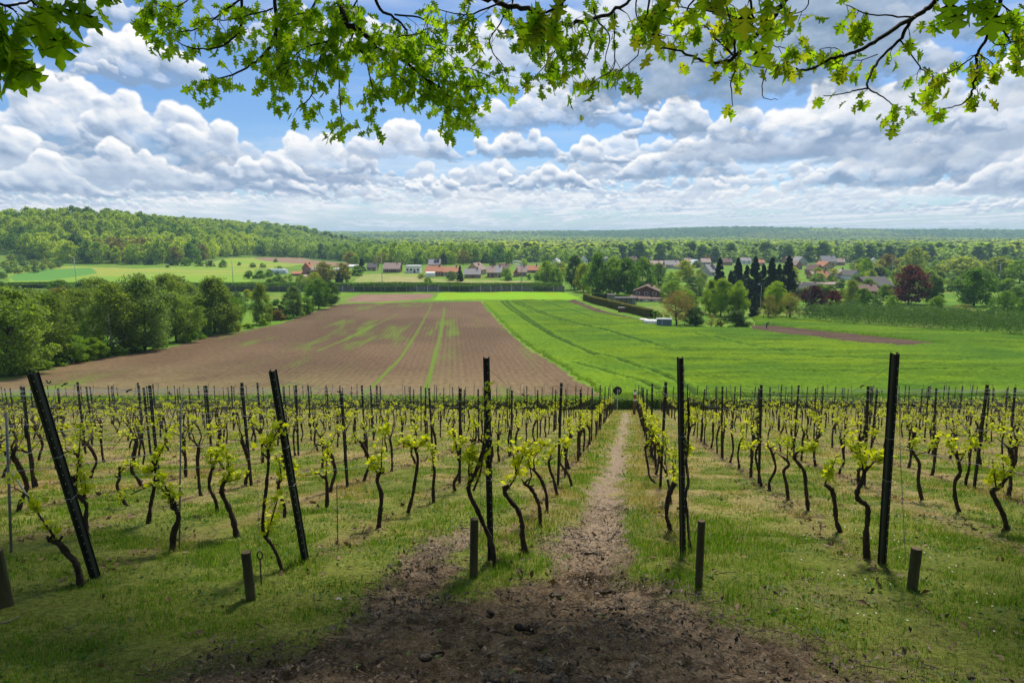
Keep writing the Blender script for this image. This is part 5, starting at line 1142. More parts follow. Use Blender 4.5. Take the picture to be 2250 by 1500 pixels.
def lobed(cent, size, r, shape=LOBE, up=None, droop=.3, fold=.18):
    """lobed leaves: a fan of triangles around the middle of the blade"""
    n = len(cent); k = len(shape); ctr = np.array([0, .35])
    nrm = r.randn(n, 3) * .8 + np.array([0, 0, 1.0]) if up is None else r.randn(n, 3) * .6 + np.array(up); nrm /= np.linalg.norm(nrm, axis=1)[:, None]
    q = r.randn(n, 3); q[:, 2] -= droop; u = q - nrm * (q * nrm).sum(1)[:, None]; u /= np.linalg.norm(u, axis=1)[:, None] + 1e-9; w = np.cross(nrm, u)
    s = size * (.6 + .8 * r.rand(n)); L2 = np.concatenate([shape, ctr[None]], 0); bend = fold * (np.abs(L2[:, 0]) * .9 - .25 * L2[:, 1] ** 2 * 1.5)
    P = cent[:, None, :] + s[:, None, None] * (w[:, None, :] * L2[None, :, :1] + u[:, None, :] * L2[None, :, 1:] + nrm[:, None, :] * bend[None, :, None])
    i = (np.arange(n) * (k + 1))[:, None]; j = np.arange(k)[None, :]
    F_ = np.stack([i + k + 0 * j, i + j, i + (j + 1) % k], 2).reshape(-1, 3); return P.reshape(-1, 3), F_, k + 1
ROWP = {}
for k in range(-26, 27):
    s = ROW_SLOPE[k]; a = G1(1385 - s * 390, 1240); b = G1(1385 - s * 60, 910); ROWP[k] = (a, b)
def rx(k, y):
    a, b = ROWP[k]; return a[0] + (b[0] - a[0]) * (y - a[1]) / (b[1] - a[1])
ry0 = ROWP[0][0][1]; a_, b_ = ROWP[0]; RDIR = Vector((b_[0] - a_[0], b_[1] - a_[1], 0)).normalized()
def gnarl(pts, rad, r, n=8, name='trunk', extra=(), knob=.30):
    """twisted old vine wood as one mesh"""
    P = [Vector(p) for p in pts]; fine = []; R = []
    for i in range(len(P) - 1):
        p0 = P[max(i - 1, 0)]; p1 = P[i]; p2 = P[i + 1]; p3 = P[min(i + 2, len(P) - 1)]
        for t in np.linspace(0, 1, 6)[:-1]:
            fine.append(.5 * ((2 * p1) + (p2 - p0) * t + (2 * p0 - 5 * p1 + 4 * p2 - p3) * t * t + (3 * p1 - p0 - 3 * p2 + p3) * t ** 3)); f = (i + t) / (len(P) - 1); R.append(np.interp(f, np.linspace(0, 1, len(rad)), rad) * (1 + r.uniform(-knob, knob) * .7))
    fine.append(P[-1]); R.append(rad[-1])
    mb = MB().tube(fine, R, n)
    for e in extra: mb.tube(*e)
    # rough bark flakes
    o = []
    for v in mb.v: o.append((v[0] + r.uniform(-1, 1) * .0028, v[1] + r.uniform(-1, 1) * .0028, v[2] + r.uniform(-1, 1) * .004))
    mb.v = o; return mb
def shoots(path, n, r, spread=.05, leaf=.045, per=6, rise=.10):
    """young shoots with leaves along a cane"""
    P = [Vector(p) for p in path]; C = []; mb = MB()
    for _ in range(n):
        f = r.rand() * (len(P) - 1); i = int(f); b = P[i].lerp(P[i + 1], f - i); h = rise * r.uniform(.3, 1.3); d = Vector((r.randn() * .35, r.randn() * .35, 1)).normalized(); tip = b + d * h
        mb.tube([b, tip], [.003, .0015], 3, cap=False)
        for q in range(per): C.append(b.lerp(tip, r.uniform(.25, 1.1)) + Vector((r.randn(), r.randn(), r.randn() * .7)) * spread * .6)
    V, Fc, m = lobed(np.array([tuple(c) for c in C]), leaf, r); return V, Fc, m, len(C), mb
def make_vine(seed):
    r = np.random.RandomState(seed); R_ = random.Random(seed); hd = r.uniform(.62, .82); amp = r.uniform(.05, .17) * R_.choice([-1, 1]); am2 = r.uniform(-.08, .08)
    pts = [(0, 0, -.05), (am2 * .5, amp * .25, .12), (am2, amp, hd * .42), (am2 * .7, amp * .55, hd * .75), (am2 * .2 + r.uniform(-.04, .04), r.uniform(-.05, .05), hd)]
    th = r.uniform(.019, .030); ex = []
    top = Vector(pts[-1]); arms = []
    for _ in range(R_.choice([1, 2, 2, 3])):
        a = r.uniform(-.22, .22); e1 = top + Vector((r.uniform(-.05, .05), a * .6, r.uniform(.03, .12))); e2 = e1 + Vector((r.uniform(-.05, .05), a, r.uniform(.04, .20))); ex.append(([top, e1, e2], [th * .75, th * .5, th * .22], 6)); arms.append([top, e1, e2])
    tr = gnarl(pts, [th * 1.35, th, th * .9, th * 1.1, th * 1.25], r, 8, extra=ex).mesh('trunk', None, True)
    L = r.uniform(.45, .62); w = .84
    cane = [(0, -L, w - .02), (0, -L * .55, w + .06 + r.uniform(-.03, .05)), top + Vector((0, -.04, .02)), (0, L * .5, w + .07 + r.uniform(-.04, .05)), (0, L, w - .03)]
    ca = MB().tube(cane, [.004, .006, .009, .006, .004], 5)
    for a in arms:
        if r.rand() < .7: e = a[-1]; ca.tube([e, e + Vector((r.uniform(-.05, .05), r.uniform(-.15, .15), r.uniform(.15, .42)))], [.005, .002], 4)
    V, Fc, m, n, sm = shoots(cane, R_.choice([8, 12, 17]), r, leaf=.036, spread=.05); ca.add(sm.v, sm.f)
    fo = npmesh('foliage', V, Fc, {'r': np.repeat(r.rand(n), m)})
    return tr, ca.mesh('cane', None, True), fo, (V, Fc, np.repeat(r.rand(n), m))
VP_ = [make_vine(100 + i) for i in range(14)]
RZ = math.atan2(-RDIR.x, RDIR.y)
def place_vine(i, x, y, rz, s, label, group):
    tr, ca, fo, _ = VP_[i]; t = empty('grapevine', (x, y, gz(x, y)), rz, label, 'vine', group); t.scale = (s, 1.0 if True else s, s)
    link('trunk', tr, t, VB); link('cane', ca, t, CANE); link('foliage', fo, t, VL); return t
def custom_vine(path, th, label, canes=(), nsh=16, leaf=.045, leafy=None, dy=0.0):
    """an old vine standing where and as it does by the path: its line on the picture gives height and lean at its own distance"""
    x, y = G1(*path[0]); o = Vector((x, y, gz(x, y))); r = np.random.RandomState(int(path[0][0])); pts = [Vector(at_depth(px, py, y + dy * i)) - o for i, (px, py) in enumerate(path)]; pts[0] = Vector((0, 0, -.04))
    t = empty('grapevine', o, 0, label, 'vine'); n = len(pts); rad = list(np.interp(np.linspace(0, 1, n), [0, .12, .8, 1], [th * 1.3, th, th * .95, th * .8]))
    ex = []; cn = MB(); V = []; Fs = []; off = 0; Rn = []
    for c in canes:
        cp = [Vector(at_depth(px, py, y + .02)) - o for px, py in c]
        (cn.tube(cp, list(np.interp(np.linspace(0, 1, len(cp)), [0, 1], [.011, .004])), 6))
        V1, F1, m, k, sm = shoots(cp, nsh if leafy is None else leafy, r, leaf=leaf, spread=.05); V.append(V1); Fs.append(F1 + off); off += len(V1); Rn.append(np.repeat(r.rand(k), m)); cn.add(sm.v, sm.f)
    for _ in range(3):
        j = n - 1 - r.randint(0, 2); e = pts[j] + Vector((r.uniform(-.07, .07), r.uniform(-.05, .05), r.uniform(.02, .08))); ex.append(([pts[j], e], [th * .6, th * .28], 6))
    gnarl(pts, rad, r, 10, extra=ex).build('trunk', VB, t, True)
    if canes: cn.build('cane', CANE, t, True); link('foliage', npmesh('foliage', np.concatenate(V), np.concatenate(Fs), {'r': np.concatenate(Rn)}), t, VL)
    return (x, y)
taken = []
for path, th, lab, canes in [
    ([(1088, 1250), (1082, 1200), (1062, 1150), (1046, 1115), (1032, 1085), (1031, 1062), (1046, 1035), (1060, 995), (1064, 975)], .024, 'tall leaning vine in front of the post left of the path', [[(1032, 1075), (1030, 1030), (1032, 1005), (1045, 990)], [(1040, 1078), (1055, 1040), (1062, 1000), (1066, 900), (1075, 850)]]),
    ([(1156, 1214), (1148, 1180), (1147, 1150), (1138, 1120), (1120, 1098), (1109, 1080), (1118, 1066)], .031, 'bent old vine right beside the gully, nearest of its row', [[(1118, 1070), (1132, 1050), (1134, 1035), (1128, 1000), (1100, 985)], [(1132, 1040), (1150, 1000), (1170, 985)]]),
    ([(1187, 1155), (1186, 1120), (1178, 1092), (1164, 1070), (1151, 1062)], .028, 'second vine along the path, curved to the left', [[(1160, 1066), (1168, 1045), (1160, 1005), (1185, 990)]]),
    ([(1202, 1125), (1200, 1085), (1188, 1052), (1172, 1032)], .027, 'third vine along the path with a knotty head', [[(1175, 1035), (1172, 1010), (1185, 985), (1205, 975)]]),
    ([(1226, 1090), (1216, 1052), (1208, 1030), (1206, 1012)], .026, 'fourth vine along the path close to a dark post', [[(1206, 1015), (1215, 985), (1240, 965)]]),
    ([(1257, 1066), (1250, 1045), (1238, 1028), (1228, 1015)], .026, 'fifth vine along the path leaning to the left', [[(1230, 1018), (1235, 985), (1258, 960)]]),
    ([(831, 1158), (836, 1120), (838, 1085), (829, 1058), (832, 1042), (842, 1035)], .030, 'sturdy S shaped vine left of the side track', [[(832, 1045), (822, 1025), (818, 1022)], [(838, 1040), (838, 1005), (842, 950)]]),
    ([(895, 1124), (906, 1090), (912, 1055), (918, 1010), (912, 985)], .028, 'straight vine right of the S shaped vine', [[(912, 990), (925, 975), (945, 965)], [(914, 985), (890, 972), (868, 980)]]),
    ([(953, 1104), (952, 1070), (955, 1032), (950, 1025)], .027, 'short vine between two posts left of the path', [[(953, 1030), (950, 1000), (945, 985)]]),
    ([(1003, 1080), (997, 1062), (1008, 1040), (1010, 1015), (1003, 985)], .025, 'crooked vine behind the leaning vine of the post', [[(1003, 990), (1000, 950), (985, 965)], [(1003, 990), (1015, 975), (1030, 965)]]),
    ([(717, 1114), (719, 1080), (716, 1050), (708, 1048)], .026, 'vine left of the rusty thin rod', [[(714, 1052), (700, 1040), (660, 1045), (640, 1030)], [(716, 1050), (718, 1020), (720, 975)]]),
    ([(622, 1253), (608, 1218), (594, 1192), (581, 1176), (577, 1150), (582, 1100), (586, 1060), (590, 1010), (588, 985)], .018, 'slim climbing vine under the black wire tensioner', [[(586, 1180), (600, 1130), (612, 1090)], [(588, 990), (595, 975), (610, 945)]]),
    ([(178, 1285), (168, 1240), (150, 1218), (128, 1192), (108, 1186)], .031, 'thick low vine leaning to the left at the lower left', [[(128, 1192), (110, 1165), (85, 1130), (60, 1088), (30, 1070)]]),
    ([(379, 1212), (381, 1175), (392, 1140), (388, 1120), (380, 1112), (378, 1095)], .033, 'knotty vine tied to a grey rod at the left', [[(380, 1100), (350, 1068), (330, 1065), (270, 1095), (235, 1100)], [(380, 1105), (360, 1060), (345, 1050)]]),
    ([(325, 1152), (330, 1115), (338, 1075), (343, 1040), (340, 1020)], .027, 'upright vine left of the knotty tied vine', [[(340, 1030), (350, 1000), (358, 985), (362, 975)], [(340, 1030), (325, 1045), (315, 1040)]]),
    ([(521, 1178), (512, 1140), (498, 1105), (487, 1080), (492, 1058)], .034, 'stout vine leaning left before the second post', [[(492, 1060), (505, 1040), (500, 1010), (495, 990)], [(490, 1060), (510, 1055), (530, 1050)]]),
    ([(477, 1123), (474, 1100), (460, 1070), (463, 1040), (470, 1025)], .027, 'curved vine directly left of the stout vine', [[(466, 1035), (462, 1000), (480, 985)], [(470, 1025), (480, 1000), (490, 990)]]),
    ([(624, 1138), (625, 1115), (615, 1085), (612, 1065), (618, 1050)], .026, 'knobbly vine just left of the leaning post near the middle', [[(618, 1055), (615, 1020), (605, 1000)]]),
    ([(192, 1182), (188, 1150), (190, 1110), (180, 1098), (165, 1075), (162, 1050)], .027, 'vine with a black knob behind the big leaning post', [[(165, 1080), (170, 1040), (175, 980), (178, 930)], [(178, 1095), (190, 1080), (185, 1045)]]),
    ([(290, 1112), (275, 1105), (258, 1070), (262, 1050), (263, 1025)], .026, 'hooked vine in the third row from the left edge', [[(262, 1040), (280, 1020), (310, 1030)]]),
    ([(1906, 1226), (1903, 1180), (1906, 1140), (1906, 1112), (1886, 1096), (1884, 1078), (1893, 1058), (1900, 1035)], .030, 'twisted vine left of the leaning post on the right', [[(1898, 1045), (1895, 1020), (1890, 1000), (1870, 990)], [(1898, 1040), (1920, 1015), (1945, 1010)]]),
    ([(1851, 1170), (1838, 1145), (1834, 1105), (1828, 1078), (1812, 1064)], .030, 'curved vine left of the twisted vine on the right', [[(1812, 1064), (1830, 1025), (1838, 1000)]]),
    ([(1777, 1122), (1772, 1085), (1768, 1040), (1760, 1025), (1745, 1005), (1752, 993)], .028, 'upright vine with hooked head on the right', [[(1752, 993), (1770, 990), (1790, 985)]]),
    ([(1733, 1098), (1728, 1065), (1722, 1035), (1734, 1020), (1722, 1005)], .027, 'zigzag vine left of the hooked upright vine', [[(1730, 1010), (1730, 985), (1735, 965)]]),
    ([(1694, 1080), (1690, 1060), (1704, 1030), (1698, 1000), (1692, 985)], .027, 'round bellied vine at the foot of the second right post', [[(1692, 985), (1710, 975), (1730, 970)]]),
    ([(1675, 1068), (1668, 1040), (1660, 1000), (1668, 978)], .025, 'slim vine left of the second right post', [[(1665, 980), (1645, 985), (1625, 990)]]),
    ([(2216, 1166), (2204, 1130), (2185, 1092), (2180, 1078), (2196, 1070), (2208, 1055)], .031, 'forked vine nearest the right picture edge', [[(2190, 1078), (2185, 1045), (2180, 1010)], [(2200, 1070), (2208, 1045), (2202, 1005)]]),
    ([(2112, 1126), (2100, 1100), (2098, 1060), (2110, 1035), (2102, 1000)], .030, 'thick vine with heavy double head right of the leaning post', [[(2102, 1005), (2090, 985), (2085, 975)], [(2106, 1020), (2125, 985), (2150, 975)]]),
    ([(2028, 1098), (2018, 1060), (2020, 1020), (2010, 1000), (2000, 985)], .029, 'wide headed vine between the right posts', [[(2012, 1000), (2040, 990), (2055, 975)], [(2005, 995), (2005, 975), (2025, 970)]]),
    ([(1520, 1215), (1514, 1180), (1510, 1130), (1506, 1090), (1512, 1060), (1508, 1010), (1514, 940), (1512, 880)], .017, 'thin dark vine climbing the post right of the path', [[(1508, 1010), (1505, 960), (1510, 920)]]),
    ([(1474, 1105), (1470, 1070), (1462, 1035), (1450, 1015)], .022, 'vine leaning over the grass right of the path', [[(1455, 1020), (1450, 985), (1435, 950), (1424, 930)], [(1460, 1020), (1465, 985), (1455, 950)]]),
    ([(1446, 1062), (1428, 1048), (1424, 1025), (1418, 985), (1425, 975)], .022, 'bowed vine between the path and the dark post', [[(1420, 985), (1432, 960), (1440, 940)]])]:
    big = G1(*path[0])[1] < 9
    taken.append(custom_vine(path, th * .84, lab, canes, nsh=12 if big else 10, leaf=.044 if big else .04))
# upper leaves growing around the post right of the path
cand = []
for k in range(-16, 27):
    y = ry0 + 1.4
    R_ = random.Random(k * 7 + 3)
    while y < 48.8:
        x = rx(k, y) + R_.uniform(-.05, .05); px = 1125 + x / (y * .9877 + .34 + .035 * y) * F
        if -190 < px < 2450 and min(math.hypot(x - a, (y - b) * .8) for a, b in taken) > .75: cand.append((y + (0 if -40 < px < 2290 else 100), x, k, y))
        y += R_.uniform(1.08, 1.5)
cand.sort(); N_IND = 266; GV = 'old vines standing in rows down the slope'
rv_ = random.Random(77); far_items = []
for i, (_, x, k, y) in enumerate(cand):
    pi = rv_.randrange(14); rz = RZ + (math.pi if rv_.random() < .5 else 0) + rv_.uniform(-.15, .15); s = rv_.uniform(.88, 1.12)
    if i < N_IND: place_vine(pi, x, y, rz, s, 'gnarled dark vine with small yellow green leaves among the many in the rows', GV)
    else: far_items.append((pi, x, y, rz, s))
def far_vines():
    VV = []; FF = []; RR = []; MI = []; off = 0
    for (pi, x, y, rz, s) in far_items:
        tr, ca, fo, (V, Fc, rr) = VP_[pi]; c, sn = math.cos(rz), math.sin(rz); z = gz(x, y)
        for me, mi in ((tr, 0), (None, 1)):
            if me is not None:
                co = np.zeros(len(me.vertices) * 3, np.float32); me.vertices.foreach_get('co', co); co = co.reshape(-1, 3); me.calc_loop_triangles(); T = np.zeros(len(me.loop_triangles) * 3, np.int32); me.loop_triangles.foreach_get('vertices', T); T = T.reshape(-1, 3); r_a = np.zeros(len(co))
            else:
                nl = int(len(V) // 15 * .38) * 15; co, T, r_a = V[:nl], Fc[:nl // 15 * 14], rr[:nl]
            P = np.stack([(co[:, 0] * c - co[:, 1] * sn) * s + x, (co[:, 0] * sn + co[:, 1] * c) * s + y, co[:, 2] * s + z], 1); VV.append(P); FF.append(T + off); RR.append(r_a); MI.append(np.full(len(T), mi)); off += len(P)
    me = npmesh('far_vines', np.concatenate(VV), np.concatenate(FF), {'r': np.concatenate(RR)}); me.materials.append(VB); me.materials.append(VL); me.polygons.foreach_set('material_index', np.concatenate(MI).astype(np.int32))
    tag(link('far_vines', me), 'many small vines filling the lower end of the vineyard by the track', 'vines', kind='stuff')
far_vines()

# ---- posts: folded steel channels
def channel(bot, top, w=.055, d=.045, th=.004, face=Vector((0, -1, 0)), fl=.009):
    bot = Vector(bot); top = Vector(top); ax = (top - bot).normalized(); u = ax.cross(face).normalized(); f = u.cross(ax).normalized() * 1.0
    if f.dot(face) < 0: f = -f
    prof = [(-w / 2, 0), (-w / 2, -d), (-w / 2 - fl, -d), (-w / 2 - fl, -d - th), (-w / 2 + th, -d - th), (-w / 2 + th, -th), (-w * .16, -th), (-w * .10, -th - .007), (w * .10, -th - .007), (w * .16, -th), (w / 2 - th, -th), (w / 2 - th, -d - th), (w / 2 + fl, -d - th), (w / 2 + fl, -d), (w / 2, -d), (w / 2, 0), (w * .14, 0), (w * .10, -.007), (-w * .10, -.007), (-w * .14, 0)]
    n = len(prof); vs = [p + u * a + f * b for p in (bot, top) for a, b in prof]; fs = [(i, (i + 1) % n, n + (i + 1) % n, n + i) for i in range(n)]
    mb = MB().add(vs, fs)
    # end caps as strips
    for o in (0, n): mb.add([vs[o + i] for i in (0, 19, 18, 17, 16, 15, 10, 9, 8, 7, 6, 5)], [(0, 1, 10, 11), (1, 2, 9, 10), (2, 3, 8, 9), (3, 4, 7, 8), (4, 5, 6, 7)])
    return mb, u, f, ax
def end_post(base, top, label, dy=-.25, w=.062, holes=True, bury=.25, yb=None, name='end_post'):
    x, y = G1(*base) if yb is None else (at_depth(base[0], base[1], yb)[0], yb)
    b = Vector((x, y, gz(x, y))); tp = Vector(at_depth(top[0], top[1], y + dy)); ax = (tp - b).normalized(); t = empty(name, b, 0, label, 'post')
    mb, u, f, ax = channel(-ax * bury, tp - b, w, .05); mb.build('channel', POSTM, t)
    L = (tp - b).length
    if holes:
        r = MB(); s = .12
        while s < L - .05: c = ax * s + f * .0 + u * (w * .30); r.tube([c - f * .001, c + f * .003], .0045, 7); s += .085
        r.build('hole_disc', HOLECLIPM, t)  # pale discs stand in for punched holes; background brightness painted as their colour
    # tie band
    for q in (.42, .62):
        c = ax * L * q; MB().tube([c + u * (w * .6) + f * .008, c - u * (w * .6) + f * .008, c - u * (w * .65) - f * .055, c + u * (w * .65) - f * .055, c + u * (w * .6) + f * .008], .003, 5).build('tie_wire', WIREM, t)
    return t, b, tp
EP = {}
EP[3] = end_post((205, 1272), (66, 822), 'thick leaning end post nearest the left edge', dy=-.35, w=.058)
EP[2] = end_post((668, 1232), (596, 816), 'leaning end post left of the middle', dy=-.30, w=.049)
EP[1] = end_post((1078, 1236), (1068, 787), 'upright end post just left of the path', dy=-.1, w=.042)
EP[0] = end_post((1503, 1222), (1497, 787), 'upright end post just right of the path', dy=-.1, w=.042)
EP[-1] = end_post((1942, 1240), (1971, 778), 'leaning end post on the right side', dy=-.25, w=.050)
mb, u, f, ax = channel((0, 0, -.25), (0, 0, 1.78), .034, .03, fl=.006); mid_post = mb.mesh('channel'); mb2 = MB().tube([(-.035, -.001, 1.71), (.035, -.001, 1.71)], .006, 5).tube([(-.03, -.004, 1.55), (.03, -.004, 1.55)], .004, 5); clip_me = mb2.mesh('wire_clip')
mbs, *_ = channel((0, 0, -.2), (0, 0, 1.95), .022, .02, fl=.004); far_post = mbs.mesh('channel')
np_ = 0
for k in range(-16, 27):
    R_ = random.Random(k * 31 + 5); y = ry0 + 4.9 + (k % 3) * .25
    while y < 49:
        x = rx(k, y); px = 1125 + x / (y * 1.02) * F
        if -120 < px < 2400:
            t = empty('vineyard_post', (x, y, gz(x, y)), RZ + R_.uniform(-.2, .2), 'slim dark steel post standing among the vines in a row', 'post', 'slim dark posts along the vine rows'); t.rotation_euler[0] = R_.uniform(-.03, .03); t.rotation_euler[1] = R_.uniform(-.04, .03); s = R_.uniform(.93, 1.04); t.scale = (1, 1, s)
            link('channel', mid_post, t, POSTM); link('wire_clip', clip_me, t, HOLECLIPM); np_ += 1
        y += 4.9 + R_.uniform(-.12, .12)
    x = rx(k, 49.6); px = 1125 + x / (50.2 * 1.03) * F
    if -20 < px < 2270:
        t = empty('far_end_post', (x, 49.6, gz(x, 49.6)), 0, 'thin grey end post tilted over the far end of a vine row', 'post', 'tilted thin posts at the far ends of the rows'); t.rotation_euler = (R_.uniform(-.25, -.10), (-.10 if px < 1385 else .12) * -1 * R_.uniform(.2, 1.2), 0)
        link('channel', far_post, t, RODM)

# ---- wires
def wire(k, hgt, y0=None, label=None, top=None):
    y0 = y0 or ry0; P = []
    if top is not None: P.append(top)
    ys = list(np.arange(y0 + (1.0 if top is not None else 0), 50.2, 4.9 / 2))
    for i, y in enumerate(ys): P.append(Vector((rx(k, y), y, gz(rx(k, y), y) + hgt - (.035 if i % 2 else 0))))
    mb = MB().tube(P, .0030 if abs(k) > 3 else .0020, 4, cap=False); o = mb.build('trellis_wire', WIREM)
    tag(o, label or 'thin trellis wire strung along a row of vines', 'wire', 'trellis wires along the rows'); return o, P
for k in range(-14, 25):
    hs = (.84, 1.25, 1.66) if abs(k - 1) < 9 else (.84, 1.60)
    for h_ in hs:
        tp = None
        if k in EP: b, tpv = EP[k][1], EP[k][2]; L = (tpv - b).length; tp = b.lerp(tpv, min(.97, h_ / 1.72))
        o, P = wire(k, h_, top=tp)
        if h_ == 1.66 and k in (3, 2, 1, 0, -1, -2, 4):
            r = np.random.RandomState(k + 50); mb = MB()
            for q in range(11 if k in (3, -1, -2) else 6):
                j = r.randint(0, min(4, len(P) - 1)); c = P[j].lerp(P[j + 1], r.rand())
                for _ in range(r.randint(2, 5)):
                    d = Vector(r.randn(3)); d.normalize(); e = c + d * r.uniform(.02, .05); mb.tube([c, (c + e) / 2 + Vector(r.randn(3)) * .008, e], [.004, .006, .002], 4)
            mb.build('dry_tendrils', DRY, o)
# tensioners hanging at the left
for (px, py, y_, lab) in [(589, 970, 6.5, 'black wire tensioner hanging beside the leaning middle post'), (58, 948, 6.3, 'black wire tensioner hanging behind the big leaning post')]:
    p = Vector(at_depth(px, py, y_)); t = empty('wire_tensioner', p, 0, lab, 'tensioner'); MB().tube([(0, 0, -.075), (0, 0, -.06), (0, 0, .05), (0, 0, .075)], [.006, .019, .019, .006], 8).build('spool', POSTM, t, True); MB().tube([(0, 0, .07), (.012, 0, .10), (0, 0, .13), (-.012, 0, .10), (0, 0, .07)], .003, 5).tube([(0, 0, .13), (.01, 0, .5)], .0018, 4).build('hook', WIREM, t, True)
# guy wires and anchors
def cord(pts, y, label, rad=.003, name='guy_wire', mat=WIREM, cat='wire'):
    o = MB().tube([at_depth(a, b, y) for a, b in pts], rad, 6).build(name, mat); tag(o, label, cat); return o
cord([(1056, 985), (1055, 1180)], G1(1056, 1240)[1], 'thin guy wire hanging beside the post left of the path', .0016)
cord([(1975, 850), (1978, 990), (1990, 1240)], G1(1990, 1265)[1] , 'slack guy wire from the leaning right post to its stake', .003)
cord([(1503, 800), (1510, 1000), (1517, 1280)], G1(1520, 1260)[1], 'guy wire beside the post right of the path', .0016)
x, y = G1(574, 1285); t = empty('anchor_rod', (x, y, gz(x, y)), 0, 'rusty anchor rod with a loop beside the left stake', 'anchor')
MB().tube([(0, 0, -.05), (.004, 0, .24)], .006, 7).tube([(.004 + .022 * math.sin(a), 0, .275 - .036 * math.cos(a)) for a in np.linspace(0, 2 * math.pi, 14)], .006, 6).build('rod', surf('rust', (.045, .028, .02), .8, .4, 30), t, True)
MB().tube([(.004, 0, .31), (.02, 0, 1.0)], .0016, 4).build('wire', WIREM, t, True)
def rod(base, top, rad, label, mat=RODM, dy=0, name='metal_rod'):
    x, y = G1(*base); b = Vector((x, y, gz(x, y) - .05)); e = Vector(at_depth(top[0], top[1], y + dy)); o = MB().tube([Vector((0, 0, 0)), e - b], rad, 8).build(name, mat, None, True, b); tag(o, label, 'rod'); return o
rod((393, 1205), (398, 888), .0085, 'grey metal rod beside the knotty tied vine'); rod((742, 1198), (740, 1062), .005, 'thin rusty rod left of the S shaped vine', surf('rusty_rod', (.09, .04, .022), .85, .3, 30)); rod((145, 1213), (28, 1040), .010, 'leaning pale tube tied to the thick low vine', surf('pale_tube', (.30, .31, .31), .5, .1, 10))
rod((1476, 1105), (1455, 960), .008, 'slanting grey rod in the leafy row right of the path')
rod((24, 1215), (14, 905), .013, 'grey upright tube at the left edge beside a tied vine')
# wooden stakes
def stake(base, top, w, label):
    x, y = G1(*base); s = mpp(x, y); h = (base[1] - top[1]) * s * .97; rr = w * s * .43; t = empty('wooden_stake', (x, y, gz(x, y)), 0, label, 'stake'); r = np.random.RandomState(base[0]); dx = (top[0] - base[0]) * s
    P = [Vector((dx * f, 0, -.1 + (h + .1) * f)) for f in np.linspace(0, 1, 9)]; mb = MB().tube(P, [rr * (1 + r.uniform(-.04, .04)) for _ in P], 14, cap=False); mb.build('shaft', STAKEM, t, True); MB().tube([P[-1] - Vector((0, 0, .004)), P[-1] + Vector((0, 0, .004))], [rr * 1.0, rr * .9], 14).build('cut_top', CUTM, t, False)
stake((18, 1338), (8, 1222), 26, 'mossy wooden stake at the lower left picture edge'); stake((553, 1318), (548, 1222), 20, 'wooden stake beside the looped anchor rod'); stake((1040, 1274), (1043, 1150), 18, 'mossy wooden stake before the post left of the path'); stake((1535, 1287), (1535, 1156), 16, 'tall wooden stake right of the path'); stake((2003, 1296), (2005, 1212), 21, 'dark wooden stake below the leaning right post')

# ---- bottom of the vineyard: hedge bank, round sign, way marker
hedge(np.array([(-48, 56.2), (-20, 56.4), (-6, 56.2), (10, 56.4), (19, 56.4)]), .85, 1.3, 'low bushy green hedge bank between the track and the ploughed field', 'mid', name='hedge_bank', n_per=420, ls=.11)
hedge(np.array([(19.6, 56.5), (30, 56.6), (52, 56.4)]), .6, 1.0, 'low scrubby bank between the track and the wheat on the right', 'dark', name='hedge_bank', n_per=260, ls=.10)
x, y = G1(1356, 905); z = gz(x, y); h_ = (905 - 857) * mpp(x, y); t = empty('round_sign', (x, y, z), 0, 'back of a round road sign on a thin pole at the end of the path', 'sign')
MB().tube([(0, 0, -.1), (0, 0, h_ + .12)], .030, 8).build('pole', METAL, t, True); MB().tube([(0, .035, h_), (0, .050, h_)], .30, 28).build('disc', surf('black_sign_back', (.012, .012, .012), .6, .2, 4), t); MB().box(-.04, .04, -.035, .034, h_ - .03, h_ + .03).box(.10, .17, .02, .034, h_ - .10, h_ + .08).build('bracket', METAL, t)
x, y = G1(1394, 910); z = gz(x, y); t = empty('way_marker', (x, y, z), 0, 'wooden way marker post with white and red bands beside the path end', 'post'); hh_ = 56 * mpp(x, y)
MB().tube([(-.02, 0, -.1), (0, 0, hh_ * .97), (0, 0, hh_)], [.085, .085, .05], 10).build('post', surf('brown_marker_wood', (.15, .075, .04), .85, .3, 8), t, True)
for z0, z1, m in ((.80, .93, TRIM), (.66, .74, surf('red_band', (.42, .06, .03), .7, .15, 5)), (.56, .63, TRIM)): MB().tube([(0, 0, hh_ * z0), (0, 0, hh_ * z1)], .092, 12).build('band', m, t)

# ------------------------------------------------------------------ the oak under which the picture was taken
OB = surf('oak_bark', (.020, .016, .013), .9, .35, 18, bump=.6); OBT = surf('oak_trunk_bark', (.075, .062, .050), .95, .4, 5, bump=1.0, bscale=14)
OL = leafmat('oak_leaf', (.17, .30, .012), .68, hue=.07, val=.28, tcol=(2.2, 2.1, .9), rough=.45); OLB = leafmat('young_oak_leaf', (.22, .32, .016), .64, hue=.10, val=.30, tcol=(1.9, 1.6, .8), rough=.45); OLR = leafmat('bronze_oak_leaf', (.26, .12, .025), .55, hue=.08, val=.3, tcol=(1.7, 1.3, .9))
OAKS = np.array([(0, 0), (.05, .08), (.20, .14), (.30, .07), (.22, .24), (.09, .30), (.26, .37), (.46, .33), (.36, .47), (.12, .50), (.28, .60), (.42, .62), (.26, .74), (.10, .74), (.13, .86), (0, 1.0),
                 (-.13, .86), (-.10, .74), (-.26, .74), (-.42, .62), (-.28, .60), (-.12, .50), (-.36, .47), (-.46, .33), (-.26, .37), (-.09, .30), (-.22, .24), (-.30, .07), (-.20, .14), (-.05, .08)])
oak = empty('oak_tree', (2.2, -3.2, gz(2.2, -3.2)), 0, 'oak tree whose leafy boughs hang across the top of the view', 'tree')
OO = Vector(oak.location)
def W_(px, py, y): return Vector(at_depth(px, py, y)) - OO
fork = Vector((0, 0, 4.6))
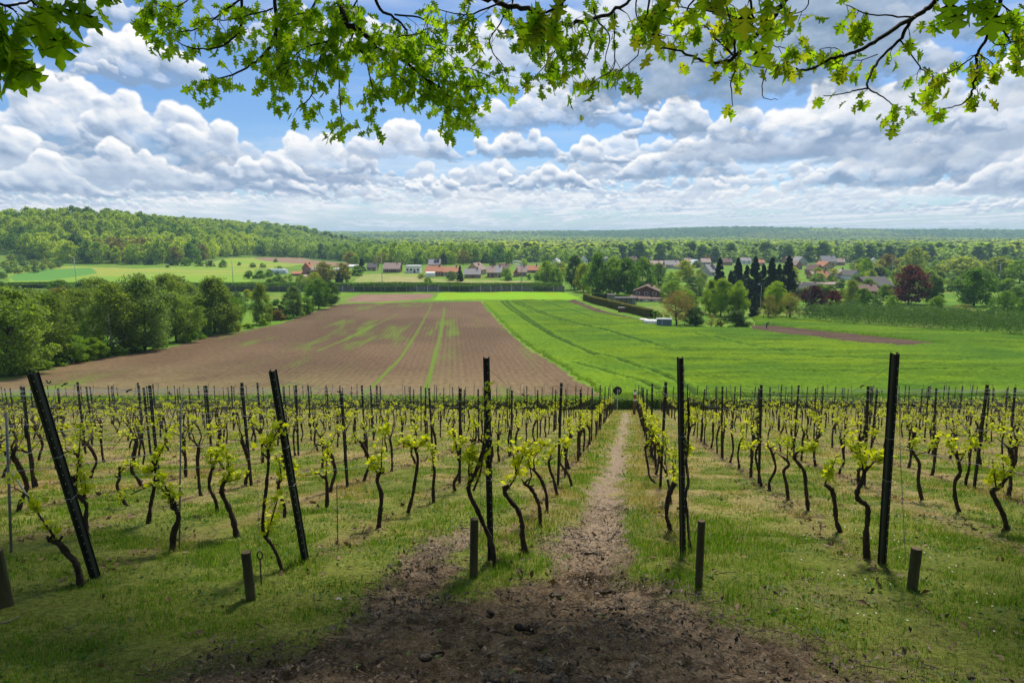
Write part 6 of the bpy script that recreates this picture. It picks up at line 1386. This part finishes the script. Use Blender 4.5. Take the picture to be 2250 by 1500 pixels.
MB().tube([(0, 0, -.2), (.05, 0, .5), (0, .05, 2.0), (-.05, .1, 3.4), fork], [.50, .38, .33, .30, .26], 14).build('trunk', OBT, oak, True)
ro = np.random.RandomState(21); Ro = random.Random(21)
def catmull(P, n=5):
    P = [Vector(p) for p in P]; o = []
    for i in range(len(P) - 1):
        p0 = P[max(i - 1, 0)]; p1 = P[i]; p2 = P[i + 1]; p3 = P[min(i + 2, len(P) - 1)]
        for t in np.linspace(0, 1, n + 1)[:-1]: o.append(.5 * ((2 * p1) + (p2 - p0) * t + (2 * p0 - 5 * p1 + 4 * p2 - p3) * t * t + (3 * p1 - p0 - 3 * p2 + p3) * t ** 3))
    return o + [P[-1]]
def bough(y, lines, lead, leaf=.13, twigs=9, per=5, mat=OL, droop=.5, seed=1, tl=.45, clus=.07, mix=None, deep=.5, dens=1.0):
    """one bough: main limb from the fork, its branches as seen, twigs and leaf rosettes; y is its distance from the camera"""
    r = np.random.RandomState(seed); R_ = random.Random(seed); mb = MB(); C = []; D = []
    start = W_(*lines[0][0][0], y)
    j = Vector((start.x * .7 , start.y * .62, max(fork.z + 1.2, start.z + 2.2))); mb.tube(catmull([fork, j, start + Vector(lead) * 1.3, start], 5), list(np.interp(np.linspace(0, 1, 16), [0, .5, .8, 1], [.11, .06, max(lines[0][1] * 1.3, .02), lines[0][1] * 1.05])), 8)
    tips = []
    for pts, r0, r1, nt in lines:
        yo = y + r.uniform(-deep, deep) * .3 if pts is not lines[0][0] else y; ph = r.uniform(0, 6); amp = deep * .35
        P = [W_(px, py, yo + amp * math.sin(ph + i * .8)) for i, (px, py) in enumerate(pts)]
        Q = catmull(P, 4); Q = [q + Vector(r.randn(3)) * r1 * .9 for q in Q]; mb.tube(Q, list(np.interp(np.linspace(0, 1, len(Q)), [0, 1], [r0, r1])), 6)
        nn = int(twigs * nt * dens + .5)
        for _ in range(nn):
            f = r.uniform(.05, 1.0) * (len(Q) - 1); i = min(int(f), len(Q) - 2); b = Q[i].lerp(Q[i + 1], f - i)
            ax = (Q[i + 1] - Q[i]).normalized(); d = Vector(r.randn(3)); d = (d - ax * d.dot(ax) * .6 + ax * .7 + Vector((0, 0, -droop))).normalized(); L = tl * r.uniform(.35, 1.0)
            m = b + d * L * .5 + Vector(r.randn(3)) * L * .08; e = b + d * L + Vector((0, 0, -L * .22 * droop)); mb.tube([b, m, e], [max(r1 * .75, .0025), .0025, .0015], 4, cap=False); tips.append((e, (e - m).normalized()))
            if r.rand() < .6:
                s2 = m + Vector(r.randn(3)) * L * .35 + Vector((0, 0, -.04)); mb.tube([m, s2], [.002, .0012], 3, cap=False); tips.append((s2, (s2 - m).normalized()))
        if nt > 0: tips.append((Q[-1], (Q[-1] - Q[-2]).normalized()))
    for e, d in tips:
        for q in range(r.randint(max(2, per - 2), per + 2)): C.append(e + Vector(r.randn(3)) * clus * .45); D.append(d)
    n = len(C); cent = np.array([tuple(c) for c in C]); k = len(OAKS)
    dr = np.array([tuple(d) for d in D]) * .5 + r.randn(n, 3) * .55; dr[:, 2] -= .55 + droop * .5; dr /= np.linalg.norm(dr, axis=1)[:, None]
    nr = r.randn(n, 3) * 1.2 + np.array([0, -.2, .45]); nr -= dr * (nr * dr).sum(1)[:, None]; nr /= np.linalg.norm(nr, axis=1)[:, None]; w = np.cross(nr, dr); s = leaf * (.55 + .7 * r.rand(n))
    L2 = np.concatenate([OAKS, [(0, .42)]], 0); curl = .16 * np.abs(L2[:, 0]) - .22 * (L2[:, 1] - .3) ** 2
    V = cent[:, None] + s[:, None, None] * (w[:, None] * L2[None, :, :1] * .92 + dr[:, None] * L2[None, :, 1:] + nr[:, None] * (curl[None, :, None] * (1.3 + 1.3 * r.randn(n)[:, None, None])))
    i = (np.arange(n) * (k + 1))[:, None]; jj = np.arange(k)[None, :]; Fc = np.stack([i + k + 0 * jj, i + jj, i + (jj + 1) % k], 2).reshape(-1, 3)
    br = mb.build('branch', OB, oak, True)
    me = npmesh('foliage', V.reshape(-1, 3), Fc, {'r': np.repeat(r.rand(n), k + 1)}); fo = link('foliage', me, br, mat)
    if mix is not None:
        me.materials.append(mix[0]); mi = (r.rand(n) < mix[1]).astype(np.int32); me.polygons.foreach_set('material_index', np.repeat(mi, k))
    return n
up = (0, -.6, .8)
tot = 0
tot += bough(6.2, [([(745, -40), (748, 5), (762, 50), (790, 68), (813, 87), (840, 112), (887, 133), (927, 167), (967, 197), (1005, 224)], .030, .006, 5.0), ([(762, 50), (735, 72), (715, 100), (693, 167), (687, 207), (653, 240)], .012, .004, 3.2), ([(745, 60), (742, 110), (745, 180), (748, 230), (752, 270)], .008, .003, 2.4),
        ([(780, 66), (770, 95), (795, 115), (812, 160), (818, 200), (820, 240)], .008, .003, 2.4), ([(813, 87), (850, 95), (880, 80), (915, 75), (945, 60)], .008, .003, 2.2), ([(840, 112), (858, 150), (872, 165), (890, 178)], .007, .003, 2.2), ([(887, 133), (930, 150), (985, 185), (1040, 190), (1085, 185)], .008, .003, 2.6), ([(927, 167), (960, 200), (990, 240), (1005, 262)], .006, .003, 2.2),
        ([(720, 90), (660, 110), (640, 140), (625, 170)], .007, .003, 2.0), ([(860, 120), (900, 100), (960, 105), (1000, 130)], .006, .003, 1.8), ([(935, 165), (1020, 150), (1070, 165), (1095, 178)], .005, .003, 1.8)], up, leaf=.105, twigs=12, per=4, seed=2, tl=.20, droop=.4, dens=.50)
tot += bough(6.6, [([(605, -40), (605, 5), (607, 60), (598, 95), (575, 125), (550, 143), (510, 165), (475, 174), (448, 178)], .020, .004, 3.4), ([(530, -20), (530, 55), (515, 82), (490, 100), (457, 108), (415, 105), (385, 88), (368, 75)], .014, .003, 1.0), ([(607, 60), (640, 35), (690, 30)], .008, .003, 2.2), ([(607, 60), (608, 100), (609, 160)], .006, .003, 1.6),
        ([(540, -10), (500, 20), (440, 60), (400, 70), (375, 60)], .010, .003, 3.0), ([(600, 20), (560, 30), (500, 45), (450, 40)], .008, .003, 2.6), ([(430, -20), (400, 10), (360, 15), (330, 10)], .006, .003, 2.2), ([(598, 95), (620, 130), (600, 180), (625, 210)], .006, .003, 1.8)], up, leaf=.11, twigs=8, per=4, seed=3, tl=.20, droop=.35, dens=.62)
tot += bough(7.4, [([(815, -30), (835, 20), (867, 40), (893, 67), (905, 105), (920, 150)], .018, .004, 3.0), ([(867, 33), (920, 38), (950, 55), (990, 50), (1020, 35)], .010, .003, 2.4), ([(700, -20), (680, 30), (650, 60), (620, 80)], .010, .003, 3.4), ([(790, -10), (770, 20), (720, 40)], .008, .003, 2.6), ([(905, 90), (960, 95), (1000, 100), (1040, 85)], .006, .003, 2.2)], up, leaf=.105, twigs=9, per=4, seed=4, tl=.26, dens=.42)
tot += bough(5.6, [([(1040, -20), (1080, 2), (1130, 15), (1183, 33), (1210, 52), (1233, 54), (1283, 50), (1333, 33), (1370, 12), (1390, -10)], .022, .012, 3.6), ([(1120, 10), (1100, 50), (1077, 87), (1087, 123), (1107, 143)], .007, .003, 1.5), ([(1183, 33), (1200, 80), (1240, 105), (1270, 110)], .007, .003, 2.4), ([(1233, 54), (1225, 100), (1200, 140), (1175, 170)], .006, .003, 2.0), ([(1350, 28), (1350, 90), (1348, 150), (1317, 172), (1295, 190)], .006, .003, 1.2), ([(1283, 50), (1300, 90), (1285, 130), (1250, 150)], .006, .003, 1.8),
        ([(1100, 5), (1040, 30), (1000, 30), (960, 20)], .008, .003, 2.2), ([(1430, -30), (1424, 20), (1410, 60), (1400, 120), (1350, 165)], .010, .003, 1.6)], up, leaf=.10, twigs=9, per=4, seed=5, tl=.18, mix=(OLB, .35), dens=.30)
tot += bough(7.6, [([(1240, -30), (1235, 20), (1220, 60), (1190, 100), (1200, 135), (1240, 160)], .014, .003, 4.2), ([(1300, -20), (1310, 40), (1340, 80), (1330, 130), (1345, 165)], .012, .003, 4.2), ([(1130, -20), (1125, 40), (1150, 90), (1180, 115)], .010, .003, 3.6), ([(1400, -20), (1400, 40), (1440, 70), (1480, 80)], .010, .003, 3.4)], up, leaf=.105, twigs=9, per=4, seed=15, tl=.2, dens=.30)
tot += bough(3.0, [([(1290, -60), (1250, -10), (1215, 20), (1185, 30)], .010, .004, .5), ([(1480, -40), (1450, 15), (1433, 45)], .008, .003, .35), ([(1240, -40), (1228, 10), (1222, 40)], .006, .003, .35)], up, leaf=.115, twigs=8, per=2, seed=6, tl=.08, mix=(OLB, .5), droop=1.2, deep=.1, dens=.6)
tot += bough(4.6, [([(1740, -30), (1724, 2), (1708, 25), (1695, 46), (1678, 66), (1657, 79), (1636, 102), (1615, 125), (1590, 136), (1566, 138), (1535, 132), (1510, 121), (1480, 108), (1438, 110)], .020, .005, .35), ([(1615, 125), (1618, 145), (1606, 181), (1608, 210), (1610, 234)], .006, .0025, .35), ([(1695, 49), (1694, 80), (1690, 130), (1678, 170), (1675, 205), (1680, 216), (1708, 219)], .005, .002, 0),
        ([(1615, 125), (1590, 100), (1560, 70), (1540, 50), (1500, 30)], .008, .003, .8), ([(1620, 40), (1560, 25), (1480, 15)], .008, .003, .9), ([(1615, 125), (1612, 70), (1600, 30), (1595, -20)], .008, .005, .6), ([(1657, 79), (1650, 60), (1665, 30)], .004, .002, .7), ([(1695, 100), (1720, 105), (1735, 110)], .003, .002, .45)], up, leaf=.11, twigs=9, per=3, seed=7, tl=.15, dens=.7, mix=(OLB, .55), deep=.25)
tot += bough(2.7, [([(1640, -60), (1648, -10), (1655, 40), (1650, 60)], .006, .003, .8), ([(1550, -60), (1530, -10), (1510, 20)], .005, .003, .35)], up, leaf=.115, twigs=5, per=2, seed=8, tl=.07, droop=1.3, deep=.1, mix=(OLB, .4), dens=.6)
tot += bough(5.2, [([(2085, -30), (2057, 2), (2035, 22), (2008, 38), (1970, 60), (1929, 87), (1895, 108), (1857, 121), (1816, 134), (1790, 150), (1763, 155), (1735, 150), (1702, 151), (1670, 148), (1640, 140)], .020, .003, .50), ([(2008, 38), (1990, 65), (1978, 87), (1950, 112), (1929, 136), (1912, 165), (1904, 185), (1906, 194), (1880, 200), (1853, 206), (1808, 211)], .014, .003, .55), ([(1906, 194), (1925, 205), (1944, 217), (1965, 232), (1990, 242)], .006, .003, .9),
        ([(1978, 87), (1995, 110), (2012, 136), (2030, 155), (2050, 166), (2040, 190), (2038, 208)], .006, .003, .9), ([(2008, 38), (1960, 36), (1900, 28), (1860, 10)], .007, .003, .8), ([(1857, 121), (1840, 108), (1815, 105), (1800, 110)], .004, .002, .6), ([(1929, 120), (1890, 133), (1868, 132)], .004, .002, .3), ([(1780, -20), (1770, 20), (1730, 35), (1715, 45)], .005, .002, .6)], up, leaf=.11, twigs=6, per=3, seed=9, tl=.12, dens=.8, mix=(OLB, .5), deep=.25, droop=.8)
tot += bough(4.9, [([(2205, -30), (2197, 5), (2182, 49), (2168, 85), (2148, 117), (2146, 140), (2144, 162), (2138, 190), (2133, 212), (2115, 228), (2099, 234), (2072, 240)], .015, .003, .55), ([(2148, 117), (2125, 135), (2103, 151), (2080, 160), (2061, 166)], .006, .003, .6), ([(2182, 49), (2200, 65), (2220, 90), (2250, 85), (2275, 75)], .008, .004, 1.1), ([(2148, 117), (2170, 130), (2185, 145)], .004, .002, .7), ([(2200, 10), (2225, 30), (2245, 50)], .006, .003, 1.2), ([(2182, 40), (2160, 45), (2142, 43)], .003, .002, 0), ([(2175, 90), (2200, 98), (2250, 88)], .005, .003, .4)], up, leaf=.11, twigs=7, per=3, seed=10, tl=.12, dens=.8, mix=(OLB, .4), deep=.25, droop=.8)
tot += bough(2.5, [([(-60, -60), (-20, 0), (20, 12), (55, 2), (80, 5)], .006, .003, 1.0), ([(-40, 30), (-10, 62), (8, 75), (18, 80)], .005, .0025, .8), ([(50, -50), (75, -10), (92, 5), (90, 30)], .005, .0025, .7)], up, leaf=.125, twigs=7, per=2, seed=12, tl=.08, droop=1.2, deep=.15, clus=.03, dens=.7)
tot += bough(2.5, [([(150, -60), (165, -25), (185, -15)], .005, .003, .5), ([(235, -60), (245, -25)], .005, .003, .35), ([(2150, -60), (2165, -20), (2180, -10)], .005, .003, .45)], up, leaf=.105, twigs=6, per=2, seed=13, tl=.06, droop=1.3, deep=.1, dens=.6)
print('oak leaves', tot)
# the crown above and behind the viewpoint
def overhead():
    r = np.random.RandomState(31); C = []; br = MB()
    ca = math.cos(SUN_AZ) / math.tan(SUN_EL); sa = math.sin(SUN_AZ) / math.tan(SUN_EL); cnt = 0
    for _ in range(2600):
        z = r.uniform(3.6, 9.5); gy = r.uniform(-8, 7.4); gx = r.uniform(-10, 10)        # the spot on the ground that this clump shades
        g = -1.75 - TS * max(gy, 0); y = gy + (z - g) * ca; x = gx + (z - g) * sa
        side = abs(gx) - 2.2 - .25 * gy
        if gy > 5.2 + 3.0 * sst(-1.2, 2.0, side): continue
        if 1.0 < gy < 3.6 and z < 9.2: continue                                           # the seen boughs hang in this light
        if z < .36 * y + 1.7 and y > 0: continue
        if gy > 3.6 and r.rand() < .15 + .45 * sst(4.2, 8, gy): continue
        c = Vector((x, y, z + CZ)) - OO; rad = r.uniform(.55, 1.0); cnt += 1
        if cnt > 520: break
        if cnt % 3 == 0: br.tube([fork + Vector((r.uniform(-.1, .1), r.uniform(-.1, .1), 0)), (fork + c) / 2 + Vector((0, 0, .8)), c], [.08, .045, .012], 5, cap=False)
        k = 130; d = r.randn(k, 3); d /= np.linalg.norm(d, axis=1)[:, None]; C.append(np.array(tuple(c)) + d * (r.rand(k) ** .4)[:, None] * rad * np.array([1, 1, .55]))
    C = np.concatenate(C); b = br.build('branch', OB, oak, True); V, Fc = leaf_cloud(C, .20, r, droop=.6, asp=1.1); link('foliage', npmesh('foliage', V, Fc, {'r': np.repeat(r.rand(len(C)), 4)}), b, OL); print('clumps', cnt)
overhead()

# ------------------------------------------------------------------ things lying on the ground
STICK = surf('dead_branch', (.055, .040, .030), .9, .35, 20, bump=.6); PALE = surf('pale_dead_wood', (.22, .18, .13), .9, .25, 14, bump=.4); STONE = surf('ground_stone', (.10, .078, .06), .85, .35, 12, bump=.8); PSTONE = surf('pale_stone', (.45, .40, .34), .8, .2, 10)
def glz(x, y): return gz(x, y) - .05 * float(mudmask(np.array([x]), np.array([y]))[0]) * (y < 9) - .17 * math.exp(-(float(linedist(np.array([x]), np.array([y]), GULL)[0]) / .42) ** 2)
for pts, rad, lab, m in [
    ([(1335, 1156), (1350, 1148), (1367, 1134)], .018, 'short cut branch lying on the path above the second ridge', STICK), ([(1278, 1180), (1300, 1178), (1318, 1180), (1327, 1191)], .016, 'hooked dead branch in the worn gully', STICK),
    ([(1330, 1190), (1322, 1210), (1312, 1222), (1300, 1232)], .006, 'thin curving twig in the gully below the hooked branch', PALE), ([(1255, 1218), (1275, 1222), (1290, 1230)], .010, 'dark twig beside the root ridge', STICK),
    ([(1309, 1254), (1328, 1260), (1345, 1262), (1364, 1272)], .020, 'thick dark root crossing the mud below the ridge', STICK), ([(1300, 1300), (1330, 1306), (1352, 1298), (1374, 1301)], .015, 'wavy dead branch in the middle of the mud', STICK),
    ([(1137, 1368), (1155, 1371), (1172, 1369)], .028, 'short split log on the mud left of the middle', STICK), ([(1069, 1334), (1093, 1340)], .022, 'stubby log below the left wooden stake', STICK), ([(1069, 1367), (1090, 1374), (1113, 1380)], .010, 'thin branch under the stubby log', STICK),
    ([(1358, 1353), (1375, 1358), (1389, 1367)], .013, 'dark stick at the right side of the mud', STICK), ([(1375, 1482), (1384, 1466), (1396, 1446)], .017, 'pale forked root at the bottom edge', PALE), ([(1290, 1412), (1318, 1412)], .012, 'straight stick near the bottom of the mud', STICK),
    ([(0, 1372), (22, 1366), (43, 1354)], .008, 'pale stick in the grass at the lower left', PALE), ([(562, 1370), (576, 1377), (592, 1388)], .006, 'small dark twig in the dark grass lower left', STICK), ([(905, 1232), (930, 1240), (965, 1262)], .006, 'forked twig on the side track', STICK),
    ([(790, 1186), (810, 1187), (828, 1190)], .010, 'grey stick lying near the S shaped vine', PALE), ([(1500, 1165), (1480, 1160), (1460, 1162)], .005, 'bare twig in the grass left of the right post', STICK), ([(1715, 1338), (1700, 1345), (1688, 1350)], .008, 'dark stick on the right edge of the mud', STICK), ([(1215, 1385), (1228, 1372), (1240, 1362)], .007, 'pale bent twig in the mud', PALE), ([(920, 1432), (950, 1422), (975, 1418)], .010, 'stick over the flat stone at the lower middle', STICK)]:
    P = []; 
    for a, b in pts: x, y = G1(a, b); P.append(Vector((x, y, glz(x, y) + rad * .75)))
    o = P[0].copy(); R_ = random.Random(int(pts[0][0])); Q = catmull([p - o for p in P], 4) if len(P) > 2 else [P[0] - o, (P[0] + P[1]) / 2 - o, P[1] - o]
    Q = [q + Vector((R_.uniform(-1, 1), R_.uniform(-1, 1), R_.uniform(-.3, .5))) * rad * .5 for q in Q]; mb = MB().tube(Q, [rad * R_.uniform(.75, 1.1) for _ in Q], 8)
    if rad > .009 and len(Q) > 3: q = Q[len(Q) // 2]; mb.tube([q, q + Vector((R_.uniform(-.08, .08), R_.uniform(-.1, .1), .03))], [rad * .5, rad * .25], 5)
    tag(mb.build('fallen_branch', m, None, True, o), lab, 'branch')
def stone(px, py, r0, lab, m=STONE, seed=1, flat=.6):
    x, y = G1(px, py); r = np.random.RandomState(seed + int(px)); bm = bmesh.new(); bmesh.ops.create_icosphere(bm, subdivisions=3, radius=1)
    for v in bm.verts:
        n = v.co.normalized(); k = 1 + .35 * (vn(n.x * 2 + px, n.y * 2 + n.z, .8, 1) - .5) + .25 * (vn(n.x * 5, n.z * 5 + n.y * 3 + px, .9, 2) - .5); v.co = Vector((n.x * r0 * 1.2, n.y * r0, n.z * r0 * flat)) * float(k)
    me = bpy.data.meshes.new('stone'); bm.to_mesh(me); bm.free(); o = link('stone', me, None, m, Vector((x, y, glz(x, y) + r0 * flat * .3))); o.rotation_euler = (r.uniform(-.2, .2), r.uniform(-.2, .2), r.uniform(0, 6)); tag(o, lab, 'stone')
for a in [(743, 1318, .026, 'small pale stone on the grass edge of the side track', PSTONE), (1222, 1272, .045, 'dark round clod below the root ridge'), (1120, 1438, .05, 'brown stone left in the lower mud'), (1198, 1449, .055, 'flat brown stone in the middle of the lower mud'), (1083, 1474, .06, 'dark stone at the bottom left of the mud'), (1137, 1480, .05, 'blackish stone at the bottom of the mud'),
          (1232, 1482, .055, 'dark lump at the bottom edge'), (936, 1429, .04, 'flat grey brown stone under a stick'), (1342, 1492, .06, 'stone beside the pale forked root'), (935, 1277, .03, 'dark stone on the side track'), (1178, 1356, .035, 'stone beside the split log'), (1305, 1340, .04, 'stone in the upper right of the mud')]:
    stone(*a[:4], m=a[4] if len(a) > 4 else STONE)
def litter():
    r = np.random.RandomState(77)
    def chips(n, sel, size, name, mat, lab, cat, y0=3.1, y1=14, flat=True):
        y = np.sqrt(r.rand(n) * (y1 ** 2 - y0 ** 2) + y0 ** 2); x = (r.rand(n) * 2 - 1) * (.8 * y + .8); m = mudmask(x, y); k = r.rand(n) < sel(x, y, m); x = x[k]; y = y[k]; m = m[k]
        gd = linedist(x, y, GULL); rough = (fb(x, y, .20, 5, 1, .6) - .5) * .12 + np.maximum(fb(x, y, .12, 4, 3, .7) - .50, 0) * .14
        z = hz(x, y) + CZ + .006 - .17 * np.exp(-(gd / .42) ** 2) + .05 * m * sst(14, 8, y) + rough * m + (fb(x, y, .35, 4, 2) - .5) * .09 * (1 - m) + (1 - m) * .012
        s = size * (.4 + 1.3 * r.rand(len(x)) ** 2); V, Fc = leaf_cloud(np.stack([x, y, z], 1), s, r, asp=1.5, fold=.5, up=3)
        me = npmesh(name, V, Fc, {'r': np.repeat(r.rand(len(x)), 4)}, mat=mat); tag(link(name, me), lab, cat, kind='stuff')
    dead = leafmat('dead_leaf', (.17, .105, .055), .1, hue=.04, val=.7); dark = leafmat('wet_debris', (.050, .034, .024), .02, hue=.03, val=.7, rough=.55)
    chips(110000, lambda x, y, m: np.clip(under_row(x, y) * .8 * sst(5, 6.5, y) + .07, 0, 1) * (1 - m) * (fb(x, y, .4, 3, 2) > .45) + .10 * m, .027, 'leaf_litter', dead, 'dry brown leaves and prunings lying under the vine rows', 'leaves', y1=22)
    chips(90000, lambda x, y, m: m * (.12 + .8 * (fb(x, y, .5, 3, 5) > .5)), .015, 'mud_debris', dark, 'wet bark scraps and crumbs strewn over the mud', 'debris', y1=10)
    chips(34000, lambda x, y, m: m * .6, .017, 'wood_chips', leafmat('wood_chip', (.16, .115, .075), .02, hue=.03, val=.6), 'scattered wood chips on the muddy path', 'debris', y1=10)
    chips(60000, lambda x, y, m: (1 - m) * .9 * (fb(x, y, .55, 3, 4) > .56) + m * .10 * (fb(x, y, .5, 3, 1) > .55), .017, 'ground_weeds', leafmat('weed_leaf', (.075, .15, .018), .35, hue=.06, val=.4), 'broad leaved weeds and clover growing low in the grass', 'weeds', y1=12)
    # thin broken twigs
    n = 5200; y = np.sqrt(r.rand(n) * (11 ** 2 - 3.1 ** 2) + 3.1 ** 2); x = (r.rand(n) * 2 - 1) * (.8 * y + .5); m = mudmask(x, y); k = r.rand(n) < .75 * m + .05; x = x[k]; y = y[k]; m = m[k]; gd = linedist(x, y, GULL)
    z = hz(x, y) + CZ + .012 - .17 * np.exp(-(gd / .42) ** 2) + .05 * m * sst(14, 8, y) + ((fb(x, y, .20, 5, 1, .6) - .5) * .12 + np.maximum(fb(x, y, .12, 4, 3, .7) - .50, 0) * .14) * m + (fb(x, y, .35, 4, 2) - .5) * .09 * (1 - m)
    mb = MB()
    for i in range(len(x)):
        a = r.uniform(0, 6.28); L = r.uniform(.02, .09) * (1.6 if r.rand() < .1 else 1); q = r.uniform(.0014, .0042); c = Vector((x[i], y[i], z[i])); d = Vector((math.cos(a), math.sin(a), r.uniform(-.1, .15))) * L
        mb.tube([c - d, c + Vector((r.uniform(-1, 1), r.uniform(-1, 1), .3)) * L * .12, c + d], [q, q, q * .6], 4, cap=False)
    tag(mb.build('broken_twigs', surf('twig_bark', (.045, .032, .024), .9, .4, 9, col2=(.16, .12, .085))), 'small broken twigs strewn over the mud and the path', 'twigs', kind='stuff')
    # daisies
    n = 110; y = r.uniform(3.6, 9, n); x = y * r.uniform(.42, .78, n); k = (vn(x, y, .5, 2) > .5) & (mudmask(x, y) < .1); x = x[k]; y = y[k]; V = []; Fs = []
    for i in range(len(x)):
        c = Vector((x[i], y[i], gz(x[i], y[i]) + .05)); o = len(V); V.append(tuple(c + Vector((0, 0, .003))))
        for j in range(10): a = j * math.pi / 5; V.append(tuple(c + Vector((math.cos(a), math.sin(a), 0)) * (.008 if j % 2 else .006)))
        for j in range(10): Fs.append((o, o + 1 + j, o + 1 + (j + 1) % 10))
    me = bpy.data.meshes.new('daisies'); me.from_pydata(V, [], Fs); tag(link('daisies', me, None, surf('daisy_white', (.8, .8, .76), .7, .05, 5)), 'tiny white daisies sprinkled in the grass on the right', 'flowers', kind='stuff')
litter()

# ------------------------------------------------------------------ the air
def haze():
    m = bpy.data.materials.new('air'); m.use_nodes = True; nt = m.node_tree; nt.nodes.clear()
    v = nt.nodes.new('ShaderNodeVolumePrincipled'); v.inputs['Density'].default_value = HAZE; v.inputs['Color'].default_value = (.52, .78, 1.0, 1); v.inputs['Anisotropy'].default_value = .2
    o = nt.nodes.new('ShaderNodeOutputMaterial'); nt.links.new(v.outputs[0], o.inputs['Volume'])
    b = MB().box(-9000, 9000, -80, 7600, -30, 62); ob = b.build('haze', m); tag(ob, 'thin bluish haze filling the valley air', 'haze', kind='stuff')
haze()
